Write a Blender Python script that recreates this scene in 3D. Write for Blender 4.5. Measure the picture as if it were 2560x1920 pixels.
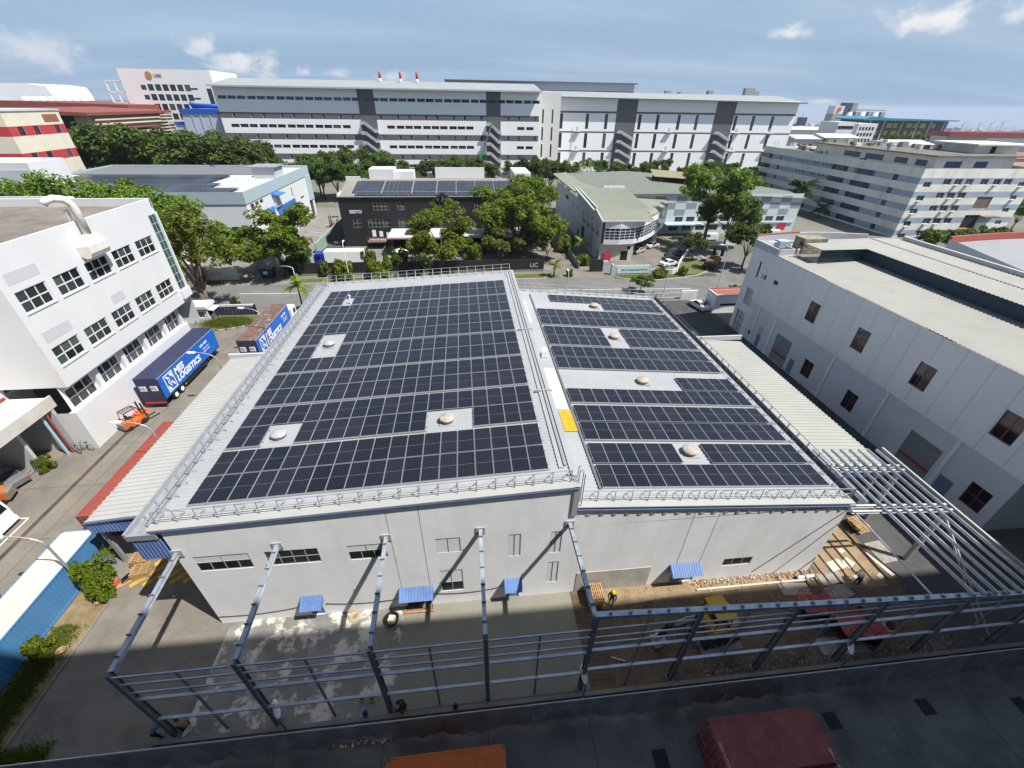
import bpy, bmesh, math, random
from mathutils import Vector, Matrix
from math import radians as RAD, sin, cos, pi, tan, atan2, sqrt
SC = bpy.context.scene
for _o in list(bpy.data.objects): bpy.data.objects.remove(_o)
COL = SC.collection
rnd = random.Random(7)
CAMH = 30.7
# ------------------------------------------------------------ camera
cam = bpy.data.cameras.new('camera'); camo = bpy.data.objects.new('camera', cam); COL.objects.link(camo)
cam.sensor_fit = 'HORIZONTAL'; cam.sensor_width = 36.0; cam.lens = 36.0 * 1059.27 / 2560.0
cam.clip_start = 0.1; cam.clip_end = 30000
_a, _b, _c = RAD(33.542), RAD(0.95), RAD(6.337)
_f = Vector((sin(_c)*cos(_a), cos(_c)*cos(_a), -sin(_a))); _r = Vector((cos(_c), -sin(_c), 0)); _u = _r.cross(_f)
_r2 = cos(_b)*_r + sin(_b)*_u; _u2 = -sin(_b)*_r + cos(_b)*_u
camo.matrix_world = Matrix(((_r2.x, _u2.x, -_f.x, 0), (_r2.y, _u2.y, -_f.y, 0), (_r2.z, _u2.z, -_f.z, CAMH), (0, 0, 0, 1)))
SC.camera = camo
# ------------------------------------------------------------ sun, sky, exposure
SUN = Vector((0.52, -0.29, 1.0)).normalized()
sl = bpy.data.lights.new('sun', 'SUN'); sl.energy = 5.0; sl.angle = RAD(0.53); sl.color = (1.0, 0.955, 0.88)
so = bpy.data.objects.new('sun', sl); COL.objects.link(so); so.location = (40, -40, 120)
so.rotation_euler = (-SUN).to_track_quat('-Z', 'Y').to_euler()
W = bpy.data.worlds.new('World'); SC.world = W; W.use_nodes = True
def build_world():
    nt = W.node_tree; N = nt.nodes; L = nt.links; N.clear()
    out = N.new('ShaderNodeOutputWorld'); bg = N.new('ShaderNodeBackground'); bg.inputs[1].default_value = 0.08
    L.new(bg.outputs[0], out.inputs[0])
    sky = N.new('ShaderNodeTexSky'); sky.sky_type = 'NISHITA'; sky.sun_disc = False
    sky.sun_elevation = math.asin(SUN.z); sky.sun_rotation = atan2(SUN.x, SUN.y)
    sky.altitude = 30; sky.air_density = 1.0; sky.dust_density = 0.7; sky.ozone_density = 1.5
    tc = N.new('ShaderNodeTexCoord')
    def math_(op, a, b=None, clamp=False):
        n = N.new('ShaderNodeMath'); n.operation = op; n.use_clamp = clamp
        for i, v in enumerate((a, b)):
            if v is None: continue
            if isinstance(v, (int, float)): n.inputs[i].default_value = v
            else: L.new(v, n.inputs[i])
        return n.outputs[0]
    sep = N.new('ShaderNodeSeparateXYZ'); L.new(tc.outputs['Generated'], sep.inputs[0])
    zc = math_('ADD', math_('MAXIMUM', sep.outputs[2], 0.0), 0.12)
    cmb = N.new('ShaderNodeCombineXYZ')
    L.new(math_('DIVIDE', sep.outputs[0], zc), cmb.inputs[0]); L.new(math_('DIVIDE', sep.outputs[1], zc), cmb.inputs[1])
    def noise(vec, scale, detail, rough, dist=0.0, sc3=None):
        m = N.new('ShaderNodeMapping'); L.new(vec, m.inputs[0])
        if sc3: m.inputs['Scale'].default_value = sc3
        n = N.new('ShaderNodeTexNoise'); L.new(m.outputs[0], n.inputs[0])
        n.inputs['Scale'].default_value = scale; n.inputs['Detail'].default_value = detail
        n.inputs['Roughness'].default_value = rough; n.inputs['Distortion'].default_value = dist
        return n.outputs[0], m
    def ramp(fac, p0, p1):
        r = N.new('ShaderNodeValToRGB'); L.new(fac, r.inputs[0]); r.color_ramp.interpolation = 'EASE'
        r.color_ramp.elements[0].position = p0; r.color_ramp.elements[0].color = (0, 0, 0, 1)
        r.color_ramp.elements[1].position = p1; r.color_ramp.elements[1].color = (1, 1, 1, 1)
        return r.outputs[0]
    # thin high cloud veil, drawn out in streaks
    n1, m1 = noise(cmb.outputs[0], 0.62, 7, 0.50, 0.35, (0.40, 1.5, 1)); m1.inputs['Rotation'].default_value = (0, 0, 0.35); m1.inputs['Location'].default_value = (3.1, 1.7, 0)
    veil = math_('MULTIPLY', ramp(n1, 0.36, 0.80), 0.85)
    # small cumulus puffs standing in the low sky
    n2, m2 = noise(tc.outputs['Generated'], 26.0, 7, 0.6, 0.2, (1, 1, 1.5))
    cum = None
    for (dx, dy, dz, rx, rz, k) in ((-.362, .93, .052, .062, .026, .8), (-.409, .91, .069, .034, .017, .7), (-.272, .961, .041, .024, .011, .7), (-.221, .975, .040, .034, .010, .6), (-.128, .991, .038, .034, .010, .5), (-.587, .808, .052, .075, .026, .55), (.537, .838, .101, .036, .015, .95), (.669, .735, .108, .065, .024, .95), (.605, .796, .010, .024, .006, .6), (.406, .914, .014, .06, .008, .4), (.74, .66, .112, .035, .02, .8), (.1, .99, .25, .06, .012, .3), (.3, -.9, .25, .1, .05, .8), (-.9, .3, .2, .12, .05, .8), (.95, .2, .15, .08, .04, .8)):
        vm = N.new('ShaderNodeVectorMath'); vm.operation = 'SUBTRACT'; L.new(tc.outputs['Generated'], vm.inputs[0]); vm.inputs[1].default_value = (dx, dy, dz)
        vs = N.new('ShaderNodeVectorMath'); vs.operation = 'MULTIPLY'; L.new(vm.outputs[0], vs.inputs[0]); vs.inputs[1].default_value = (1/rx, 1/rx, 1/rz)
        ln = N.new('ShaderNodeVectorMath'); ln.operation = 'LENGTH'; L.new(vs.outputs[0], ln.inputs[0])
        v = math_('ADD', math_('SUBTRACT', 1.0, ln.outputs['Value']), math_('MULTIPLY', math_('SUBTRACT', n2, .5), 2.6))
        v = math_('MULTIPLY', ramp(v, .0, 1.0), k); cum = v if cum is None else math_('MAXIMUM', cum, v)
    # low moist air: sky fades to a pale blue grey towards the horizon
    hz = math_('SUBTRACT', 1.0, ramp(sep.outputs[2], -0.02, 0.30))
    mh = N.new('ShaderNodeMixRGB'); L.new(math_('MULTIPLY', hz, 0.92), mh.inputs[0]); L.new(sky.outputs[0], mh.inputs[1]); mh.inputs[2].default_value = (2.35, 3.6, 5.45, 1)
    mx = N.new('ShaderNodeMixRGB'); L.new(veil, mx.inputs[0]); L.new(mh.outputs[0], mx.inputs[1]); mx.inputs[2].default_value = (4.3, 5.2, 6.4, 1)
    mx2 = N.new('ShaderNodeMixRGB'); L.new(cum, mx2.inputs[0]); L.new(mx.outputs[0], mx2.inputs[1]); mx2.inputs[2].default_value = (7.4, 7.4, 7.5, 1)
    L.new(mx2.outputs[0], bg.inputs[0])
build_world()
SC.view_settings.view_transform = 'Standard'; SC.view_settings.look = 'None'; SC.view_settings.exposure = 0.6; SC.view_settings.gamma = 1.0
SC.render.engine = 'CYCLES'
# ------------------------------------------------------------ materials
MATS = {}
def mat(name, col, rough=0.7, metal=0.0, var=0.0, scale=1.0, col2=None, stain=0.0, stain_col=(0.12, 0.10, 0.08), bump=0.0, bscale=None,
        streak=False, coord='world', spec=0.4, thr=(0.45, 0.7), alpha=None, extra=None):
    if name in MATS: return MATS[name]
    m = bpy.data.materials.new(name); m.use_nodes = True; MATS[name] = m
    nt = m.node_tree; N = nt.nodes; L = nt.links; b = N['Principled BSDF']
    c = (*col, 1.0); b.inputs['Base Color'].default_value = c; b.inputs['Roughness'].default_value = rough; b.inputs['Metallic'].default_value = metal
    b.inputs['Specular IOR Level'].default_value = spec
    m.diffuse_color = c
    if var or stain or bump or col2:
        if coord == 'world': g = N.new('ShaderNodeNewGeometry').outputs['Position']
        else: g = N.new('ShaderNodeTexCoord').outputs['Object']
        def nz(sc, det=5, rough_=0.6, stretch=None):
            mp = N.new('ShaderNodeMapping'); L.new(g, mp.inputs[0])
            if stretch: mp.inputs['Scale'].default_value = stretch
            n = N.new('ShaderNodeTexNoise'); L.new(mp.outputs[0], n.inputs[0]); n.inputs['Scale'].default_value = sc
            n.inputs['Detail'].default_value = det; n.inputs['Roughness'].default_value = rough_; return n.outputs[0]
        cur = None
        if var or col2:
            c2 = col2 if col2 else tuple(max(0, x*(1-var)) for x in col)
            mx = N.new('ShaderNodeMixRGB'); r = N.new('ShaderNodeValToRGB'); r.color_ramp.elements[0].position = 0.36; r.color_ramp.elements[1].position = 0.66
            L.new(nz(scale, 6, 0.62), r.inputs[0]); L.new(r.outputs[0], mx.inputs[0]); mx.inputs[1].default_value = c; mx.inputs[2].default_value = (*c2, 1); cur = mx.outputs[0]
        if stain:
            mx = N.new('ShaderNodeMixRGB'); r = N.new('ShaderNodeValToRGB'); r.color_ramp.elements[0].position = thr[0]; r.color_ramp.elements[1].position = thr[1]
            r.color_ramp.elements[1].color = (stain, stain, stain, 1)
            L.new(nz(scale*1.7, 7, 0.66, (1, 1, 0.12) if streak else None), r.inputs[0]); L.new(r.outputs[0], mx.inputs[0])
            if cur: L.new(cur, mx.inputs[1])
            else: mx.inputs[1].default_value = c
            mx.inputs[2].default_value = (*stain_col, 1); cur = mx.outputs[0]
        if cur: L.new(cur, b.inputs['Base Color'])
        if bump:
            bp = N.new('ShaderNodeBump'); bp.inputs['Strength'].default_value = bump; bp.inputs['Distance'].default_value = 0.02
            L.new(nz(bscale or scale*8, 4), bp.inputs['Height']); L.new(bp.outputs[0], b.inputs['Normal'])
    return m
# ------------------------------------------------------------ mesh helpers
class MB:
    def __init__(s): s.v = []; s.f = []; s.m = []
    def quad(s, *ps, m=0):
        i = len(s.v); s.v += [tuple(p) for p in ps]; s.f.append(tuple(range(i, i+len(ps)))); s.m.append(m); return s
    def box(s, x0, y0, z0, x1, y1, z1, m=0, top=None):
        if x0 > x1: x0, x1 = x1, x0
        if y0 > y1: y0, y1 = y1, y0
        if z0 > z1: z0, z1 = z1, z0
        i = len(s.v)
        s.v += [(x0,y0,z0),(x1,y0,z0),(x1,y1,z0),(x0,y1,z0),(x0,y0,z1),(x1,y0,z1),(x1,y1,z1),(x0,y1,z1)]
        s.f += [(i,i+3,i+2,i+1),(i+4,i+5,i+6,i+7),(i,i+1,i+5,i+4),(i+1,i+2,i+6,i+5),(i+2,i+3,i+7,i+6),(i+3,i,i+4,i+7)]
        s.m += [m, m if top is None else top, m, m, m, m]; return s
    def prism(s, pts, axis, a0, a1, m=0, mc=None):
        # extrude polygon pts (2D) along axis ('x': pts=(y,z); 'y': pts=(x,z); 'z': pts=(x,y))
        def P(p, a): return (a, p[0], p[1]) if axis == 'x' else ((p[0], a, p[1]) if axis == 'y' else (p[0], p[1], a))
        i = len(s.v); n = len(pts); s.v += [P(p, a0) for p in pts] + [P(p, a1) for p in pts]
        s.f.append(tuple(range(i, i+n))[::-1]); s.m.append(m if mc is None else mc)
        s.f.append(tuple(range(i+n, i+2*n))); s.m.append(m if mc is None else mc)
        for k in range(n): s.f.append((i+k, i+(k+1) % n, i+n+(k+1) % n, i+n+k)); s.m.append(m)
        return s
    def beam(s, p, q, w, h, m=0, up=(0, 0, 1)):
        p = Vector(p); q = Vector(q); d = (q-p).normalized(); u = Vector(up)
        if abs(d.dot(u)) > 0.99: u = Vector((0, 1, 0))
        r = d.cross(u).normalized(); u = r.cross(d).normalized(); i = len(s.v)
        for e in (p, q):
            for a, b in ((-1,-1),(1,-1),(1,1),(-1,1)): s.v.append(tuple(e + r*(a*w/2) + u*(b*h/2)))
        s.f += [(i,i+1,i+2,i+3)[::-1],(i+4,i+5,i+6,i+7)] + [(i+k, i+(k+1) % 4, i+4+(k+1) % 4, i+4+k) for k in range(4)]
        s.m += [m]*6; return s
    def tube(s, pts, r, n=6, m=0, cap=True):
        pts = [Vector(p) for p in pts]; rs = r if isinstance(r, (list, tuple)) else [r]*len(pts)
        i0 = len(s.v); ref = None
        for k, p in enumerate(pts):
            d = (pts[min(k+1, len(pts)-1)] - pts[max(k-1, 0)]).normalized()
            if ref is None: ref = Vector((0, 0, 1)) if abs(d.z) < 0.9 else Vector((1, 0, 0))
            a = d.cross(ref).normalized(); b = a.cross(d).normalized(); ref = b
            for j in range(n): t = 2*pi*j/n; s.v.append(tuple(p + (a*cos(t)+b*sin(t))*rs[k]))
        for k in range(len(pts)-1):
            for j in range(n):
                s.f.append((i0+k*n+j, i0+k*n+(j+1) % n, i0+(k+1)*n+(j+1) % n, i0+(k+1)*n+j)); s.m.append(m)
        if cap:
            s.f.append(tuple(i0+j for j in range(n))[::-1]); s.f.append(tuple(i0+(len(pts)-1)*n+j for j in range(n))); s.m += [m, m]
        return s
    def lathe(s, prof, n=16, c=(0, 0, 0), m=0):
        i0 = len(s.v)
        for (r, z) in prof:
            for j in range(n): t = 2*pi*j/n; s.v.append((c[0]+r*cos(t), c[1]+r*sin(t), c[2]+z))
        for k in range(len(prof)-1):
            for j in range(n): s.f.append((i0+k*n+j, i0+k*n+(j+1) % n, i0+(k+1)*n+(j+1) % n, i0+(k+1)*n+j)); s.m.append(m)
        s.f.append(tuple(i0+j for j in range(n))[::-1]); s.f.append(tuple(i0+(len(prof)-1)*n+j for j in range(n))); s.m += [m, m]
        return s
    def wheel(s, c, r, w, axis='x', n=14, m=0):
        prof = [(r*0.5, -w/2), (r*0.93, -w/2), (r, -w*0.36), (r, w*0.36), (r*0.93, w/2), (r*0.5, w/2)]
        i0 = len(s.v)
        for (rr, z) in prof:
            for j in range(n):
                t = 2*pi*j/n; a, b = rr*cos(t), rr*sin(t)
                s.v.append((c[0]+z, c[1]+a, c[2]+b) if axis == 'x' else (c[0]+a, c[1]+z, c[2]+b))
        for k in range(len(prof)-1):
            for j in range(n): s.f.append((i0+k*n+j, i0+k*n+(j+1) % n, i0+(k+1)*n+(j+1) % n, i0+(k+1)*n+j)); s.m.append(m)
        s.f.append(tuple(i0+j for j in range(n))); s.f.append(tuple(i0+(len(prof)-1)*n+j for j in range(n))); s.m += [m, m]
        return s
    def corr(s, O, U, V, lu, lv, pitch, depth, m=0, prof=None, thick=0.0):
        # corrugated sheet: ribs run along V, profile steps along U
        O = Vector(O); U = Vector(U).normalized(); V = Vector(V).normalized(); Nn = U.cross(V).normalized()
        prof = prof or ((0, 0), (0.34, 0), (0.44, 1), (0.86, 1), (0.96, 0))
        pts = []; k = 0; n = max(1, int(round(lu/pitch))); p = lu/n
        for k in range(n):
            for a, h in prof: pts.append(((k+a)*p, h*depth))
        pts.append((lu, 0)); i = len(s.v)
        for a, h in pts:
            for b in (0, lv): s.v.append(tuple(O + U*a + V*b + Nn*h))
        for k in range(len(pts)-1): s.f.append((i+2*k, i+2*k+2, i+2*k+3, i+2*k+1)); s.m.append(m)
        return s
    def mesh(s, name, mats):
        me = bpy.data.meshes.new(name); me.from_pydata(s.v, [], s.f)
        for mm in (mats if isinstance(mats, (list, tuple)) else [mats]): me.materials.append(mm)
        if any(s.m): me.polygons.foreach_set('material_index', s.m)
        me.update(); return me
    def build(s, name, mats, parent=None, smooth=False, local=False, fix=True):
        me = s.mesh(name, mats)
        if fix:
            bm = bmesh.new(); bm.from_mesh(me); bmesh.ops.recalc_face_normals(bm, faces=bm.faces); bm.to_mesh(me); bm.free()
        if smooth: me.polygons.foreach_set('use_smooth', [True]*len(me.polygons))
        return link(name, me, parent, local)
def wm(o):
    # world matrix of a parent built from plain loc/rot/scale
    M = o.matrix_basis.copy()
    if o.parent: M = wm(o.parent) @ o.matrix_parent_inverse @ M
    return M
def link(name, me, parent=None, local=False):
    o = bpy.data.objects.new(name, me); COL.objects.link(o)
    if parent:
        o.parent = parent
        if not local: o.matrix_parent_inverse = wm(parent).inverted()
    return o
def place(name, me, M, parent=None):
    # object with shared mesh data at world matrix M
    o = bpy.data.objects.new(name, me); COL.objects.link(o)
    if parent: o.parent = parent; o.matrix_parent_inverse = wm(parent).inverted()
    o.matrix_basis = M; return o
def tag(o, label, cat, group=None):
    o['label'] = label; o['category'] = cat
    if group: o['group'] = group
    return o
def thing(name, label, cat, loc=(0, 0, 0), rz=0.0, group=None, sc=1.0):
    o = bpy.data.objects.new(name, None); COL.objects.link(o); o.empty_display_size = 0.3
    o.location = loc; o.rotation_euler = (0, 0, rz); o.scale = (sc, sc, sc); return tag(o, label, cat, group)
def kind(o, k): o['kind'] = k; return o
def copy_thing(root, loc, rz=0.0, sc=None, label=None, group=None):
    def cp(o, parent):
        c = o.copy(); COL.objects.link(c)
        if parent: c.parent = parent
        for ch in o.children: cp(ch, c)
        return c
    r = cp(root, None); r.location = loc; r.rotation_euler = (0, 0, rz)
    if sc is not None: r.scale = (sc, sc, sc) if isinstance(sc, (int, float)) else sc
    if label: r['label'] = label
    if group: r['group'] = group
    return r
def facade(mb, O, U, w, h, holes=(), depth=0.2, matfn=None, us=(), vs=(), m_rev=0, v0=0.0):
    # vertical wall with real openings: O lower corner, U horizontal direction, outside = U x Z
    O = Vector(O); U = Vector(U).normalized(); Z = Vector((0, 0, 1)); Nn = U.cross(Z)
    uu = sorted(set([0.0, w] + [x for hh in holes for x in (hh[0], hh[2])] + list(us)))
    vv = sorted(set([v0, h] + [x for hh in holes for x in (hh[1], hh[3])] + list(vs)))
    P = lambda a, b, d=0.0: O + U*a + Z*b - Nn*d
    for j in range(len(vv)-1):
        vc = (vv[j]+vv[j+1])/2; start = None; cur = None
        row = [hh for hh in holes if hh[1] < vc < hh[3]]
        def flush(a, b, mm):
            if b - a > 1e-6: mb.quad(P(a, vv[j]), P(b, vv[j]), P(b, vv[j+1]), P(a, vv[j+1]), m=mm)
        for i in range(len(uu)-1):
            uc = (uu[i]+uu[i+1])/2
            inside = any(hh[0] < uc < hh[2] for hh in row)
            mm = None if inside else (matfn(uc, vc) if matfn else 0)
            if mm != cur or start is None:
                if cur is not None: flush(start, uu[i], cur)
                start = uu[i]; cur = mm
        if cur is not None: flush(start, uu[-1], cur)
    for (a, b, c, d) in [hh[:4] for hh in holes]:
        mb.quad(P(a, b), P(a, b, depth), P(c, b, depth), P(c, b), m=m_rev); mb.quad(P(a, d), P(c, d), P(c, d, depth), P(a, d, depth), m=m_rev)
        mb.quad(P(a, b), P(a, d), P(a, d, depth), P(a, b, depth), m=m_rev); mb.quad(P(c, b), P(c, b, depth), P(c, d, depth), P(c, d), m=m_rev)
    return mb
WIN = {}
def wall_matrix(O, U):
    U = Vector(U).normalized(); Nn = U.cross(Vector((0, 0, 1)))
    return Matrix(((U.x, -Nn.x, 0, O[0]), (U.y, -Nn.y, 0, O[1]), (U.z, -Nn.z, 1, O[2]), (0, 0, 0, 1)))   # local x=U, y=inwards, z=up
def window(parent, O, U, hole, nx, ny, frame, glass, fw=0.06, depth=0.14, split=False, name='window', bw=None):
    a, b, c, d = hole[:4]; w, h = round(c-a, 3), round(d-b, 3); bw = bw or fw
    key = (w, h, nx, ny, frame.name, fw, bw)
    if key not in WIN:
        mb = MB(); mb.box(0, 0, 0, w, 0.06, fw); mb.box(0, 0, h-fw, w, 0.06, h); mb.box(0, 0, fw, fw, 0.06, h-fw); mb.box(w-fw, 0, fw, w, 0.06, h-fw)
        for i in range(1, nx): x = w*i/nx; mb.box(x-bw/2, 0.003, fw, x+bw/2, 0.055, h-fw)
        for j in range(1, ny): z = h*j/ny; mb.box(fw, 0.006, z-bw/2, w-fw, 0.05, z+bw/2)
        WIN[key] = mb.mesh('window', frame)
    M = wall_matrix(O, U) @ Matrix.Translation((a, depth, b))
    o = place(name, WIN[key], M, parent)
    k2 = ('p', w, h, nx, ny, glass.name, split)
    if k2 not in WIN:
        mb = MB()
        if split: mb.box(0, 0, 0, w/nx, 0.012, h/ny)
        else: mb.box(0.01, 0, 0.01, w-0.01, 0.012, h-0.01)
        WIN[k2] = mb.mesh('pane', glass)
    if split:
        for i in range(nx):
            for j in range(ny): place('pane', WIN[k2], M @ Matrix.Translation((w*i/nx, 0.025, h*j/ny)), o)
    else: place('pane', WIN[k2], M @ Matrix.Translation((0, 0.025, 0)), o)
    return o
FONT = None
def text_mesh(txt, size, mtl, extrude=0.004, shear=0.0, bold=0.0, spacing=1.0):
    cu = bpy.data.curves.new('lettering', 'FONT'); cu.body = txt; cu.size = size; cu.extrude = extrude; cu.shear = shear; cu.offset = bold; cu.space_character = spacing
    cu.resolution_u = 3
    o = bpy.data.objects.new('lettering_tmp', cu); COL.objects.link(o)
    dg = bpy.context.evaluated_depsgraph_get(); me = bpy.data.meshes.new_from_object(o.evaluated_get(dg))
    bpy.data.objects.remove(o); me.materials.clear(); me.materials.append(mtl); return me
def lettering(parent, txt, size, mtl, O, U, V=(0, 0, 1), name='lettering', **kw):
    me = text_mesh(txt, size, mtl, **kw); U = Vector(U).normalized(); V = Vector(V).normalized(); Nn = U.cross(V)
    M = Matrix(((U.x, V.x, Nn.x, O[0]), (U.y, V.y, Nn.y, O[1]), (U.z, V.z, Nn.z, O[2]), (0, 0, 0, 1)))
    return place(name, me, M, parent)
# ---- shared materials (real-world base colours)
M_white = mat('white_paint', (0.66, 0.67, 0.69), 0.55, var=0.05, scale=0.25, stain=0.10, stain_col=(0.42, 0.40, 0.36), streak=True)
M_wall = mat('warehouse_wall', (0.80, 0.81, 0.82), 0.75, var=0.10, scale=0.35, stain=0.38, stain_col=(0.54, 0.54, 0.525), streak=True, bump=0.35, bscale=2.2, thr=(.46, .8))
M_shadewhite = mat('cool_white_paint', (0.80, 0.81, 0.83), 0.6, var=0.05, scale=0.2, stain=0.08, stain_col=(0.4, 0.4, 0.4), streak=True)
M_roofgrey = mat('roof_sheet_grey', (0.335, 0.35, 0.37), 0.5, 0.0, var=0.12, scale=0.3, stain=0.3, stain_col=(0.27, 0.28, 0.29))
M_rooflight = mat('roof_sheet_pale', (0.37, 0.375, 0.37), 0.55, 0.0, var=0.10, scale=0.4, stain=0.35, stain_col=(0.30, 0.30, 0.29))
M_cream = mat('roof_sheet_cream', (0.345, 0.35, 0.335), 0.55, 0.0, var=0.10, scale=0.3, stain=0.3, stain_col=(0.30, 0.30, 0.28))
M_galv = mat('galvanised_steel', (0.50, 0.55, 0.62), 0.4, 0.55, var=0.3, scale=1.4, stain=0.35, stain_col=(0.24, 0.26, 0.30))
M_rail = mat('rail_steel', (0.40, 0.42, 0.44), 0.45, 0.4, var=0.2, scale=2.0)
M_prime = mat('primer_steel', (0.17, 0.19, 0.215), 0.55, 0.2, var=0.25, scale=0.8)
M_bluetrim = mat('blue_trim', (0.075, 0.10, 0.19), 0.5, var=0.15, scale=0.5)
M_bluesheet = mat('blue_sheet', (0.10, 0.19, 0.42), 0.5, var=0.25, scale=0.8, stain=0.2, stain_col=(0.3, 0.3, 0.3))
def glass_mat(name, dark, mid, pale, rough=.08):
    # panes differ: most dark, some with a blind or brighter room behind
    m = bpy.data.materials.new(name); m.use_nodes = True; MATS[name] = m; N = m.node_tree.nodes; L = m.node_tree.links; b = N['Principled BSDF']
    oi = N.new('ShaderNodeObjectInfo'); r = N.new('ShaderNodeValToRGB'); r.color_ramp.interpolation = 'CONSTANT'; L.new(oi.outputs['Random'], r.inputs[0]); e = r.color_ramp.elements
    e[0].color = (*dark, 1); e[1].position = .45; e[1].color = (*mid, 1); k = e.new(.9); k.color = (*pale, 1)
    L.new(r.outputs[0], b.inputs['Base Color']); b.inputs['Roughness'].default_value = rough; b.inputs['Specular IOR Level'].default_value = .6; return m
M_glass = glass_mat('dark_glass', (0.012, 0.016, 0.018), (0.024, 0.03, 0.034), (0.07, 0.078, 0.08))
M_black = mat('black_rubber', (0.016, 0.016, 0.017), 0.7)
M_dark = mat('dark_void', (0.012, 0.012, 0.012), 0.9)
M_conc = mat('concrete', (0.22, 0.212, 0.195), 0.9, var=0.28, scale=0.35, stain=0.4, stain_col=(0.14, 0.13, 0.11), bump=0.2)
M_alu = mat('white_frame', (0.70, 0.71, 0.71), 0.4, var=0.1, scale=2)
M_red = mat('red_paint', (0.42, 0.045, 0.035), 0.5, var=0.2, scale=1.5, coord='obj')
M_redframe = mat('red_frame', (0.26, 0.045, 0.04), 0.5)
M_steelbar = mat('bare_steel', (0.35, 0.36, 0.37), 0.4, 0.6)
M_wood = mat('pallet_wood', (0.42, 0.27, 0.13), 0.85, var=0.35, scale=3)
M_yellow = mat('safety_yellow', (0.62, 0.36, 0.02), 0.5, var=0.1, scale=2, coord='obj')
M_orange = mat('orange_paint', (0.60, 0.12, 0.015), 0.5, var=0.15, scale=1.2, coord='obj')
M_white2 = mat('white_enamel', (0.80, 0.81, 0.82), 0.35, spec=0.5)
M_grey = mat('mid_grey_paint', (0.28, 0.29, 0.30), 0.6, var=0.12, scale=0.4)
M_lgrey = mat('light_grey_paint', (0.48, 0.50, 0.52), 0.6, var=0.08, scale=0.4)
# ============================================================ the ground
def sheet(name, pts, z, m, k='structure'):
    mb = MB(); mb.quad(*[(x, y, z) for x, y in pts]); o = mb.build(name, m); return kind(o, k)
def rect(x0, y0, x1, y1): return ((x0, y0), (x1, y0), (x1, y1), (x0, y1))
M_gnd = mat('urban_ground', (0.15, 0.15, 0.13), 0.95, col2=(0.10, 0.12, 0.08), scale=0.02, stain=0.5, stain_col=(0.24, 0.22, 0.19))
M_yard = mat('yard_concrete', (0.185, 0.168, 0.14), 0.92, col2=(0.12, 0.116, 0.108), scale=0.28, stain=0.6, stain_col=(0.235, 0.18, 0.11), bump=0.15, bscale=5, thr=(0.5, 0.75))
M_asph = mat('road_asphalt', (0.125, 0.125, 0.122), 0.92, col2=(0.165, 0.165, 0.16), scale=0.18, stain=0.35, stain_col=(0.085, 0.085, 0.085), bump=0.15, bscale=8)
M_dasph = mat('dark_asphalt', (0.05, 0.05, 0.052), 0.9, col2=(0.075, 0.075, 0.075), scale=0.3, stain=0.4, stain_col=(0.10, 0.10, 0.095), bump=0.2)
M_front = mat('worn_front_slab', (0.15, 0.136, 0.115), 0.9, col2=(0.21, 0.19, 0.16), scale=0.3, stain=0.6, stain_col=(0.085, 0.08, 0.072), bump=0.25)
M_plaster = mat('patchy_slab', (0.24, 0.235, 0.225), 0.9, col2=(0.13, 0.13, 0.12), scale=0.38, stain=0.95, stain_col=(0.52, 0.49, 0.44), bump=0.3, thr=(0.51, 0.575))
M_newc = mat('fresh_concrete', (0.205, 0.20, 0.165), 0.8, col2=(0.175, 0.17, 0.14), scale=0.3, bump=0.05)
M_soil = mat('bare_soil', (0.135, 0.098, 0.062), 0.95, col2=(0.08, 0.06, 0.042), scale=0.6, stain=0.5, stain_col=(0.20, 0.15, 0.095), bump=0.8, bscale=4)
M_sand = mat('dry_clay', (0.29, 0.215, 0.13), 0.95, col2=(0.20, 0.145, 0.085), scale=0.9, bump=0.5, bscale=5)
M_cyard = mat('container_yard_slab', (0.15, 0.15, 0.14), 0.9, col2=(0.09, 0.09, 0.085), scale=0.35, stain=0.5, stain_col=(0.22, 0.21, 0.18), bump=0.3)
M_line = mat('road_marking', (0.74, 0.74, 0.71), 0.8, var=0.25, scale=3)
M_yline = mat('yellow_marking', (0.62, 0.36, 0.03), 0.85, var=0.45, scale=1.6)
M_kerb = mat('kerb_concrete', (0.42, 0.41, 0.38), 0.9, var=0.2, scale=1)
M_grass = mat('lawn', (0.085, 0.11, 0.028), 0.95, col2=(0.15, 0.125, 0.05), scale=0.5, stain=0.4, stain_col=(0.05, 0.085, 0.02), bump=0.7, bscale=6)
M_sea = mat('sea_water', (0.02, 0.06, 0.11), 0.25)
S = 14000
def gz(x, y):
    # the land falls away gently towards the far right
    d = sqrt(x*x+y*y); a = atan2(x, max(y, .01)); w = max(0.0, min(1.0, (a-.30)/.16)); return -0.018*max(0.0, d-330)*w*w*(3-2*w)
def ground():
    mb = MB(); ds = [0, 60, 120, 200, 330, 420, 560, 800, 1200, 1900, 3000, 4500, 6500]; na = 48; mb.v.append((0, -200, 0))
    for d in ds:
        for k in range(na+1): a = -1.75+3.5*k/na; x, y = d*sin(a), d*cos(a)-(200 if d == 0 else 0); mb.v.append((x, y, gz(x, y) if d > 330 else 0.0))
    for i in range(len(ds)-1):
        for k in range(na): q = 1+i*(na+1)+k; mb.f.append((q, q+1, q+na+2, q+na+1)); mb.m.append(0)
    return kind(mb.build('ground', M_gnd), 'structure')
ground()
kind(MB().quad((-160, -60, -.004), (160, -60, -.004), (160, 60, -.004), (-160, 60, -.004)).build('ground.001', M_gnd), 'structure')
sheet('sea', ( (-180, 900), (250, 2600), (700, 4500), (700, 6400), (-5000, 6400), (-6400, 1100)), 0.3, M_sea)
sheet('yard', rect(-66, 9.9, -18.2, 73.2), 0.004, M_yard)
sheet('yard.001', rect(-30, 55.0, 26.5, 73.2), 0.008, M_yard)
sheet('forecourt', rect(-29.4, 9.9, -17.0, 22.6), 0.012, M_front)
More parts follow.
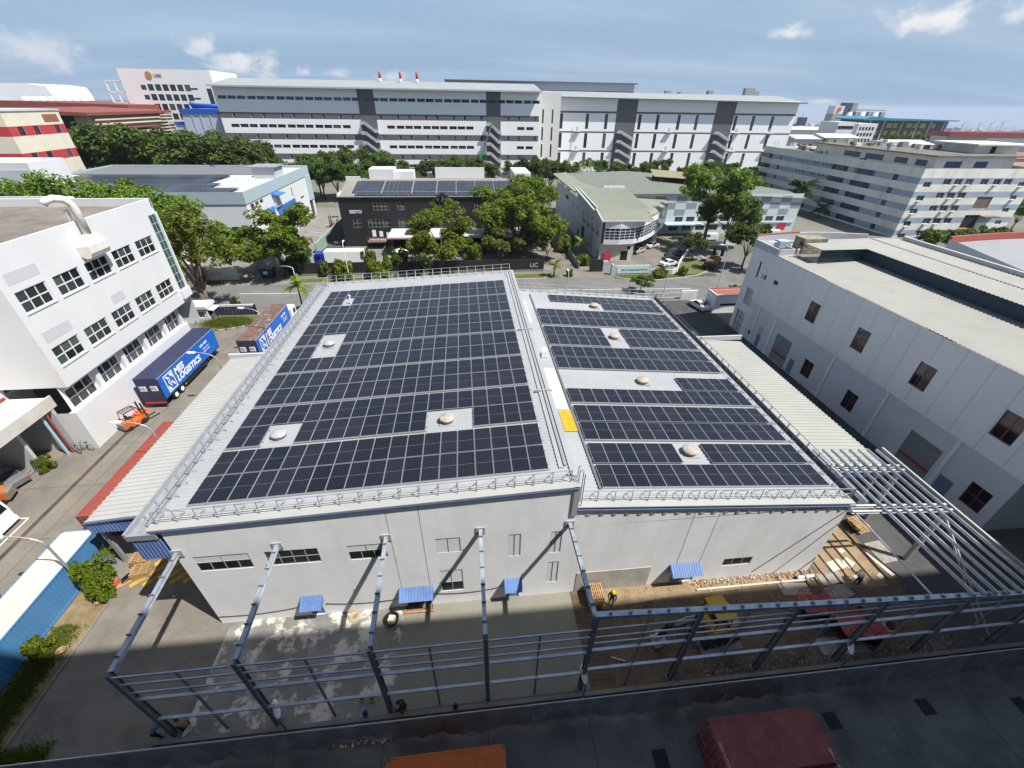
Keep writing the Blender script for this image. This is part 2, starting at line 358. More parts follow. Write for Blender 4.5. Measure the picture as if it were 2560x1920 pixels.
sheet('forecourt.001', rect(-17.6, 10.6, -5.7, 17.6), 0.016, M_plaster)
sheet('forecourt.002', rect(-5.7, 11.0, 6.55, 17.6), 0.024, M_newc)
sheet('earth', rect(6.55, 9.9, 32.2, 26), 0.012, M_soil)
sheet('lane_and_shade', rect(32.2, 9.9, 43.4, 21.5), 0.012, M_dasph)  # asphalt; its dark colour also paints in shade beside the clay
sheet('earth.001', ((26.6, 15.8), (31.2, 15.6), (31.9, 17.2), (31.9, 22), (26.6, 22)), 0.016, M_sand)
sheet('earth.002', ((8.7, 15.9), (13.5, 16.3), (26.2, 16.6), (26.2, 17.42), (8.7, 17.42)), 0.016, M_sand)
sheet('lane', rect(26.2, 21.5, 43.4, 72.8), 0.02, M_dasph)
sheet('container_yard', rect(-60, -1.0, 70, 9.88), 0.004, M_cyard)
# road with a side road to the right
sheet('road', ((-700, 73.4), (66, 73.4), (700, 73.4), (700, 85.2), (69, 85.2), (66, 88), (66, 330), (55.0, 330), (55.0, 92), (53.4, 87.8), (50, 85.4), (46, 84.0), (40, 82.9), (34.5, 83.2), (30.6, 85.2), (-700, 85.2)), 0.030, M_asph)
sheet('road.001', rect(-700, 205, 700, 214), 0.034, M_asph)
# paved entrances beyond the road
sheet('yard.002', rect(-100, 85.2, -36.0, 160), 0.010, M_conc)
sheet('yard.003', rect(-36, 90.5, 18.5, 160), 0.014, M_conc)
sheet('yard.004', rect(18.5, 85.2, 30.8, 150), 0.018, M_yard)
sheet('yard.005', ((30.8, 86.4), (46, 87.5), (53.5, 96), (62, 118), (100, 118), (100, 150), (30.8, 150)), 0.022, M_yard)
sheet('lawn', ((31.2, 84.4), (35, 83.35), (40, 83.1), (46, 84.2), (50, 85.6), (53.2, 88), (54.8, 92), (54.8, 119), (52.5, 119), (52.0, 97), (45.4, 87.8), (31.6, 86.8)), 0.034, M_grass)
sheet('lawn.001', rect(-34, 85.4, 16, 88.4), 0.034, M_grass)
sheet('lawn.002', rect(-58, 85.6, -48, 88.2), 0.034, M_grass)
sheet('lawn.003', rect(16.5, 85.6, 19.5, 87.6), 0.034, M_grass)
sheet('lawn.004', ((-43.2, 65.2), (-36.0, 66.0), (-35.2, 68), (-36, 70.5), (-43, 70.5)), 0.034, M_grass)
# kerbs
def kerb(name, pts, w=0.22, h=0.13, m=M_kerb, z=0.03):
    mb = MB()
    for i in range(len(pts)-1):
        p, q = Vector((*pts[i], z+h/2)), Vector((*pts[i+1], z+h/2)); mb.beam(p, q, w, h)
    return kind(mb.build(name, m), 'structure')
kerb('kerb', ((-700, 85.3), (-48.0, 85.3))); kerb('kerb.001', ((-35.6, 86.6), (-35.0, 85.8), (-33.8, 85.35), (16.4, 85.3)))
kerb('kerb.002', ((31.0, 86.0), (31.6, 84.9), (33, 83.9), (35.4, 83.2), (40, 82.95), (46, 84.05), (50, 85.45), (53.3, 87.85), (54.9, 92), (54.95, 120), (54.95, 200)))
kerb('kerb.003', ((-700, 73.3), (-38, 73.3))); kerb('kerb.004', ((-30, 73.3), (43, 73.3)))
kerb('kerb.005', ((-43.0, 65.0), (-39.5, 64.9), (-36.6, 65.8), (-35.2, 67.4), (-35.0, 69.6), (-36.6, 71.6)), 0.18, 0.18, mat('painted_kerb', (0.5, 0.5, 0.48), 0.8, col2=(0.03, 0.03, 0.03), scale=1.1))
# painted markings
def marks(name, items, m, z):
    mb = MB()
    for (x0, y0, x1, y1, w) in items:
        p = Vector((x0, y0, z)); q = Vector((x1, y1, z)); n = (q-p).normalized().cross(Vector((0, 0, 1)))*w/2
        mb.quad(p-n, q-n, q+n, p+n)
    return kind(mb.build(name, m), 'structure')
marks('road_line', [(-43, 80.7, 10, 79.0, 0.16), (10, 79.0, 44.5, 77.75, 0.16)], M_line, 0.036)
marks('road_line.001', [(54.0, 90, 57.4, 93.2, 0.16), (57.4, 93.2, 57.4, 101, 0.16)], M_line, 0.036)
marks('bay_line', [(-41.9, 28.4, -39.0, 28.4, .12), (-39.0, 28.4, -39.0, 24.2, .12), (-39.0, 24.2, -44, 24.2, .12), (-39.0, 19.8, -44, 19.8, .12)], M_line, 0.010)
marks('bay_line.001', [(-44 + i*0.6, 124 + i*2.9, -36.5 + i*0.6, 121.5 + i*2.9, .12) for i in range(8)], M_line, 0.020)
mb_j = [(x, 10, x, 73, .05) for x in (-59, -53, -47.5, -41.8, -36.2)]+[(-65, y, -28.5, y, .05) for y in (14, 20, 26, 32, 38, 44, 50, 56, 62, 68)]
marks('slab_joint', mb_j, mat('joint_dark', (0.07, 0.066, 0.06), .95), .0085)
marks('slab_joint.001', [(x, -1, x, 9.8, .05) for x in range(-54, 66, 6)]+[(-60, 4.4, 70, 4.4, .05)], mat('joint_dark', (0.07, 0.066, 0.06)), .0085)
marks('warning_stripe', [(-27.3 + i*0.95, 20.9, -24.3 + i*0.95, 23.9, 0.36) for i in range(6)], M_yline, 0.018)
marks('bay_line.002', [(-36.2, 112, -36.2, 150, .25)], M_yline, 0.020)
# open drain with steel grating in the yard
d = MB(); d.box(-38.15, 16, 0.006, -37.75, 41, 0.012); kind(d.build('drain', mat('drain_dark', (0.035, 0.03, 0.028), 0.9, col2=(0.09, 0.06, 0.05), scale=0.7)), 'structure')
for i, (x, y) in enumerate(((3.0, 6.6), (9.6, 7.3), (20.6, 8.0), (26.9, 8.1), (33.0, 7.6), (40.5, 8.0))):
    d = MB(); d.box(x-.42, y-.42, 0.006, x+.42, y+.42, 0.014)
    for k in range(6): d.box(x-.38, y-.36+k*.13, 0.014, x+.38, y-.31+k*.13, 0.02)
    tag(d.build('drain_grating', M_black), 'dark square drain grating set in the container yard slab', 'drain grating', 'gratings in the container yard')
# ============================================================ the warehouse with the solar roof
FY = 17.43; RY = 57.2; XL, XM, XR = -18.2, 6.1, 25.9
zl = lambda x: 10.15 + (x+18.2)*0.0498
zr = lambda x: 9.44 - (x-6.1)*0.0845
wh = thing('warehouse', 'pale grey warehouse whose two-level roof carries rows of solar panels', 'warehouse', (4, FY, 0))
holesL = [(-17.42, 6.05, -14.2, 7.5), (-13.3, 6.08, -10.1, 7.48), (-8.35, 6.0, -5.96, 7.44), (-2.84, 5.98, -1.26, 7.45), (-2.84, 1.54, -1.28, 4.0), (1.88, 5.0, 2.7, 7.32), (4.69, 5.02, 5.46, 7.29), (4.67, 1.52, 5.46, 3.97),
          (-12.1, 0.02, -11.2, 2.05), (-5.4, 0.02, -3.7, 2.05), (1.75, 0.02, 2.7, 2.05)]
mb = MB(); H0 = 10.0
facade(mb, (XL, FY, 0), (1, 0, 0), XM-XL, H0, [(a-XL, b, c-XL, d) for a, b, c, d in holesL], 0.10)
mb.prism([(XL, H0), (XM, H0), (XM, zl(XM)-.05), (XL, zl(XL)-.05)], 'y', FY, FY+0.2)
mb.quad((XM, FY, 0), (XM, RY, 0), (XM, RY, zl(XM)-.05), (XM, FY, zl(XM)-.05)); mb.quad((XL, RY, 0), (XL, FY, 0), (XL, FY, zl(XL)-.05), (XL, RY, zl(XL)-.05))
mb.quad((XM, RY, 0), (XL, RY, 0), (XL, RY, zl(XL)-.05), (XM, RY, zl(XM)-.05))
mb.build('wall', M_wall, wh, fix=False)
holesR = [(18.13, 1.6, 20.42, 2.48), (14.3, 0.02, 16.2, 2.05)]
mb = MB(); H1 = 7.6
facade(mb, (XM, FY+.003, 0), (1, 0, 0), XR-XM, H1, [(a-XM, b, c-XM, d) for a, b, c, d in holesR], 0.10)
mb.prism([(XM+.01, H1), (XR, H1), (XR, zr(XR)-.25), (XM+.01, zr(XM)-.25)], 'y', FY+.003, FY+0.2)
mb.quad((XR, FY+.003, 0), (XR, 55.2, 0), (XR, 55.2, zr(XR)-.25), (XR, FY+.003, zr(XR)-.25)); mb.quad((XR, 55.2, 0), (XM, 55.2, 0), (XM, 55.2, zr(XM)-.25), (XR, 55.2, zr(XR)-.25))
mb.build('wall', M_wall, wh, fix=False)
# vertical panel joints and the grey skirting where plaster was cut back
mb = MB()
for x in (-5.55, -3.6): mb.box(x-.02, FY-.006, 2.4, x+.02, FY, zl(x)-.2)
for x in (14.4, 16.2): mb.box(x-.02, FY-.004, 0.2, x+.02, FY+.002, zr(x)-.5)
mb.build('wall_joint', M_grey, wh)
mb = MB(); mb.box(6.9, FY-.035, 0.0, 12.5, FY, 2.35); mb.build('wall_patch', mat('raw_render', (0.46, 0.44, 0.40), 0.95, var=0.3, scale=0.8, bump=0.5), wh)
# openings under the right eave where the old canopy beams were cut away
mb = MB()
for i in range(22): x = 7.0 + i*0.87; z = zr(x)-.72; mb.box(x-.13, FY-.04, z, x+.13, FY+.002, z+.2)
mb.build('beam_pocket', mat('broken_plaster', (0.16, 0.10, 0.06), 0.95, col2=(0.5, 0.42, 0.3), scale=6), wh)
# roof sheets
mb = MB(); ln = sqrt((XM-XL+.5)**2 + (zl(XM)-zl(XL-.5))**2)
mb.corr((XL-.5, RY, zl(XL-.5)), (0, -1, 0), (1, 0, 0.0498), RY-FY, ln, 0.34, 0.045)
mb.build('roof_sheet', M_roofgrey, wh, fix=False)
mb = MB(); mb.corr((XM, 55.2, zr(XM)), (0, -1, 0), (1, 0, -0.0845), 55.2-FY, 20.0, 0.34, 0.045)
mb.build('roof_sheet', M_roofgrey, wh, fix=False)
# parapet between the levels, verge flashings, eave beam and gutters
mb = MB(); mb.box(XM-.25, FY-.1, 8.8, XM+.12, RY, zl(XM)+.12)
mb.beam((5.35, 19.1, zl(5.35)+.07), (5.35, 56.6, zl(5.35)+.07), .28, .10); mb.box(5.0, 55.4, zl(5)+.03, XM-.25, 56.6, zl(5)+.09)
mb.build('ridge_flashing', M_roofgrey, wh)
for p_, q_, w_ in (((XL-.6, FY+.35, zl(XL-.6)+.08), (XM, FY+.35, zl(XM)+.08), .9), ((XM+.15, FY+.4, zr(XM)+.08), (XR+.2, FY+.4, zr(XR+.2)+.08), .9), ((XL-.6, RY-.2, zl(XL-.6)+.08), (XM, RY-.2, zl(XM)+.08), .6), ((XM+.15, 55.0, zr(XM)+.08), (XR+.2, 55.0, zr(XR)+.08), .6)): mb = MB(); mb.beam(p_, q_, w_, .08); mb.build('verge_flashing', M_rooflight, wh)
mb = MB(); mb.beam((XL-.4, FY-.10, zl(XL)-.06), (XM+.02, FY-.10, zl(XM)-.06), .1, .11); mb.beam((XM+.12, FY-.08, zr(XM)-.14), (XR+.3, FY-.08, zr(XR+.3)-.14), .1, .09)
mb.build('blue_fascia', M_bluetrim, wh)
mb = MB()
mb.box(XL-1.75, FY-.1, 9.72, XL-.55, RY, 9.80); mb.box(XL-1.85, FY-.15, 9.72, XL-1.70, RY, 10.12); mb.box(XL-.62, FY-.1, 9.8, XL-.55, RY, 10.05); mb.box(XL-1.8, FY-.16, 9.55, XL-.2, FY-.05, 9.98)
mb.build('gutter', M_rail, wh)
mb = MB(); mb.box(XR+.1, FY+.3, 7.45, XR+.75, 55.4, 7.5); mb.box(XR+.72, FY+.3, 7.45, XR+.8, 55.4, 7.85)
mb.build('gutter', M_prime, wh)
mb = MB(); mb.corr((XL-1.75, FY-.06, 7.75), (1, 0, 0), (0, 0, 1), 1.65, 1.78, .22, .04); mb.corr((XL-1.75, FY+.2, 7.75), (1, 0, 0), (0, 0, 1), 1.65, 1.78, .22, .04)
mb.build('side_cladding', M_bluesheet, wh, fix=False)
# skylight strip and yellow access panel beside the parapet
mb = MB(); mb.corr((7.0, 24.9, zr(7.0)+.09), (0, 1, 0), (1, 0, -.0845), 2.7, 1.05, .25, .03); kind_o = mb.build('access_panel', mat('amber_sheet', (0.62, 0.33, 0.02), .45, var=.2, scale=2), wh, fix=False)
mb = MB(); mb.corr((6.5, 27.8, zr(6.5)+.08), (0, 1, 0), (1, 0, -.0845), 6.6, 1.4, .25, .03); mb.build('patch_sheet', mat('new_cream_sheet', (0.70, 0.69, 0.62), .5), wh, fix=False)
# cable trays
mb = MB()
mb.box(5.55, 19.2, zl(5.55)+.1, 5.7, 56.5, zl(5.55)+.2); mb.box(4.9, 27.6, zl(5)+.05, 6.3, 27.75, zl(6)+.2)
mb.box(4.85, 38.7, zl(5)+.05, 6.3, 38.85, zl(6)+.2); mb.build('cable_tray', M_grey, wh)
mb = MB()
for i in range(5): mb.box(6.85, 44.2+i*1.35, zr(6.9)+.05, 7.1, 45.1+i*1.35, zr(6.9)+.3)
mb.box(7.0, 36.4, zr(7)+.05, 7.6, 37.2, zr(7)+.75)
mb.build('switch_box', M_white2, wh)
mb = MB(); mb.beam((8.15, 18.9, zr(8.15)+.12), (8.15, 53.5, zr(8.15)+.12), .16, .08); mb.build('cable_tray', M_prime, wh)
# roof access ladder hoops
for y in (18.1, 17.75):
    mb = MB(); mb.tube([(6.45, y-.25, zr(6.45)), (6.45, y-.25, zl(6)+1.0), (6.3, y-.1, zl(6)+1.15), (6.2, y+.05, zl(6)+1.0), (6.2, y+.05, zl(6)+.1)], .035, 6); mb.build('ladder_rail', M_rail, wh)
# windows, louvres and doors
G1 = mat('grey_louvre', (0.40, 0.42, 0.42), 0.6)
slat_me = {}
def louvre(parent, O, U, x0, z0, x1, z1, n, depth=0.03, m=G1, name='louvre'):
    w = round(x1-x0, 3); h = z1-z0; key = (w, round(h/n, 3), m.name)
    if key not in slat_me:
        mb = MB(); mb.prism([(0, 0), (0.07, h/n*.95), (0.085, h/n*.95), (0.015, 0)], 'x', 0, w); slat_me[key] = mb.mesh('slat', m)
    M = wall_matrix(O, U); fr = MB(); fr.box(0, 0, 0, w, .05, .03); fr.box(0, 0, h-.03, w, .05, h); fr.box(0, 0, .03, .03, .05, h-.03); fr.box(w-.03, 0, .03, w, .05, h-.03); fr.box(w/2-.02, 0, .03, w/2+.02, .05, h-.03)
    key2 = ('f', w, round(h, 3), m.name)
    if key2 not in slat_me: slat_me[key2] = fr.mesh('louvre', m)
    o = place(name, slat_me[key2], M @ Matrix.Translation((x0, depth-.02, z0)), parent)
    for i in range(n): place('slat', slat_me[key], M @ Matrix.Translation((x0, depth, z0+h*i/n)), o)
    return o
WO = (0, FY, 0); UX = (1, 0, 0)
mb = MB()
for a, b, c, d in holesL+holesR: mb.box(a-.03, FY+.13, b-.03, c+.03, FY+.16, d+.03)
mb.build('dark_interior', M_dark, wh)
F1 = mat('old_aluminium', (0.42, 0.42, 0.40), 0.5, 0.3)
for (a, b, c, d), nx, lou in ((holesL[0], 4, .62), (holesL[1], 4, 0), (holesL[2], 3, .6), (holesL[4], 2, 1.4)):
    if lou:
        louvre(wh, WO, UX, a, d-lou, c, d, 8 if lou < 1 else 16); window(wh, WO, UX, (a, b, c, d-lou), nx, 1, F1, M_glass, .05, .02, split=True)
    else: window(wh, WO, UX, (a, b, c, d), nx, 2, F1, M_glass, .05, .02, split=True)
for h in (holesL[3], holesL[5], holesL[6], holesL[7]): louvre(wh, WO, UX, *h, 18 if h[3]-h[1] < 1.8 else 26)
window(wh, WO, UX, holesR[0], 3, 1, F1, M_glass, .05, .02, split=True)
for a, b, c, d in holesL[8:9] + holesL[10:11]:
    mb = MB(); mb.box(a, FY+.06, b, c, FY+.1, d); mb.build('door', M_bluesheet, wh)
# concertina shutter
dm = MB(); dm.prism([(0, 0), (.13, .10), (.26, 0), (.26, .02), (.13, .12), (0, .02)], 'z', 0, 2.0); sm = dm.mesh('shutter_leaf', mat('grey_shutter', (0.10, 0.105, 0.10), .6, .2, var=.3, scale=2))
for i in range(6): place('shutter_leaf', sm, Matrix.Translation((-5.35+i*.27, FY+.02, .03)), wh)
mb = MB(); mb.box(14.3, FY+.06, .02, 16.2, FY+.1, 2.05); mb.build('door', M_grey, wh)
# blue door canopies
for (a, c, z) in ((-12.35, -10.95, 2.42), (-5.75, -3.45, 2.42), (1.6, 2.85, 2.42), (13.95, 16.3, 2.42)):
    mb = MB(); dep = .78
    mb.corr((c, FY-.01, z), (-1, 0, 0), (0, -dep, -.55), c-a, sqrt(dep**2+.55**2), .2, .025)
    mb.prism([(FY, z-.02), (FY-dep, z-.57), (FY-dep, z-.66), (FY, z-.66)], 'x', a-.02, a); mb.prism([(FY, z-.02), (FY-dep, z-.57), (FY-dep, z-.66), (FY, z-.66)], 'x', c, c+.02)
    mb.build('door_canopy', M_bluesheet, wh, fix=False)
# wall cables
mb = MB()
def sag(p, q, s, n=10): return [tuple(Vector(p).lerp(Vector(q), t/n) - Vector((0, 0, s*4*(t/n)*(1-t/n)))) for t in range(n+1)]
mb.tube(sag((XL+.1, FY-.05, .95), (-12.4, FY-.05, 1.35), .25), .018, 4); mb.tube(sag((-10.9, FY-.05, 1.4), (-5.8, FY-.05, 1.2), .25), .018, 4); mb.tube(sag((-3.4, FY-.05, 1.45), (1.5, FY-.05, 1.6), .3), .018, 4)
mb.build('cable', M_black, wh)
# stay cables at the right corner
mb = MB(); mb.tube([(XR, FY-.02, 7.3), (21.0, FY-.03, .5)], .03, 5); mb.build('stay_cable', M_prime, wh)
# ------------------------------------------------------------ solar arrays
def solar_mat():
    m = bpy.data.materials.new('solar_cells'); m.use_nodes = True; nt = m.node_tree; N = nt.nodes; L = nt.links; b = N['Principled BSDF']
    tc = N.new('ShaderNodeTexCoord'); sp = N.new('ShaderNodeSeparateXYZ'); L.new(tc.outputs['Object'], sp.inputs[0])
    def M(op, a, b_=None):
        n = N.new('ShaderNodeMath'); n.operation = op
        for i, v in enumerate((a, b_)):
            if v is None: continue
            if isinstance(v, (int, float)): n.inputs[i].default_value = v
            else: L.new(v, n.inputs[i])
        return n.outputs[0]
    fx = M('LESS_THAN', M('FRACT', M('MULTIPLY', sp.outputs[0], 1/0.183)), 0.05)      # cell columns
    fy = M('LESS_THAN', M('FRACT', M('MULTIPLY', sp.outputs[1], 1/0.0935)), 0.07)     # cell rows
    mid = M('LESS_THAN', M('ABSOLUTE', M('SUBTRACT', sp.outputs[1], 1.13)), 0.014)
    g = M('MAXIMUM', M('MULTIPLY', fx, .45), M('MULTIPLY', fy, .35)); g = M('MAXIMUM', g, mid)
    oi = N.new('ShaderNodeObjectInfo')
    base = N.new('ShaderNodeMixRGB'); L.new(oi.outputs['Random'], base.inputs[0]); base.inputs[1].default_value = (0.006, 0.007, 0.013, 1); base.inputs[2].default_value = (0.013, 0.013, 0.021, 1)
    pz = N.new('ShaderNodeNewGeometry'); nz = N.new('ShaderNodeTexNoise'); nz.inputs['Scale'].default_value = .45; nz.inputs['Detail'].default_value = 8; L.new(pz.outputs['Position'], nz.inputs[0]); L.new(M('ADD', M('MULTIPLY', nz.outputs[0], .26), .08), b.inputs['Roughness'])
    mx = N.new('ShaderNodeMixRGB'); L.new(g, mx.inputs[0]); L.new(base.outputs[0], mx.inputs[1]); mx.inputs[2].default_value = (0.11, 0.115, 0.135, 1)
    L.new(mx.outputs[0], b.inputs['Base Color']); b.inputs['Specular IOR Level'].default_value = 0.42
    return m
M_solar = solar_mat(); M_pframe = mat('panel_frame', (0.40, 0.42, 0.44), .4, .4)
def panel_mesh(w, l):
    mb = MB(); f = .019
    mb.box(0, 0, 0, w, f, .035); mb.box(0, l-f, 0, w, l, .035); mb.box(0, f, 0, f, l-f, .035); mb.box(w-f, f, 0, w, l-f, .035); mb.quad((f, f, .028), (w-f, f, .028), (w-f, l-f, .028), (f, l-f, .028), m=1)
    mb.quad((f, f, .004), (f, l-f, .004), (w-f, l-f, .004), (w-f, f, .004), m=0)
    return mb.mesh('solar_panel', [M_pframe, M_solar])
PM_L = panel_mesh(1.128, 2.27); PM_R = panel_mesh(1.118, 2.13)
def solar_array(label, x0, pitch, cells, zf, slope, pm, plen, group):
    # cells: list of (row y, set of column indices)
    ys = [c[0] for c in cells]; xs = [i for c in cells for i in c[1]]
    t = thing('solar_array', label, 'solar panels', (x0+pitch*min(xs), min(ys), zf(x0)), 0, group)
    ang = math.atan(slope); R = Matrix.Rotation(-ang, 4, 'Y')
    for (y, idx) in cells:
        for i in sorted(idx):
            x = x0+i*pitch; place('solar_panel', pm, Matrix.Translation((x, y, zf(x)+.17)) @ R, t)
        runs = []; 
        for i in sorted(idx):
            if runs and runs[-1][1] == i-1: runs[-1][1] = i
            else: runs.append([i, i])
        for a, b in runs:
            xa, xb = x0+a*pitch-.08, x0+(b+1)*pitch+.08
            for yy in (y+plen*.22, y+plen*.78):
                mb = MB(); mb.beam((xa, yy, zf(xa)+.11), (xb, yy, zf(xb)+.11), .045, .10); mb.build('rail', M_rail, t)
            if y != ys[0]: continue
            mb = MB(); yy = y-.02; mb.beam((xa, yy, zf(xa)+.13), (xb, yy, zf(xb)+.13), .03, .07); mb.build('edge_rail', M_pframe, t)
    return t
full = set(range(19)); PL = 2.27
rowsL = [19.0, 23.95, 28.88, 33.82, 38.85, 43.8, 48.72]
labL = ['unbroken two-deep solar array along the front guardrail of the higher roof', 'solar array second from the front of the higher roof, with two vent gaps', 'full solar array third from the front guardrail on the higher roof', 'solar array fourth from the front guardrail, its far side notched round a vent', 'solar array fifth from the front guardrail, its near side notched round a vent', 'full solar array between the notched rows and the pipe-vent row of the higher roof', 'solar array along the rear guardrail of the higher roof, one panel missing']
for i, y in enumerate(rowsL):
    a, b = set(full), set(full)
    if i == 1: a -= {2, 3, 12, 13, 14}
    if i == 3: b -= {2, 3}
    if i == 4: a -= {2, 3}
    if i == 6: a -= {2}
    solar_array(labL[i], -17.35, 1.153, [(y, a), (y+2.33, b)], zl, 0.0498, PM_L, PL, 'solar arrays on the higher roof')
f15 = set(range(15))
blkR = [([(19.0, f15), (21.3, f15-{6, 7})], 'solar array at the front of the lower roof, gap round the nearest rusty vent'),
        ([(23.85, f15), (26.15, f15)], 'full two-deep solar array behind the front block of the lower roof'),
        ([(28.7, f15), (31.0, set(range(10, 15)))], 'solar array of the lower roof with a long bare strip and a short second row'),
        ([(34.4, f15), (36.7, f15)], 'full solar array just beyond the bare strip of the lower roof'),
        ([(39.25, f15-{6, 7}), (41.55, f15-{6, 7})], 'solar array of the lower roof split in two by a vent'),
        ([(44.2, f15), (46.5, f15)], 'full solar array between the split array and the rear array of the lower roof'),
        ([(49.2, set(range(8, 15))), (51.4, set(range(2, 15)))], 'stepped solar array along the rear guardrail of the lower roof')]
for cells, lab in blkR: solar_array(lab, 8.35, 1.135, cells, zr, -0.0845, PM_R, 2.13, 'solar arrays on the lower roof')
# ------------------------------------------------------------ roof ventilators
def vent(x, y, zf, m, label, s=1.0):
    z = zf(x); t = thing('roof_ventilator', label, 'roof vent', (x, y, z), 0, 'mushroom vents on the warehouse roof', s*.9)
    mb = MB(); mb.box(-.62, -.62, 0, .62, .62, .10); mb.build('base', M_roofgrey, t, local=True)
    mb = MB(); mb.lathe([(.50, .08), (.50, .42), (.44, .46)], 18); mb.build('collar', m, t, True, local=True)
    mb = MB(); mb.lathe([(.58, .36), (.63, .38), (.635, .46), (.60, .50), (.42, .58), (.40, .58), (.38, .60), (.2, .64), (.02, .65)], 22)
    mb.build('cap', m, t, True, local=True)
    mb = MB()
    for k in range(10): a = k*2*pi/10; mb.box(.47*cos(a)-.02, .47*sin(a)-.02, .1, .47*cos(a)+.02, .47*sin(a)+.02, .4)
    mb.build('fin', M_grey, t, local=True)
M_vent = mat('vent_metal', (0.42, 0.43, 0.43), .5, .2, var=.15, scale=2, coord='obj')
M_rust = mat('vent_rust', (0.42, 0.40, 0.37), .75, 0, col2=(0.34, 0.27, 0.22), scale=3.0, stain=.55, stain_col=(0.22, 0.14, 0.105), thr=(.52, .62))
vent(-14.0, 24.9, zl, M_vent, 'pale mushroom vent in the gap of the second solar row, near the left gutter'); vent(-2.0, 24.95, zl, M_rust, 'peeling mushroom vent in the wide gap of the second solar row'); vent(-13.9, 38.7, zl, M_vent, 'pale mushroom vent in the square notch between two solar rows')
vent(16.2, 22.5, zr, M_rust, 'rusty mushroom vent nearest the steel frame on the lower roof', 1.05); vent(16.1, 32.3, zr, M_rust, 'rusty mushroom vent on the bare strip of the lower roof'); vent(16.2, 41.5, zr, M_rust, 'rusty mushroom vent between the halves of the split solar array'); vent(16.2, 50.3, zr, M_rust, 'rusty mushroom vent beside the stepped rear solar array')
t = thing('vent_pipe', 'slim white vent pipe in the one-panel gap of the rear solar row', 'pipe', (-14.1, 49.3, zl(-14.1)))
mb = MB(); mb.lathe([(.09, 0), (.09, 1.0)], 10); mb.build('pipe', M_white2, t, local=True); mb = MB(); mb.lathe([(.13, .98), (.13, 1.1), (.05, 1.16)], 10); mb.build('cap', M_white2, t, local=True)
# ------------------------------------------------------------ guardrails
def guardrail(label, p, q, inward, step=1.15, h=1.0, dz=0.1, m=M_rail):
    p = Vector(p); q = Vector(q); d = q-p; n = max(1, int(round(d.length/step))); inn = Vector(inward)
    t = thing('guardrail', label, 'guardrail', p, 0, 'guardrails round the warehouse roof')
    mb = MB(); mb.tube([(0, 0, 0), (0, 0, h)], .028, 6); mb.tube([(inn.x*.02, inn.y*.02, h*.96), (inn.x*.75, inn.y*.75, .06)], .024, 5); mb.tube([(0, 0, .05), (inn.x*.75, inn.y*.75, .05)], .02, 5)
    pm = mb.mesh('post', m)
    for i in range(n+1): place('post', pm, Matrix.Translation(p+d*i/n+Vector((0, 0, dz))), t)
    for hh in (h, h*.52): mb = MB(); mb.tube([p+Vector((0, 0, hh+dz)), q+Vector((0, 0, hh+dz))], .026, 6); mb.build('rail', m, t)
guardrail('guardrail along the front edge of the higher solar roof', (XL-.2, FY+.35, zl(XL)), (XM-.4, FY+.35, zl(XM-.4)), (0, 1, 0))
guardrail('guardrail along the gutter side of the higher solar roof', (XL-.6, FY+.35, 9.95), (XL-.6, RY-.3, 9.95), (.75, 0, 0), 1.05)
guardrail('guardrail along the rear edge of the higher solar roof', (XL-.4, RY-.3, zl(XL)), (XM-.4, RY-.3, zl(XM-.4)), (0, -.8, 0))
guardrail('guardrail along the front edge of the lower solar roof', (XM+.35, FY+.4, zr(XM+.35)), (XR, FY+.4, zr(XR)), (0, 1, 0))
guardrail('guardrail along the outer eave of the lower solar roof', (XR+.15, FY+.4, zr(XR)-.02), (XR+.15, 54.9, zr(XR)-.02), (-.8, 0, 0), 1.2, m=M_prime)
guardrail('guardrail along the rear edge of the lower solar roof', (XM+.35, 54.9, zr(XM+.35)), (XR, 54.9, zr(XR)), (0, -.8, 0))
# ============================================================ steel canopy frame
XC = [-18.0, -12.3, -5.8, 0.07, 5.85, 11.7, 17.5, 23.1, 28.85, 34.6, 40.4]; CY = 11.12
zb = lambda x: 8.62 - (x-5.85)*0.083
fr = thing('steel_canopy_frame', 'unclad grey steel canopy frame standing along the warehouse front', 'steel frame', (8, CY, 0))
def ibeam(mb, p, q, w, h, t=.03, m=0, mf=0):
    p = Vector(p); q = Vector(q); up = Vector((0, 0, 1)) if abs((q-p).normalized().z) < .9 else Vector((0, 1, 0))
    o = up*(h/2-t/2); mb.beam(p+o, q+o, w, t, mf, up); mb.beam(p-o, q-o, w, t, m, up); mb.beam(p, q, t, h-2*t, m, up)
for i, x in enumerate(XC):
    top = 7.62 if i < 4 else zb(x)-.1
    mb = MB(); p, q = (x, CY, 0), (x, CY, top)
    mb.beam((x, CY-.13, 0), (x, CY-.13, top), .24, .03, 0, (0, 1, 0)); mb.beam((x, CY+.13, 0), (x, CY+.13, top), .24, .03, 0, (0, 1, 0)); mb.beam(p, q, .03, .23, 0, (0, 1, 0))
    mb.box(x-.25, CY-.25, 0.03, x+.25, CY+.25, .07); mb.build('column', M_prime, fr)
for i in range(5):
    x = XC[i]; mb = MB(); ibeam(mb, (x, FY-.02, 8.0), (x, CY+.1, 7.5 if i < 4 else 8.3), .22, .30); mb.build('rafter', M_galv, fr)
    mb = MB(); mb.box(x-.3, FY-.06, 7.7, x+.3, FY, 8.3); mb.build('end_plate', M_roofgrey, fr)
    for k in range(6):
        t_ = (k+.6)/6.3; y = FY+(CY-FY)*t_; z = 8.0+((7.5 if i < 4 else 8.3)-8.0)*t_+.16
        mb = MB(); mb.box(x-.13, y-.015, z, x+.13, y+.015, z+.13); mb.build('cleat', M_prime, fr)
mb = MB(); ibeam(mb, (5.75, CY, zb(5.75)), (40.5, CY, zb(40.5)), .28, .34); mb.build('eave_beam', M_galv, fr)
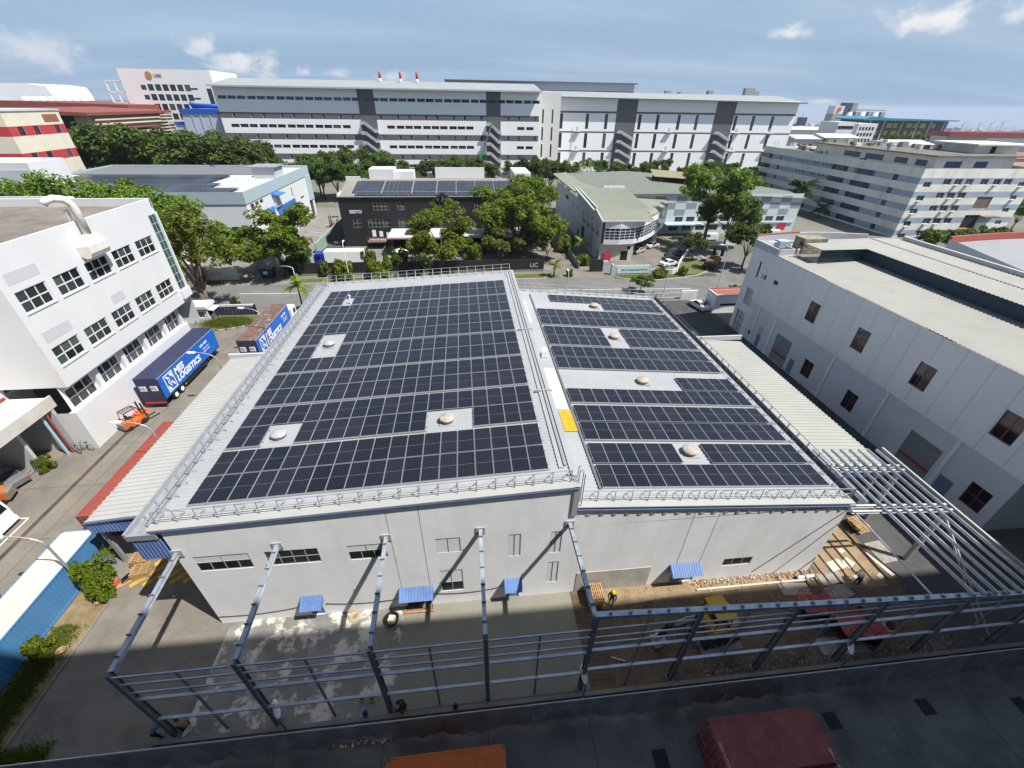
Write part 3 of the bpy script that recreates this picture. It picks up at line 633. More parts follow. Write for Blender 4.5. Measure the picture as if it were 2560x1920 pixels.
for k in range(30):
    x = 6.6+k*1.06; mb = MB(); mb.box(x-.02, CY-.12, zb(x)+.18, x+.02, CY+.10, zb(x)+.34); mb.box(x-.10, CY-.02, zb(x)+.18, x+.10, CY+.02, zb(x)+.32); mb.build('cleat', M_rail, fr)
for i in range(len(XC)-1):
    a, b = XC[i]+.15, XC[i+1]-.15
    zs = ((7.5, .07), (6.72, .07), (5.8, .07), (4.96, .15), (2.5, .15)) if i < 4 else ((min(7.5, zb(b)-.5), .07), (6.65, .07), (6.0, .07), (5.15, .15), (2.85, .15))
    for j, (z, d) in enumerate(zs):
        if i >= 8 and j == 0: continue
        if i == 7 and j == 2: continue
        mb = MB(); mb.box(a, CY-.16, z-.02, b, CY-.16+d, z+.02); mb.box(a, CY-.16, z-.09, b, CY-.148, z-.02); mb.build('girt', M_galv, fr)
    xm = (a+b)/2; mb = MB(); mb.box(xm-.05, CY-.04, 0, xm+.05, CY+.06, (7.4 if i < 4 else zb(xm)-.2)); mb.build('wind_post', M_prime, fr)
# roof purlins and cross beams over the side yard
zp = lambda x: 7.1 - (x-28)*0.05
for k, x in enumerate((28.7, 29.52, 30.36, 31.22, 32.08, 32.94, 33.8)):
    mb = MB(); y1 = 23.6; z = zb(x)+.3
    mb.box(x-.02, CY-.1, z-.1, x+.02, y1, z+.1); mb.box(x-.02, CY-.1, z+.1, x+.06, y1, z+.112); mb.box(x-.02, CY-.1, z-.112, x+.06, y1, z-.1); mb.build('purlin', M_galv, fr)
mb = MB(); z = zb(27.85)+.28; mb.box(27.8, 18.0, z-.1, 27.88, 23.6, z+.1); mb.box(27.8, 18.0, z+.1, 27.96, 23.6, z+.115); mb.build('purlin', M_galv, fr)
mb = MB(); mb.tube([(26.5, CY, 6.75), (26.5, FY+.6, 6.9)], .06, 6); mb.build('tie_tube', M_galv, fr)
for y in (17.85, 21.9):
    for dy in (0, .5):
        mb = MB(); ibeam(mb, (26.2, y-dy, zb(26.2)+.05), (34.5, y-dy, zb(34.5)+.05), .14, .24); mb.build('cross_beam', M_lgrey, fr)
mb = MB(); ibeam(mb, (34.85, CY, 6.15), (34.85, 24.0, 6.3), .17, .3); mb.build('edge_beam', mat('cream_steel', (0.36, 0.37, 0.34), .6, var=.15, scale=1), fr)
for (x, y) in ((34.6, 17.6), (34.6, 21.7)):
    mb = MB(); mb.box(x-.15, y-.15, 0, x+.15, y+.15, 6.1); mb.build('column', M_grey, fr)
for (p, q) in (((34.6, 11.3, .6), (34.6, 17.5, 5.5)), ((34.6, 17.6, 5.5), (34.6, 12, .6))):
    mb = MB(); mb.beam(p, q, .09, .09); mb.build('brace', M_rail, fr)
# ============================================================ shade-net boundary fence
M_net = mat('black_shade_net', (0.17, 0.172, 0.18), .85, col2=(0.26, 0.263, 0.27), scale=1.3, bump=.5, bscale=9)
fe = thing('boundary_fence', 'dark shade net fence sagging between posts beside the container yard', 'fence', (6, 9.8, 0))
pmesh = MB(); pmesh.tube([(0, 0, 0), (0, 0, 2.12)], .045, 6); pmesh = pmesh.mesh('post', M_rail)
nfx0, nfx1, nstep = -30.0, 44.0, 2.96; nf = int((nfx1-nfx0)/nstep)
for i in range(nf+1): place('post', pmesh, Matrix.Translation((nfx0+i*nstep, 9.85, 0)), fe)
for i in range(nf):
    x0 = nfx0+i*nstep; mb = MB(); mb.tube([(x0, 9.83, 2.05), (x0+nstep, 9.83, 2.05)], .04, 6); mb.build('top_rail', M_galv, fe)
    mb = MB(); mb.tube([(x0, 9.85, .25), (x0+nstep, 9.85, .25)], .03, 5); mb.build('bottom_rail', M_rail, fe)
    n = 16; mb = MB(); ph = rnd.random()*6; base = len(mb.v)
    for a in range(n+1):
        u = a/n
        for b in range(7):
            v = b/6; x = x0+u*nstep
            y = 9.78-.26*v-.07*v*sin(u*9+ph)-.05*v*sin(u*23+ph*2)-.10*v*v*cos(u*4+ph)
            z = 2.02-1.9*v+(.22*max(0, sin(u*7+ph))*(1 if b == 6 else .3))*v
            if i in (7, 8) and b >= 5 and abs((x0+u*nstep)+7.0) < 1.9: z += .95*(1-((x+7.0)/1.9)**2)*(1 if b == 6 else .8)
            mb.v.append((x, y, z))
    for a in range(n):
        for b in range(6): mb.f.append((a*7+b, a*7+b+1, (a+1)*7+b+1, (a+1)*7+b)); mb.m.append(0)
    mb.build('net_panel', M_net, fe, True, fix=False)
# low concrete channel inside the fence
mb = MB(); mb.box(-19, 10.62, 0, 44, 10.85, .22); mb.box(-19, 10.05, 0, 44, 10.15, .14); kind(mb.build('channel', M_conc), 'structure')
for i, (x, rz) in enumerate(((-11.5, .5), (5.85, 0.0), (22.9, -.55))):
    t = thing('flood_lamp', ('white oval flood lamp on a short pole by the patchy slab', 'white oval flood lamp on a short pole where the fresh slab meets the soil', 'white oval flood lamp on a short pole beside the red platform lifts')[i], 'lamp', (x, 10.5, 0), rz, 'flood lamps along the boundary fence')
    mb = MB(); mb.tube([(0, 0, 0), (0, 0, 1.9), (0, .1, 2.05)], .05, 7); mb.build('pole', M_prime, t, local=True)
    mb = MB(); n = 12
    prof = [(.02, 0), (.11, .08), (.17, .3), (.18, .6), (.13, .85), (.04, .98)]
    i0 = len(mb.v)
    for (r, yy) in prof:
        for j in range(n): a = 2*pi*j/n; mb.v.append((r*cos(a), .05+yy, 2.05+.35*yy+.45*r*sin(a)))
    for k in range(len(prof)-1):
        for j in range(n): mb.f.append((k*n+j, k*n+(j+1) % n, (k+1)*n+(j+1) % n, (k+1)*n+j)); mb.m.append(0)
    mb.f.append(tuple(range(n))); mb.f.append(tuple(range((len(prof)-1)*n, len(prof)*n))); mb.m += [0, 0]
    mb.build('lamp_head', M_white2, t, True, local=True)
# ============================================================ shipping containers
def container(label, loc, rz, L_, mside, mroof, txt=None, doors=True, group=None, mdoor=None):
    Wd, Hh = 2.44, 2.59; t = thing('shipping_container', label, 'container', loc, rz, group)
    mb = MB()
    for y in (-Wd/2, Wd/2):
        s = 1 if y > 0 else -1
        mb.corr((-L_/2+.12, y-s*.06, .16), (1, 0, 0), (0, 0, 1), L_-.24, Hh-.3, .28, .036 if s < 0 else -.036)
    mb.quad((L_/2-.06, -Wd/2+.08, .1), (L_/2-.06, Wd/2-.08, .1), (L_/2-.06, Wd/2-.08, Hh-.1), (L_/2-.06, -Wd/2+.08, Hh-.1))
    mb.quad((-L_/2+.1, -Wd/2+.1, .12), (L_/2-.1, -Wd/2+.1, .12), (L_/2-.1, Wd/2-.1, .12), (-L_/2+.1, Wd/2-.1, .12)); mb.build('side_panels', mside, t, local=True, fix=False)
    mb = MB(); mb.corr((-L_/2+.3, Wd/2-.09, Hh-.045), (1, 0, 0), (0, -1, 0), L_-.6, Wd-.18, .27, -.03, 0, ((0, 0), (.62, 0), (.68, 1), (.94, 1)))
    mb.quad((-L_/2+.05, -Wd/2+.09, Hh-.045), (-L_/2+.3, -Wd/2+.09, Hh-.045), (-L_/2+.3, Wd/2-.09, Hh-.045), (-L_/2+.05, Wd/2-.09, Hh-.045)); mb.quad((L_/2-.3, -Wd/2+.09, Hh-.045), (L_/2-.05, -Wd/2+.09, Hh-.045), (L_/2-.05, Wd/2-.09, Hh-.045), (L_/2-.3, Wd/2-.09, Hh-.045))
    mb.build('roof', mroof, t, local=True, fix=False)
    mb = MB()
    for y in (-Wd/2+.05, Wd/2-.05):
        mb.box(-L_/2+.02, y-.05, 0.02, L_/2-.02, y+.05, .16); mb.box(-L_/2+.02, y-.04, Hh-.12, L_/2-.02, y+.04, Hh-.015)
        for x in (-L_/2+.06, L_/2-.06): mb.box(x-.06, y-.055, .1, x+.06, y+.055, Hh-.05)
    for x in (-L_/2+.05, L_/2-.05): mb.box(x-.045, -Wd/2+.1, Hh-.13, x+.045, Wd/2-.1, Hh-.018); mb.box(x-.045, -Wd/2+.1, .02, x+.045, Wd/2-.1, .15)
    mb.build('frame', mside, t, local=True)
    for x in (-1, 1):
        for y in (-1, 1):
            for z in (0, 1):
                cx_, cy_ = x*(L_/2-.08), y*(Wd/2-.075); z0 = 0 if not z else Hh-.12; mb = MB(); mb.box(cx_-.085, cy_-.08, z0, cx_+.085, cy_+.08, z0+.125); mb.build('corner_casting', M_cast, t, local=True)
    if doors:
        for s in (-1, 1):
            mb = MB(); y0, y1 = (s*.02, s*(Wd/2-.12)); mb.box(-L_/2-.005, y0, .17, -L_/2+.03, y1, Hh-.14)
            for k in range(4): z = .45+k*.55; mb.box(-L_/2-.03, y0+s*.08, z, -L_/2-.004, y1-s*.05, z+.2)
            dd = mb.build('door', mdoor or mside, t, local=True)
            for k in (.3, .75):
                mb = MB(); y = s*(k+.1); mb.tube([(-L_/2-.06, y, .12), (-L_/2-.06, y, Hh-.1)], .02, 6); mb.box(-L_/2-.075, y-.02, 1.0, -L_/2-.05, y+s*.35, 1.05); mb.build('lock_rod', M_steelbar, dd, local=True)
    if txt:
        for (s, size, x, y, U, V) in txt: lettering(t, s, size, M_line, (x, y, Hh-.035), U, V, extrude=.003) if False else _ct(t, s, size, x, y, Hh-.03, U, V)
    return t
def _ct(t, s, size, x, y, z, U, V):
    me = text_mesh(s, size, M_line, .002); U = Vector(U); V = Vector(V); Nn = U.cross(V)
    o = bpy.data.objects.new('lettering', me); COL.objects.link(o); o.parent = t
    o.matrix_basis = Matrix(((U.x, V.x, Nn.x, x), (U.y, V.y, Nn.y, y), (U.z, V.z, Nn.z, z), (0, 0, 0, 1)))
M_cast = mat('corner_casting', (0.22, 0.17, 0.10), .8, .2, var=.5, scale=6)
M_maroon = mat('maroon_container', (0.21, 0.05, 0.05), .7, col2=(0.28, 0.085, 0.08), scale=.9, stain=.45, stain_col=(0.30, 0.20, 0.17), bump=.1, thr=(.55, .8))
M_ocont = mat('orange_container', (0.52, 0.125, 0.022), .6, col2=(0.44, 0.10, 0.02), scale=1.2, stain=.25, stain_col=(0.2, 0.08, 0.03), thr=(.6, .8))
M_rcont = mat('red_container', (0.25, 0.055, 0.04), .6, col2=(0.22, 0.05, 0.04), scale=.7, stain=.3, stain_col=(0.33, 0.14, 0.10), thr=(.6, .8))
M_bcont = mat('blue_container', (0.055, 0.19, 0.40), .55, col2=(0.075, 0.22, 0.42), scale=.8, stain=.3, stain_col=(0.12, 0.16, 0.22), streak=True)
M_wroof = mat('white_container_roof', (0.55, 0.52, 0.455), .7, col2=(0.50, 0.465, 0.40), scale=.4, stain=.35, stain_col=(0.35, 0.24, 0.14), thr=(.6, .8))
container('maroon shipping container with weathered ribbed roof and locked door end', (15.05, 6.88, .01), 0, 6.06, M_maroon, M_maroon, [('EISU 212712 3', .2, 2.72, -.65, (0, -1, 0), (1, 0, 0)), ('EISU 212712', .2, -2.95, .15, (0, -1, 0), (1, 0, 0))])
container('bright orange shipping container close to the torn shade net', (-2.2, 6.88, .01), 0, 6.06, M_ocont, M_ocont)
container('long brick red container half under the pale lean-to roof', (-30.98, 31.9, .01), pi/2, 12.19, M_rcont, M_rcont, [('212712', .22, -5.75, .2, (0, -1, 0), (1, 0, 0))])
container('long blue container with a white painted roof beside the leafy bush', (-30.95, 18.35, .01), pi/2, 12.19, M_bcont, M_wroof, doors=False)
# ============================================================ tall building behind the viewpoint (its shadow covers the frontage)
tb = thing('tall_building', 'tall pale concrete block overlooking the container yard', 'building', (10, -9, 0))
mb = MB(); facade(mb, (90, -1.3, 0), (-1, 0, 0), 150, 61, [(6+i*6, 3+j*5.4, 10.5+i*6, 5.2+j*5.4) for i in range(23) for j in range(10) if not (9 <= i <= 14 and 4 <= j <= 6)], .3)
mb.quad((-60, -1.3, 61), (90, -1.3, 61), (90, -18, 61), (-60, -18, 61)); mb.quad((90, -18, 0), (-60, -18, 0), (-60, -18, 61), (90, -18, 61)); mb.quad((90, -1.3, 0), (90, -18, 0), (90, -18, 61), (90, -1.3, 61)); mb.quad((-60, -18, 0), (-60, -1.3, 0), (-60, -1.3, 61), (-60, -18, 61))
mb.build('wall', M_lgrey, tb, fix=False)
mb = MB(); mb.box(-58, -1.9, 2, 88, -1.7, 59); mb.build('glazing', M_glass, tb)
# ============================================================ people
M_skin = mat('skin', (0.20, 0.11, 0.07), .6); M_helmet = mat('yellow_helmet', (0.72, 0.46, 0.02), .35); M_hair = mat('black_hair', (0.012, 0.01, 0.01), .6)
def cloth(n, c): return mat(n, c, .9, var=.25, scale=6, coord='obj')
def person(label, loc, rz, J, shirt, trousers, helmet=None, sleeves=True):
    # J: joint name -> position; one continuous skinned body
    R_ = dict(pel=.145, wst=.135, chs=.165, nck=.062, hd0=.085, hd1=.105, hd2=.07, shL=.085, shR=.085, elL=.052, elR=.052, wrL=.037, wrR=.037, haL=.042, haR=.042, hiL=.105, hiR=.105, knL=.068, knR=.068, anL=.046, anR=.046, toL=.042, toR=.042)
    E = [('pel', 'wst'), ('wst', 'chs'), ('chs', 'nck'), ('nck', 'hd0'), ('hd0', 'hd1'), ('hd1', 'hd2')]
    for s in 'LR': E += [('chs', 'sh'+s), ('sh'+s, 'el'+s), ('el'+s, 'wr'+s), ('wr'+s, 'ha'+s), ('pel', 'hi'+s), ('hi'+s, 'kn'+s), ('kn'+s, 'an'+s), ('an'+s, 'to'+s)]
    names = [k for k in R_ if k in J]; ix = {k: i for i, k in enumerate(names)}
    me = bpy.data.meshes.new('body'); me.from_pydata([J[k] for k in names], [(ix[a], ix[b]) for a, b in E if a in ix and b in ix], []); me.update()
    o = bpy.data.objects.new('body_tmp', me); COL.objects.link(o); md = o.modifiers.new('skin', 'SKIN')
    for i, k in enumerate(names): r = R_[k]; me.skin_vertices[0].data[i].radius = (r, r*(.78 if k in ('wst', 'chs', 'pel') else 1)); me.skin_vertices[0].data[i].use_root = (k == 'pel')
    o.modifiers.new('sub', 'SUBSURF').levels = 1
    dg = bpy.context.evaluated_depsgraph_get(); bm_ = bpy.data.meshes.new_from_object(o.evaluated_get(dg)); bpy.data.objects.remove(o)
    for m in (cloth('shirt_'+shirt[0], shirt[1]), cloth('trousers_'+trousers[0], trousers[1]), M_skin, M_black): bm_.materials.append(m)
    def near(p):
        best = None
        for a, b in E:
            A, B = Vector(J[a]), Vector(J[b]); d = B-A; t_ = max(0, min(1, (p-A).dot(d)/max(d.length_squared, 1e-6))); dist = (p-(A+d*t_)).length
            if best is None or dist < best[0]: best = (dist, a, b, t_)
        return best
    for pl in bm_.polygons:
        _, a, b, t_ = near(pl.center); k = 0
        if a[:2] in ('hi', 'kn') or (a == 'pel' and b[:2] == 'hi') or (a == 'pel' and t_ < .35): k = 1
        if a[:2] == 'an': k = 3
        if a in ('nck', 'hd0', 'hd1') or a[:2] == 'wr' or (a[:2] == 'el' and t_ > .85) or (not sleeves and a[:2] == 'el'): k = 2
        pl.material_index = k; pl.use_smooth = True
    t = thing('person', label, 'person', loc, rz); b = link('body', bm_, t, True)
    hd = Vector(J['hd1']); ax = (Vector(J['hd2'])-Vector(J['nck'])).normalized(); q = Vector((0, 0, 1)).rotation_difference(ax).to_matrix().to_4x4()
    mb = MB()
    if helmet: mb.lathe([(.19, .02), (.135, .035), (.13, .09), (.10, .15), (.04, .175)], 14)
    else: mb.lathe([(.118, -.02), (.122, .05), (.10, .11), (.04, .135)], 12)
    h = mb.build('helmet' if helmet else 'hair', M_helmet if helmet else M_hair, t, True, local=True); h.matrix_basis = Matrix.Translation(hd+ax*.0) @ q
    for s in (-1, 1):   # fingers
        pass
    return t
def J_stand(**kw):
    J = dict(pel=(0, 0, .95), wst=(0, 0, 1.12), chs=(0, 0, 1.36), nck=(0, .01, 1.52), hd0=(0, .03, 1.58), hd1=(0, .03, 1.66), hd2=(0, .02, 1.75), shL=(-.2, 0, 1.42), shR=(.2, 0, 1.42), elL=(-.27, .02, 1.14), elR=(.27, .02, 1.14), wrL=(-.25, .16, .95), wrR=(.25, .16, .95), haL=(-.24, .2, .87), haR=(.24, .2, .87),
             hiL=(-.1, 0, .88), hiR=(.1, 0, .88), knL=(-.11, .03, .49), knR=(.11, .03, .49), anL=(-.12, 0, .09), anR=(.12, 0, .09), toL=(-.13, .17, .05), toR=(.13, .17, .05)); J.update(kw); return J
def J_bend(**kw):
    J = J_stand(pel=(0, -.12, .9), wst=(0, .03, 1.03), chs=(0, .28, 1.08), nck=(0, .43, 1.07), hd0=(0, .49, 1.05), hd1=(0, .56, 1.04), hd2=(0, .64, 1.02), shL=(-.2, .33, 1.1), shR=(.2, .33, 1.1), elL=(-.24, .40, .82), elR=(.24, .42, .82), wrL=(-.2, .47, .58), wrR=(.2, .5, .58), haL=(-.19, .5, .5), haR=(.19, .53, .5), hiL=(-.1, -.1, .83), hiR=(.1, -.1, .83)); J.update(kw); return J
def J_squat(**kw):
    J = J_stand(pel=(0, -.1, .34), wst=(0, -.02, .52), chs=(0, .12, .74), nck=(0, .22, .88), hd0=(0, .26, .93), hd1=(0, .30, 1.0), hd2=(0, .32, 1.09), shL=(-.2, .14, .79), shR=(.2, .14, .79), elL=(-.27, .33, .6), elR=(.27, .33, .6), wrL=(-.18, .52, .5), wrR=(.18, .52, .45), haL=(-.15, .58, .46), haR=(.15, .58, .4), hiL=(-.11, -.06, .33), hiR=(.11, -.06, .33), knL=(-.2, .3, .5), knR=(.2, .3, .5), anL=(-.17, .05, .09), anR=(.17, .05, .09), toL=(-.19, .22, .05), toR=(.19, .22, .05)); J.update(kw); return J
navy = ('navy', (0.02, 0.045, 0.14)); grey = ('grey', (0.16, 0.16, 0.16)); dkt = ('dark', (0.025, 0.03, 0.045)); olive = ('khaki', (0.17, 0.13, 0.06)); blk = ('black', (0.015, 0.015, 0.018)); lblu = ('denim', (0.08, 0.13, 0.24)); tan_ = ('tan', (0.30, 0.20, 0.15))
person('worker in navy overalls and yellow helmet beside the pallet stack', (9.35, 16.15, .02), 2.6, J_stand(elR=(.3, .1, 1.2), wrR=(.2, .33, 1.15), haR=(.17, .4, 1.15)), navy, ('ochre', (0.35, 0.22, 0.05)), True)
person('bareheaded worker in grey shirt bending over a pale board on the clay', (28.7, 15.9, .03), -.7, J_bend(), grey, dkt)
person('worker in yellow helmet and blue shirt at the end steel column', (-18.75, 11.0, .02), -.4, J_bend(pel=(0, -.05, .92)), lblu, dkt, True)
person('crouching worker in dark clothes behind the end steel column', (-17.45, 11.35, .02), 1.2, J_squat(), tan_, blk)
person('crouching worker in black clothes trowelling the fresh slab edge', (-4.9, 10.95, .22), 1.4, J_squat(), blk, olive)
person('worker in pale shirt and white helmet leaning on the smaller red lift', (25.0, 14.35, .02), 2.0, J_bend(), tan_, blk, True)
person('worker in dark clothes and yellow helmet between the two red lifts', (26.6, 13.55, .02), 2.8, J_stand(), blk, dkt, True)
# ============================================================ excavator
ex = thing('mini_excavator', 'yellow and black mini excavator on a pale board, arm folded over the soil', 'excavator', (15.9, 13.75, .06), 0.12, None, 1.22)
for s in (-1, 1):
    mb = MB(); mb.prism([(-1.1, .14), (-.95, 0), (.95, 0), (1.1, .14), (1.1, .34), (.95, .46), (-.95, .46), (-1.1, .34)], 'y', s*.72-.2, s*.72+.2); tr = mb.build('track', M_black, ex, local=True)
    mb = MB()
    for k in range(5): mb.wheel((-.8+k*.4, s*.93, .22), .13, .05, 'y', 10)
    mb.build('roller', M_prime, tr, local=True)
mb = MB(); mb.lathe([(.5, .42), (.5, .62)], 14); mb.build('slew_ring', M_black, ex, local=True)
M_exy = mat('excavator_yellow', (0.55, 0.33, 0.02), .45, var=.2, scale=2, coord='obj')
mb = MB(); mb.prism([(-.7, -.78), (.55, -.78), (.95, -.55), (1.1, 0), (.95, .55), (.55, .78), (-.7, .78)], 'z', .62, 1.25); mb.build('house', M_exy, ex, local=True)
mb = MB(); mb.prism([(.25, -.74), (.6, -.74), (.92, -.5), (1.03, 0), (.92, .5), (.6, .74), (.25, .74)], 'z', 1.25, 1.62); mb.build('engine_cover', M_exy, ex, local=True)
mb = MB(); mb.box(-.35, -.35, 1.25, .2, .35, 1.4); mb.box(.05, -.35, 1.4, .2, .35, 1.85); mb.build('seat', M_black, ex, local=True)
mb = MB()
for y in (-.6, .6):
    for x in (-.6, .25): mb.tube([(x, y, 1.25), (x, y, 2.35)], .035, 6)
mb.build('cab_post', M_black, ex, local=True); mb = MB(); mb.box(-.68, -.66, 2.33, .35, .66, 2.42); mb.build('canopy', M_exy, ex, local=True)
mb = MB(); mb.prism([(-.65, .7), (-1.6, 1.9), (-3.0, 1.75), (-3.02, 1.5), (-1.7, 1.6), (-.65, .45)], 'y', -.12, .12); mb.build('boom', M_prime, ex, local=True)
mb = MB(); mb.prism([(-2.85, 1.9), (-3.2, 1.85), (-3.55, .75), (-3.35, .7)], 'y', -.10, .10); mb.build('dipper_arm', M_black, ex, local=True)
mb = MB(); mb.tube([(-1.3, 0, 2.0), (-2.2, 0, 2.15)], .075, 8); mb.tube([(-2.2, 0, 2.15), (-3.0, 0, 1.98)], .04, 8, 1); mb.build('hydraulic_ram', [M_grey, M_steelbar], ex, local=True)
mb = MB(); mb.prism([(-3.65, .85), (-3.2, .75), (-3.1, .3), (-3.35, .05), (-3.75, .15), (-3.8, .3), (-3.4, .28), (-3.35, .55)], 'y', -.35, .35); mb.build('bucket', M_steelbar, ex, local=True)
mb = MB(); mb.box(-1.5, -.75, .08, -1.4, .75, .42); mb.beam((-1.4, -.4, .3), (-.9, -.4, .3), .08, .1); mb.beam((-1.4, .4, .3), (-.9, .4, .3), .08, .1); mb.build('dozer_blade', M_prime, ex, local=True)
# ============================================================ red platform lifts
M_liftred = mat('lift_red', (0.36, 0.045, 0.035), .5, var=.2, scale=2, coord='obj', stain=.3, stain_col=(0.40, 0.2, 0.17))
def lift(label, loc, rz, s=1.0):
    t = thing('platform_lift', label, 'lift', loc, rz, 'red platform lifts on the soil', s)
    mb = MB(); mb.box(-1.2, -.62, .25, 1.2, .62, .62); mb.build('chassis', M_black, t, local=True)
    for x in (-.85, .85):
        for y in (-.62, .62): mb = MB(); mb.wheel((x, y, .27), .27, .2, 'y', 14); mb.build('wheel', M_black, t, local=True)
    for y in (-.4, .4):
        mb = MB()
        for k in range(2): mb.beam((-1.0, y, .66+k*.2), (1.0, y, .84+k*.2), .05, .08); mb.beam((1.0, y*.9, .66+k*.2), (-1.0, y*.9, .84+k*.2), .05, .08)
        mb.build('scissor_arm', M_liftred, t, local=True)
    mb = MB(); mb.box(-1.32, -.72, 1.06, 1.32, .72, 1.16); mb.build('platform', M_liftred, t, local=True)
    for x in (-.35, .45): mb = MB(); mb.box(x-.01, -.7, 1.16, x+.01, .7, 1.175); mb.build('deck_seam', M_black, t, local=True)
    for z in (1.62, 2.15):
        mb = MB(); mb.tube([(-1.3, -.7, z), (1.3, -.7, z), (1.3, .7, z), (-1.3, .7, z), (-1.3, -.7, z)], .022, 6); mb.build('guard_rail', M_liftred, t, local=True)
    for x in (-1.3, -.43, .43, 1.3):
        for y in (-.7, .7): mb = MB(); mb.tube([(x, y, 1.16), (x, y, 2.15)], .022, 6); mb.build('rail_post', M_liftred, t, local=True)
    mb = MB(); mb.box(1.0, -.6, 1.7, 1.25, -.25, 2.05); mb.build('control_box', M_black, t, local=True)
lift('red platform lift on the soil with a worker leaning on it', (23.95, 14.3, .04), -.05, .92); lift('larger red platform lift parked on pale boards near the fence', (25.7, 12.55, .04), -.12, 1.12)
# ============================================================ boards, pallets and site clutter
M_ply = mat('worn_plywood', (0.34, 0.32, 0.29), .9, col2=(0.22, 0.205, 0.185), scale=1.6, stain=.4, stain_col=(0.12, 0.10, 0.08))
M_pale = mat('pale_board', (0.55, 0.50, 0.42), .9, col2=(0.44, 0.40, 0.33), scale=2.0)
boards = [((23.8, 16.0), 2.2, 1.0, -.12, M_ply), ((27.2, 16.55), 1.9, 1.0, .02, M_ply), ((27.0, 15.5), 2.0, 1.1, .2, M_ply), ((28.4, 17.6), 1.5, .8, .2, M_pale), ((29.6, 17.7), .9, .7, .5, M_pale), ((29.9, 18.8), .5, .35, .3, M_pale), ((24.4, 11.9), 3.4, 1.1, -.05, M_ply), ((27.6, 12.6), 2.4, 1.0, .25, M_ply), ((15.9, 13.3), 3.0, 2.2, .12, M_ply), ((31.3, 16.4), .5, .35, .4, M_pale), ((32.1, 17.4), .35, 2.2, .25, M_pale), ((29.5, 16.3), .5, .9, .6, M_pale), ((33.2, 18.4), 1.6, 1.9, .1, M_ply)]
bl = ['broad grey board on the soil below the warehouse corner', 'scuffed board at the foot of the warehouse corner', 'grey board under the clay edge by the bending worker', 'pale split board on the sunlit clay', 'pale board lying askew on the sunlit clay', 'small pale offcut at the top of the sunlit clay', 'long grey board under the larger red lift', 'grey board behind the larger red lift', 'wide board under the excavator tracks', 'small pale offcut beyond the bending worker', 'narrow pale plank lying along the clay edge', 'pale offcut at the feet of the bending worker', 'dark plywood sheet beneath the roof purlins']
for (c, w, h, rz, m), lb in zip(boards, bl):
    mb = MB(); mb.box(-w/2, -h/2, 0, w/2, h/2, .025); o = mb.build('board', m); o.location = (c[0], c[1], .022); o.rotation_euler = (0, 0, rz); tag(o, lb, 'board', 'boards laid over the soil')
def pallet_proto():
    t = thing('pallet', 'x', 'pallet', (0, 0, 0))
    sl_ = MB(); sl_.box(-.6, -.045, 0, .6, .045, .02); sl_ = sl_.mesh('slat', M_wood); bk = MB(); bk.box(-.05, -.5, 0, .05, .5, .085); bk = bk.mesh('bearer', M_wood)
    for k in range(7):
        o = link('slat', sl_, t, True); o.location = (0, -.45+k*.15, .11)
    for k in range(3):
        o = link('slat', sl_, t, True); o.location = (0, -.45+k*.45, 0)
    for x in (-.53, 0, .53):
        o = link('bearer', bk, t, True); o.location = (x, 0, .022)
    return t
pp = pallet_proto(); first = [True]
def pallet(loc, rz, label, group):
    if first[0]: first[0] = False; pp.location = loc; pp.rotation_euler = (0, 0, rz); pp['label'] = label; pp['group'] = group; return pp
    return copy_thing(pp, loc, rz, None, label, group)
for k in range(9): pallet((8.25+rnd.uniform(-.03, .03), 16.6+rnd.uniform(-.03, .03), .03+k*.135), pi/2+rnd.uniform(-.03, .03), 'wooden pallet in the tall stack beside the helmeted worker', 'pallet stack at the warehouse wall')
for k in range(5): pallet((-26.6+rnd.uniform(-.05, .05), 23.0, .03+k*.135), .1+rnd.uniform(-.05, .05), 'wooden pallet in the low stack on the yellow warning stripes', 'pallets by the blue fascia')
for k in range(4): pallet((-26.0+rnd.uniform(-.05, .05), 22.0, .03+k*.135), .15, 'wooden pallet in the front stack on the yellow warning stripes', 'pallets by the blue fascia')
for k in range(6): pallet((33.0+rnd.uniform(-.3, .3), 20.9+rnd.uniform(-.3, .3), .03+k*.135), rnd.uniform(-.4, .4), 'broken pallet in the heap under the roof purlins', 'pallet heap under the purlins')
# timber pit frame in front of the shutter
t = thing('formwork_pit', 'orange timber edged pit in front of the folding shutter', 'formwork', (-4.6, 17.0, 0))
for a in ((-5.62, 16.85, -3.5, 16.97), (-5.62, 16.97, -5.52, 17.4), (-3.6, 16.97, -3.5, 17.4)): mb = MB(); mb.box(a[0], a[1], .02, a[2], a[3], .16); mb.build('timber', mat('orange_timber', (0.42, 0.21, 0.09), .9, var=.3, scale=3), t)
mb = MB(); mb.box(-5.5, 16.98, .026, -3.62, 17.42, .05); mb.build('infill', mat('gravel_fill', (0.20, 0.18, 0.14), .95, var=.5, scale=8), t)
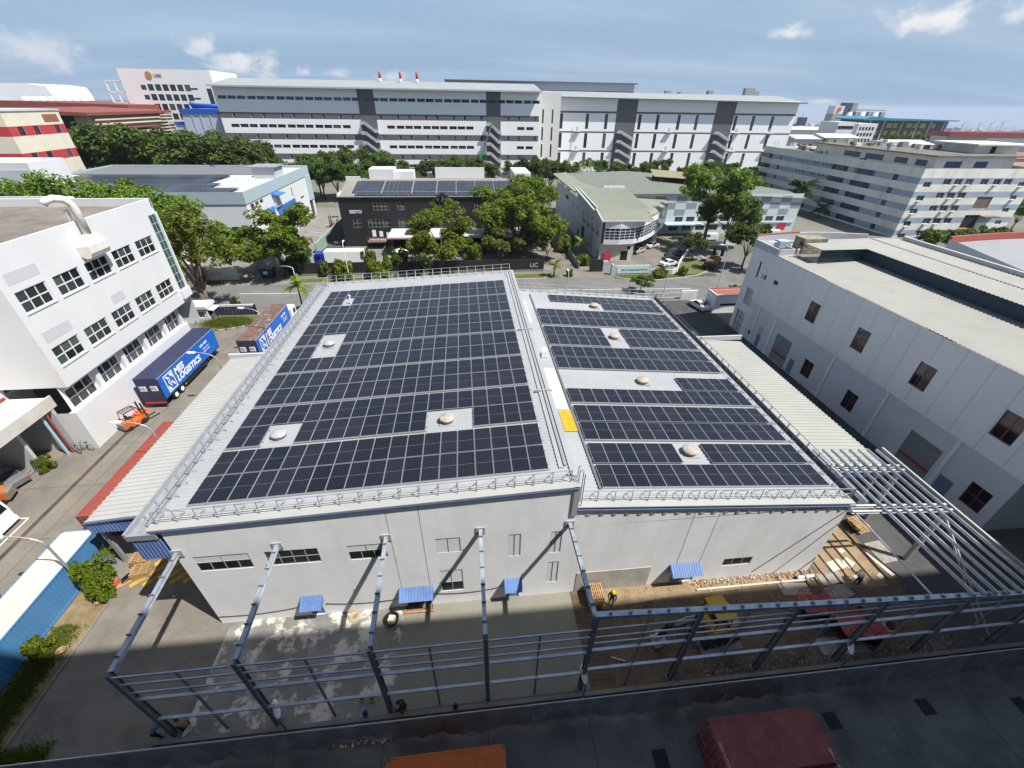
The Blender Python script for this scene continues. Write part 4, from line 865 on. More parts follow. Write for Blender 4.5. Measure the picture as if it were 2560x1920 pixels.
# rope coil, cable drum, buckets, pipe, rake
mb = MB()
for k in range(7): r = .2+.035*k; mb.tube([(r*cos(a*.5)+rnd.uniform(-.02, .02), r*sin(a*.5)+rnd.uniform(-.02, .02), .04+.02*(k % 3)) for a in range(14)], .022, 5)
o = mb.build('rope_coil', mat('rope', (0.46, 0.35, 0.20), .9)); o.location = (-9.1, 17.0, .02); tag(o, 'tan rope coiled on the slab against the warehouse wall', 'rope')
t = thing('mixing_tub', 'black rubber tub holding a cement sack near the folding shutter', 'tub', (-6.45, 16.5, .02)); mb = MB(); mb.lathe([(.42, 0), (.5, .3), (.52, .3), (.46, .03)], 18); mb.build('tub', M_black, t, local=True); mb = MB(); mb.prism([(-.25, -.2), (.2, -.25), (.28, .15), (-.15, .25)], 'z', .05, .38); mb.build('cement_sack', M_pale, t, local=True)
t = thing('drain_pipe', 'white plastic pipe lying at the warehouse corner', 'pipe', (25.3, 16.85, .12), .03); mb = MB(); mb.tube([(-.75, 0, 0), (.75, 0, 0)], .11, 12); mb.build('pipe', M_white2, t, local=True); mb = MB(); mb.tube([(-.95, 0, 0), (-.75, 0, 0)], .13, 12); mb.build('coupling', M_black, t, local=True)
for (x, y, c, lb) in ((-7.2, 10.9, 'blue_plastic', 'blue bucket on the channel edge'), (-1.9, 10.75, 'black_plastic', 'black bucket on the channel edge'), (-7.0, 11.7, 'yellow_plastic', 'yellow pail on the patchy slab'), (-7.6, 11.75, 'yellow_plastic', 'yellow pail beside another on the patchy slab')):
    m = mat(c, dict(blue_plastic=(0.02, 0.08, 0.35), black_plastic=(0.02, 0.02, 0.02), yellow_plastic=(0.5, 0.35, 0.05))[c], .5)
    t = thing('bucket', lb, 'bucket', (x, y, .23 if y < 11 else .02), 0, 'buckets by the slab'); mb = MB(); mb.lathe([(.11, 0), (.15, .3), (.16, .3), (.12, .03)], 14); mb.build('pail', m, t, local=True); mb = MB(); mb.tube([(.15*cos(a), .03, .3+.12*sin(a)) for a in [pi*k/8 for k in range(9)]], .008, 4); mb.build('handle', M_steelbar, t, local=True)
t = thing('rake', 'wooden screed rake lying on the soil near the flood lamp', 'rake', (8.6, 12.0, .03), -.35); mb = MB(); mb.tube([(0, -1.1, .02), (0, .5, .06)], .02, 6); mb.build('handle', M_wood, t, local=True); mb = MB(); mb.box(-.45, .5, 0, .45, .58, .08); mb.build('blade', M_pale, t, local=True)
# rebar mesh strip beside the fresh slab
mb = MB()
for k in range(22): mb.tube([(6.65, 11.2+k*.28, .04), (8.1, 11.2+k*.28, .04)], .01, 4)
for k in range(6): mb.tube([(6.7+k*.27, 11.1, .055), (6.7+k*.27, 17.2, .055)], .01, 4)
o = mb.build('rebar_mesh', mat('rusty_bar', (0.16, 0.10, 0.07), .8, .3)); o['kind'] = 'stuff'; tag(o, 'rusty rebar mesh strip beside the fresh slab', 'rebar mesh')
# rubble along the wall footing, clods and stones
def rubble(name, label, n, fx, mats, smin, smax, cat):
    mb = MB()
    for k in range(n):
        x, y, z = fx(); s = rnd.uniform(smin, smax); a = rnd.uniform(0, 3); q = [Vector((cos(a+i*pi/2)*s*rnd.uniform(.7, 1.2), sin(a+i*pi/2)*s*rnd.uniform(.7, 1.2), 0)) for i in range(4)]; i0 = len(mb.v); h = s*rnd.uniform(.5, .9)
        mb.v += [(x+p.x, y+p.y, z) for p in q] + [(x+p.x*.6, y+p.y*.6, z+h) for p in q]; mm = rnd.randrange(len(mats))
        mb.f += [(i0+4, i0+5, i0+6, i0+7)] + [(i0+j, i0+(j+1) % 4, i0+4+(j+1) % 4, i0+4+j) for j in range(4)]; mb.m += [mm]*5
    o = mb.build(name, mats, fix=False); o['kind'] = 'stuff'; return tag(o, label, cat)
M_brk = mat('brick_rubble', (0.36, 0.15, 0.07), .9, var=.4, scale=6); M_stn = mat('stone_rubble', (0.36, 0.33, 0.28), .9, var=.4, scale=5)
rubble('rubble', 'broken brick and mortar rubble along the warehouse footing', 700, lambda: (rnd.uniform(15.8, 26.0), 17.38-abs(rnd.gauss(0, .28)), .02), [M_brk, M_stn, M_pale, M_sand], .03, .11, 'rubble')
rubble('rubble.001', 'loose stones scattered on the soil by the fence', 900, lambda: (rnd.uniform(14, 33), 10.95+abs(rnd.gauss(0, .5)), .015), [M_stn, M_soil, M_soil, M_stn], .02, .08, 'rubble')
rubble('rubble.002', 'clods of earth over the bare soil', 1500, lambda: (rnd.uniform(7, 33), rnd.uniform(11.3, 17.2), .012), [M_soil, M_soil, M_sand, M_stn], .02, .07, 'clods')
rubble('rubble.003', 'torn scraps and debris behind the torn shade net', 260, lambda: (rnd.uniform(-9, -5), rnd.uniform(9.55, 10.5), .01), [M_stn, M_brk, M_pale], .04, .14, 'rubble')
mb = MB(); mb.box(16.2, 16.55, .02, 25.2, 16.68, .14); tag(mb.build('timber_edging', M_pale), 'long pale timber edging the rubble trench', 'timber')
# planting strip by the blue container
sheet('planting_bed', ((-29.6, 9.9), (-27.3, 9.9), (-27.2, 20.6), (-29.6, 20.6)), 0.03, mat('bed_soil', (0.16, 0.11, 0.06), .95, col2=(0.25, 0.19, 0.10), scale=1.2, stain=.4, stain_col=(0.09, 0.10, 0.03)))
kerb('kerb.006', ((-27.15, 9.9), (-27.0, 20.9)), .14, .12, M_conc, 0.0)
for i, (x, y) in enumerate(((-27.6, 19.75), (-27.7, 20.4), (-27.75, 16.45))):
    mb = MB(); mb.lathe([(.16, 0), (.24, .28), (.27, .28), (.2, .06)], 16); o = mb.build('plant_pot', mat('clay_pot', (0.40, 0.27, 0.17), .9, var=.2, scale=4)); o.location = (x, y, .03); tag(o, ('empty clay pot among the dry leaves', 'empty clay pot next to the leafy bush', 'empty clay pot in the shaded grass strip')[i], 'pot', 'clay pots in the planting strip')
t = thing('plant_tub', 'terracotta tub below the leafy bush', 'pot', (-27.6, 21.2, .02)); mb = MB(); mb.prism([(-.35, -.3), (.35, -.3), (.35, .3), (-.35, .3)], 'z', 0, .4); mb.build('tub', mat('terracotta', (0.42, 0.12, 0.07), .8), t, local=True)
t = thing('solar_lamp_panel', 'small framed solar panel leaning at the warning stripes', 'solar panel', (-26.9, 21.5, .02), .6); mb = MB(); mb.prism([(-.35, .02), (.35, .35), (.35, .38), (-.35, .05)], 'y', -.3, .3); mb.build('frame', M_pframe, t, local=True); mb = MB(); mb.quad((-.31, -.26, .075), (.31, -.26, .368), (.31, .26, .368), (-.31, .26, .075)); mb.build('cell', M_solar, t, local=True)
mb = MB(); mb.prism([(-.2, 0), (.2, 0), (.25, .3), (-.05, .35)], 'y', -.15, .15); o = mb.build('jerrycan', M_helmet); o.location = (-26.75, 22.2, .02); tag(o, 'yellow plastic jerrycan by the pallets', 'jerrycan')
# ============================================================ left lean-to
ll = thing('side_shed', 'pale corrugated lean-to roof with a blue fascia on the gutter side of the warehouse', 'shed', (-23, 22.8, 0))
mb = MB(); mb.corr((-28.2, 46.3, 5.15), (0, -1, 0), (1, 0, .09), 23.5, 9.95, .46, .075, 0, ((0, 0), (.6, 0), (.68, 1), (.88, 1), (.96, 0))); mb.build('roof_sheet', M_rooflight, ll, fix=False)
mb = MB(); mb.corr((-28.2, 22.74, 4.15), (1, 0, 0), (0, 0, 1), 8.6, .95, .25, .05); mb.build('fascia', M_bluesheet, ll, fix=False)
mb = MB(); mb.beam((-28.2, 22.72, 5.16), (-18.4, 22.72, 6.02), .18, .12); mb.build('verge_trim', M_bluetrim, ll)
mb = MB(); mb.box(-28.3, 46.2, 5.1, -23.5, 46.5, 5.75); mb.build('end_parapet', M_lgrey, ll)
for x, y in ((-27.9, 23.2), (-27.9, 29), (-27.9, 35), (-27.9, 41), (-27.9, 46), (-23.3, 23.2), (-23.3, 34.5)): mb = MB(); mb.box(x-.12, y-.12, 0, x+.12, y+.12, 5.1); mb.build('column', M_rail, ll)
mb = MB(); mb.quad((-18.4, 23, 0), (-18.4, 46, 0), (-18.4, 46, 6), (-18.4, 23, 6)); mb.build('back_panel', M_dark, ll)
# ============================================================ left white factory
lf = thing('factory_building', 'big white factory with square gridded windows above the parked trailers', 'building', (-50, 48, 0))
Xf = -39.2
w3 = [(39.1+k*4.09, 42.32+k*4.09) for k in range(5)]
holes = [(a, 14.42, b, 16.35) for a, b in w3] + [(a, 8.98, b, 10.86) for a, b in w3]
holes2 = [(59.6, 8.75, 60.95, 18.45)]
mb = MB(); facade(mb, (Xf, 38.3, 0), (0, 1, 0), 61.2-38.3, 20.15, [(a-38.3, b, c-38.3, d) for a, b, c, d in holes+holes2], .16, v0=7.07)
mb.box(-95, 38.3, 20.0, Xf-.25, 38.55, 20.15); mb.quad((-95, 38.3, 7.07), (Xf, 38.3, 7.07), (Xf, 38.3, 20.15), (-95, 38.3, 20.15)); mb.quad((Xf, 61.2, 4), (-95, 61.2, 4), (-95, 61.2, 20.15), (Xf, 61.2, 20.15))
mb.quad((Xf, 38.3, 7.07), (-60, 38.3, 7.07), (-60, 61.2, 7.07), (Xf, 61.2, 7.07))
mb.quad((Xf-.25, 38.55, 19.2), (Xf-.25, 61, 19.2), (Xf-.25, 61, 20.15), (Xf-.25, 38.55, 20.15)); mb.quad((Xf, 38.3, 20.15), (Xf, 61.2, 20.15), (Xf-.25, 61.2, 20.15), (Xf-.25, 38.3, 20.15))
mb.build('wall', M_white, lf, fix=False)
mb = MB(); mb.box(-95, 61.0, 19.1, Xf, 61.3, 20.18); mb.box(-95, 62.3, 19.1, -49, 62.6, 20.2); mb.box(-49.1, 61.3, 19.1, -48.7, 62.5, 20.18); mb.build('parapet', M_white, lf)
M_droof = mat('stained_flat_roof', (0.15, 0.13, 0.12), .95, col2=(0.22, 0.20, 0.165), scale=.35, stain=.5, stain_col=(0.09, 0.08, 0.075))
mb = MB(); mb.quad((-95, 38.5, 19.3), (Xf-.2, 38.5, 19.3), (Xf-.2, 61.1, 19.3), (-49, 61.1, 19.3), (-49, 62.4, 19.3), (-95, 62.4, 19.3)); mb.build('roof', M_droof, lf)
# recessed ground storey
lows = [(38.75+k*4.09, 42.15+k*4.09) for k in range(5)]
mb = MB(); facade(mb, (-40.2, 38.3, 0), (0, 1, 0), 20.0, 7.07, [(a-38.3, 4.25, b-38.3, 6.35) for a, b in lows], .14, v0=4.0); mb.build('wall', M_shadewhite, lf, fix=False)
mb = MB(); mb.quad((Xf, 37.5, 0), (Xf, 58.3, 0), (Xf, 58.3, 4.55), (Xf, 37.5, 4.55)); mb.quad((Xf, 37.5, 4.55), (Xf, 58.3, 4.55), (-40.2, 58.3, 4.3), (-40.2, 37.5, 4.3)); mb.quad((Xf, 58.3, 0), (-40.4, 58.3, 0), (-40.4, 58.3, 7.07), (Xf, 58.3, 4.55))
mb.quad((-41.2, 37.5, 0), (Xf, 37.5, 0), (Xf, 37.5, 4.55), (-41.2, 37.5, 4.55)); mb.build('wall', M_white, lf, fix=False)
for k in range(4): y = lows[k][1]; mb = MB(); mb.box(-40.2, y+.04, 4.35, -39.75, y+.62, 7.07); mb.build('pier', M_white, lf)
mb = MB(); mb.box(-40.6, 58.2, 0, -39.9, 58.5, 7.07); mb.build('pier', M_lgrey, lf)
LO = (Xf, 0, 0)
M_tglass = glass_mat('green_tint_glass', (0.012, 0.018, 0.02), (0.026, 0.042, 0.044), (0.06, 0.085, 0.085))
for h in holes: window(lf, (Xf, 0, 0), (0, 1, 0), h, 3, 2, M_alu, M_tglass, .09, .10, split=True, bw=.11)
for a, b in lows: window(lf, (-40.2, 0, 0), (0, 1, 0), (a, 4.25, b, 6.35), 3, 2, M_alu, M_glass, .09, .10, split=True, bw=.10)
for a, b, c, d in holes:
    mb = MB(); mb.box(Xf-.02, a-.1, b-.09, Xf+.08, c+.1, b); mb.build('sill', M_white, lf)
mb = MB(); mb.box(Xf-.3, 38.6, 8.5, Xf-.26, 59.5, 17); mb.build('dark_interior', M_dark, lf)
for (a, b, c, d) in ((39.08, 17.02, 42.4, 18.0), (39.07, 11.45, 42.28, 12.48), (48.25, 11.45, 50.28, 12.45)): mb = MB(); mb.box(Xf, a, b, Xf+.012, c, d); mb.build('painted_patch', mat('grey_patch', (0.50, 0.51, 0.54), .7), lf)
# stair glazing strip
g = mat('teal_glass', (0.02, 0.065, 0.06), .12, col2=(0.03, 0.10, 0.09), scale=.3, spec=.6)
window(lf, (Xf+.1, 0, 0), (0, 1, 0), holes2[0], 2, 9, mat('pale_mullion', (0.42, 0.46, 0.44), .5), g, .06, .06, split=True)
mb = MB(); mb.box(Xf-.1, 59.35, 7.6, Xf+.35, 61.3, 8.75); mb.box(Xf-.1, 60.95, 8.75, Xf+.2, 61.25, 18.6); mb.build('stair_bay', M_white, lf)
# set-back wing and loading canopy
mb = MB(); facade(mb, (-45.4, 0, 0), (0, 1, 0), 41, 30, [(38.7, 6.3, 40.65, 7.1), (38.2, 9.2, 40.6, 10.1), (33, 9.2, 36.5, 10.8), (33, 13.5, 36.5, 15.2), (38.2, 13.5, 40.6, 15.2), (34.5, 2.2, 37.2, 3.4)], .15); mb.build('wall', M_white, lf, fix=False)
for h in ((38.7, 6.3, 40.65, 7.1), (38.2, 9.2, 40.6, 10.1), (33, 9.2, 36.5, 10.8), (33, 13.5, 36.5, 15.2), (38.2, 13.5, 40.6, 15.2), (34.5, 2.2, 37.2, 3.4)): window(lf, (-45.4, 0, 0), (0, 1, 0), h, 2, 1, M_alu, M_tglass, .06, .1)
cp = mat('canopy_white', (0.58, 0.58, 0.56), .7, col2=(0.48, 0.46, 0.41), scale=.4, stain=.3, stain_col=(0.4, 0.36, 0.28))
mb = MB(); mb.box(-41.3, 12, 5.05, -41.15, 38.25, 6.28); mb.box(-45.4, 12, 5.85, -41.3, 38.25, 6.0); mb.build('canopy', cp, lf)
mb = MB(); mb.box(-45.4, 12, 6.0, -45.15, 38.2, 6.25); mb.build('flashing', M_redframe, lf)
for b_ in ((-45.3, 34.3, 0, -42.1, 34.6, 5.0), (-45.3, 37.5, 0, -41.2, 37.8, 5.0)): mb = MB(); mb.box(*b_); mb.build('wall', M_lgrey, lf)
mb = MB(); mb.tube([(-41.35, 37.0, 0), (-41.35, 37.0, 5.1)], .10, 8); mb.build('downpipe', mat('red_pipe', (0.28, 0.07, 0.05), .6), lf)
mb = MB(); mb.tube([(-41.6, 36.7, 0), (-41.6, 36.7, 5.1)], .13, 8); mb.build('downpipe', mat('pale_blue_pipe', (0.32, 0.46, 0.56), .6), lf)
for k in range(4):
    mb = MB(); mb.box(-45.3, 32.6-k*.32, 0, -43.6+k*.25, 34.3, .75-k*.18); mb.build('step', M_conc, lf)
# exhaust duct
t = thing('exhaust_duct', 'large white exhaust duct with a hooded box on the factory wall', 'duct', (-38.6, 48.7, 17))
M_duct = mat('duct_white', (0.74, 0.73, 0.70), .6, col2=(0.66, 0.63, 0.56), scale=1.2, stain=.3, stain_col=(0.35, 0.33, 0.30))
mb = MB(); mb.prism([(Xf+.02, 17.0), (Xf+.5, 16.75), (Xf+.95, 16.85), (Xf+1.15, 17.3), (Xf+1.15, 18.0), (Xf+.02, 18.0)], 'y', 47.4, 50.2); mb.build('hood_box', M_duct, t)
mb = MB(); i0 = len(mb.v)
mb.v += [(Xf+.02, 47.4, 18.0), (Xf+1.15, 47.4, 18.0), (Xf+1.15, 50.2, 18.0), (Xf+.02, 50.2, 18.0), (Xf+.25, 48.4, 18.9), (Xf+.95, 48.4, 18.9), (Xf+.95, 49.4, 18.9), (Xf+.25, 49.4, 18.9)]
for k in range(4): mb.f.append((k, (k+1) % 4, 4+(k+1) % 4, 4+k)); mb.m.append(0)
mb.f.append((4, 5, 6, 7)); mb.m.append(0); mb.build('taper', M_duct, t)
cx_ = Xf+.6; mb = MB(); mb.tube([(cx_, 48.9, 18.8), (cx_, 48.9, 21.3), (cx_-.08, 48.75, 21.9), (cx_-.3, 48.45, 22.3), (cx_-.75, 48.0, 22.45), (cx_-1.2, 47.6, 22.3), (cx_-1.4, 47.4, 22.0)], .34, 14); mb.build('pipe', M_duct, t, True)
mb = MB(); mb.tube([(cx_-.75, 48.5, 19.4), (cx_-.75, 48.5, 21.3)], .05, 6); mb.tube([(cx_-.75, 48.9, 19.4), (cx_-.75, 48.9, 21.3)], .05, 6)
for k in range(5): mb.tube([(cx_-.75, 48.5, 19.6+k*.4), (cx_-.75, 48.9, 19.6+k*.4)], .03, 5)
mb.build('bracket', M_lgrey, t)
# ============================================================ trailers
M_curt = mat('trailer_blue', (0.012, 0.13, 0.52), .45, var=.12, scale=.8, coord='obj'); M_navy = mat('trailer_navy', (0.028, 0.035, 0.085), .55, var=.2, scale=.8, coord='obj', stain=.2, stain_col=(0.06, 0.06, 0.10))
M_rustroof = mat('rusty_trailer_roof', (0.17, 0.095, 0.07), .85, col2=(0.11, 0.07, 0.06), scale=.8, coord='obj', stain=.8, stain_col=(0.26, 0.30, 0.38), thr=(.56, .62))
M_let = mat('white_lettering', (0.80, 0.82, 0.85), .6)
def trailer(label, loc, L_, mroof, phone, wheels=True):
    # local: x across (0..2.5, +x = printed side), y length from the rear doors
    t = thing('trailer', label, 'trailer', loc, 0, 'curtain-side trailers in the yard'); Wd, z0, z1 = 2.5, 1.15, 4.0
    mb = MB(); mb.box(Wd-.02, .08, z0, Wd, L_, z1-.12); mb.box(0, .08, z0, .02, L_, z1-.12); cs = mb.build('side_curtain', M_curt, t, local=True)
    mb = MB()
    for k in range(9): y = .6+k*L_/9.2; mb.box(Wd, y-.02, z0-.06, Wd+.02, y+.02, z0+.14)
    mb.build('buckle', M_black, cs, local=True)
    mb = MB()
    if mroof is M_navy: mb.box(0, 0, z1-.12, Wd, L_, z1)
    else:
        mb.box(0, 0, z1-.12, Wd, L_, z1-.03)
        for k in range(24): y = .2+k*(L_-.4)/23; mb.box(.05, y-.05, z1-.03, Wd-.05, y+.05, z1)
        mb.box(Wd/2-.09, .05, z1-.03, Wd/2+.09, L_-.05, z1+.012)
    mb.build('roof', mroof, t, local=True)
    mb = MB(); mb.box(Wd-.03, 0, z1-.16, Wd+.02, L_, z1-.1); mb.build('top_rail', M_lgrey, t, local=True)
    for s in (0, 1):
        mb = MB(); x0, x1 = (.05+s*1.21, 1.24+s*1.21); mb.box(x0, -.02, z0-.35, x1, .04, z1-.14); dd = mb.build('rear_door', M_navy, t, local=True)
        mb = MB(); fx = x0+.2; mb.box(fx, -.035, 2.35, fx+.75, -.022, 3.0, 0)
        dm_ = mb.build('door_plate', M_let, dd, local=True)
        mb = MB()
        for k in range(3): mb.prism([(fx+.1+k*.2, 2.45), (fx+.18+k*.2, 2.45), (fx+.02+k*.2+.08, 2.9), (fx+.0+k*.2+.02, 2.9)], 'y', -.045, -.036)
        mb.build('plate_mark', M_black, dd, local=True)
    mb = MB(); mb.box(.0, -.1, .45, Wd, .05, .62); mb.box(.1, -.08, .62, Wd-.1, 0, .8, 1); mb.build('bumper', [M_black, M_red], t, local=True)
    for x in (.75, 1.75): mb = MB(); mb.box(x-.08, .1, .85, x+.08, L_, 1.15); mb.build('chassis_rail', M_black, t, local=True)
    mb = MB(); mb.box(.0, .05, 1.02, Wd, L_, 1.15); mb.build('floor', M_black, t, local=True)
    if wheels:
        for y in (1.9, 3.2):
            for x in (.22, 2.28):
                mb = MB(); mb.wheel((x, y, .52), .52, .34, 'x', 18); w = mb.build('wheel', M_black, t, True, local=True)
                mb = MB(); s = 1 if x > 1 else -1; mb.wheel((x+s*.15, y, .52), .3, .08, 'x', 14); mb.build('rim', M_white2, w, local=True)
        mb = MB(); mb.box(Wd-.12, 4.4, .45, Wd-.06, 9.6, .95); mb.build('side_guard', M_black, t, local=True); mb = MB(); mb.box(1.9, 4.2, .4, 2.3, 5.4, .95); mb.build('tool_box', M_grey, t, local=True)
    for y in (L_-2.4,):
        for x in (.6, 1.9): mb = MB(); mb.box(x-.07, y-.07, .05, x+.07, y+.07, 1.1); mb.box(x-.15, y-.2, .0, x+.15, y+.2, .06); mb.build('landing_leg', M_grey, t, local=True)
    T = Matrix(((0, 0, 1, Wd+.006), (1, 0, 0, 0), (0, 1, 0, 0), (0, 0, 0, 1)))   # text x->+y, text y->+z
    def tx(s, size, y, z, shear=.15, bold=.0):
        me = text_mesh(s, size, M_let, .003, shear, bold); o = bpy.data.objects.new('lettering', me); COL.objects.link(o); o.parent = cs; o.matrix_basis = Matrix.Translation((0, y, z)) @ T
    tx('MES', 1.12, 3.05, 2.58, .16, .045); tx('LOGISTICS', 1.12, 3.05, 1.6, .16, .045)
    tx(phone, .42, 9.15, 2.95, .18, .012)
    for k in range(2): tx('mail@meslogistics'[:16+k], .24, 9.5-.05*k, 2.45-k*.38, .15)
    mb = MB()  # emblem: framed square with a slanted diamond
    X = Wd+.006
    def q(a): return [(X, y, z) for y, z in a]
    for a in ([(1.0, 1.35), (2.75, 1.35), (2.75, 1.47), (1.0, 1.47)], [(1.0, 3.4), (2.75, 3.4), (2.75, 3.52), (1.0, 3.52)], [(1.0, 1.47), (1.12, 1.47), (1.12, 3.4), (1.0, 3.4)], [(2.63, 1.47), (2.75, 1.47), (2.75, 3.4), (2.63, 3.4)],
              [(1.2, 1.55), (1.75, 1.55), (1.2, 2.25)], [(2.55, 3.32), (2.0, 3.32), (2.55, 2.6)], [(1.25, 3.3), (1.55, 3.3), (2.5, 1.9), (2.5, 1.55)], [(1.45, 2.45), (1.85, 3.05), (1.95, 2.93), (1.6, 2.42)], [(1.45, 2.45), (1.85, 1.82), (1.95, 1.95), (1.6, 2.42)], [(1.75, 2.42), (1.95, 2.72), (2.1, 2.42), (1.95, 2.15)]):
        mb.quad(*q(a))
    mb.build('emblem', M_let, cs, local=True, fix=False)
    return t
trailer('blue curtain-side trailer with clean navy roof parked against the white factory', (-38.42, 44.4, 0), 13.2, M_navy, '6264 4088')
trailer('blue curtain-side trailer with rusty ribbed roof behind the lean-to', (-31.05, 53.3, 0), 12.4, M_rustroof, '6337 3988')
# tractor of the rusty trailer
def truck_cab(label, loc, rz, m, name='truck_cab', grp=None):
    t = thing(name, label, 'truck', loc, rz, grp)
    mb = MB(); mb.prism([(0, .55), (2.2, .55), (2.25, 1.6), (2.05, 2.7), (1.8, 2.95), (.15, 2.95), (0, 2.7)], 'x', -1.2, 1.2); mb.build('cab', m, t, local=True)
    mb = MB(); mb.quad((-1.05, 2.262, 1.68), (1.05, 2.262, 1.68), (1.0, 2.075, 2.62), (-1.0, 2.075, 2.62)); mb.build('windscreen', M_glass, t, local=True, fix=False)
    for s in (-1, 1):
        mb = MB(); mb.box(s*1.2, .8, 1.75, s*1.215, 1.75, 2.5); mb.build('side_window', M_glass, t, local=True)
        mb = MB(); mb.wheel((s*1.02, 1.3, .5), .5, .32, 'x', 16); mb.build('wheel', M_black, t, True, local=True); mb = MB(); mb.wheel((s*1.02, -1.3, .5), .5, .45, 'x', 16); mb.build('wheel', M_black, t, True, local=True)
        mb = MB(); mb.box(s*.7, 2.24, .85, s*1.05, 2.28, 1.05); mb.build('headlight', M_white2, t, local=True); mb = MB(); mb.box(s*1.22, 2.1, 1.9, s*1.42, 2.16, 2.4); mb.build('mirror', M_black, t, local=True)
    mb = MB(); mb.box(-1.2, 2.1, .35, 1.2, 2.36, .75); mb.build('bumper', m, t, local=True); mb = MB(); mb.box(-.45, -2.4, .6, .45, .1, .9); mb.build('chassis', M_black, t, local=True)
    return t
truck_cab('white tractor unit coupled to the rusty-roofed trailer', (-29.6, 66.1, 0), 0, M_white2)
# pallets of timber beside the rusty trailer
for (x, y, lb) in ((-26.9, 56.3, 'crate of timber sheets beside the rusty trailer, by its rear wheels'), (-26.9, 58.6, 'crate of timber sheets beside the rusty trailer, under the street lamp'), (-26.7, 64.2, 'crate of timber sheets beside the tractor unit'), (-26.7, 61.7, 'dark crate of timber beside the rusty trailer')):
    t = thing('timber_stack', lb, 'timber', (x, y, 0), rnd.uniform(-.1, .1), 'timber stacks by the rusty trailer')
    for k in range(6): mb = MB(); mb.box(-.7, -1.0, .1+k*.17, .7, 1.0, .23+k*.17); mb.build('plank_layer', M_wood if k % 2 else mat('new_timber', (0.55, 0.36, 0.16), .8), t, local=True)
    for xx in (-.5, .5): mb = MB(); mb.box(xx-.06, -1, 0, xx+.06, 1, .1); mb.build('bearer', M_wood, t, local=True)
# ============================================================ forklift, bicycles, small vehicles on the left
def forklift(label, loc, rz, m, canopy=M_black, s=1.0, grp=None):
    t = thing('forklift', label, 'forklift', loc, rz, grp, s)   # faces +y
    mb = MB(); mb.prism([(-1.25, .45), (-1.3, .95), (-.9, 1.15), (-.35, 1.12), (-.3, .72), (.55, .72), (.75, 1.0), (.95, .95), (.95, .3), (-1.0, .25)], 'x', -.55, .55); mb.build('body', m, t, local=True)
    mb = MB(); mb.prism([(-1.42, .4), (-1.42, 1.0), (-1.2, 1.12), (-1.0, 1.1), (-1.0, .3), (-1.25, .3)], 'x', -.52, .52); mb.build('counterweight', mat('counterweight', (0.24, 0.2, 0.16), .6, var=.3, scale=3, coord='obj'), t, local=True)
    mb = MB(); mb.box(-.25, -.5, 1.12, .25, -.05, 1.22); mb.box(-.25, -.6, 1.12, .25, -.48, 1.65); mb.build('seat', M_black, t, local=True)
    for x in (-.5, .5):
        mb = MB(); mb.tube([(x, -.95, 1.1), (x, -.75, 2.15)], .035, 6); mb.tube([(x, .8, 1.0), (x, .5, 2.15)], .035, 6); mb.build('cage_post', canopy, t, local=True)
    mb = MB(); mb.box(-.55, -.82, 2.12, -.49, .55, 2.18); mb.box(.49, -.82, 2.12, .55, .55, 2.18); mb.box(-.49, -.82, 2.12, .49, -.76, 2.18); mb.box(-.49, .49, 2.12, .49, .55, 2.18)
    for k in range(7): y = -.65+k*.18; mb.box(-.49, y, 2.13, .49, y+.06, 2.17)
    mb.build('overhead_guard', canopy, t, local=True)
    for x in (-.38, .38):
        mb = MB(); mb.box(x-.06, 1.0, .1, x+.06, 1.14, 2.35); mb.build('mast', M_black, t, local=True); mb = MB(); mb.box(x-.06, 1.3, .06, x+.06, 2.35, .11); mb.build('fork', M_black, t, local=True)
    mb = MB()
    for z in (.2, .7, 1.2): mb.box(-.5, 1.18, z, .5, 1.26, z+.08)
    mb.build('carriage', M_black, t, local=True); mb = MB(); mb.tube([(0, .35, 1.0), (0, .3, 1.25)], .03, 6); mb.build('steering_column', M_black, t, local=True)
    for (x, y, r) in ((-.52, .6, .33), (.52, .6, .33), (-.48, -.85, .26), (.48, -.85, .26)): mb = MB(); mb.wheel((x, y, r), r, .24, 'x', 14); mb.build('wheel', M_black, t, True, local=True)
    return t
forklift('orange forklift with black mast parked behind the blue trailer', (-37.75, 41.2, 0), -.45, M_orange, s=1.0)
forklift('red forklift parked on the concrete between the pale and black buildings', (-37.3, 132, .02), 1.4, M_red, s=1.35)
forklift('red forklift half under the loading canopy', (-43.4, 30.5, .01), 1.9, M_orange, s=1.1)
mb = MB(); mb.prism([(-.6, 0), (.6, 0), (.6, .02), (-.6, .32)], 'y', -.7, .7); o = mb.build('dock_ramp', mat('red_ramp', (0.55, 0.09, 0.05), .6)); o.location = (-38.45, 43.4, .01); tag(o, 'red steel dock ramp between forklift and trailer', 'ramp')
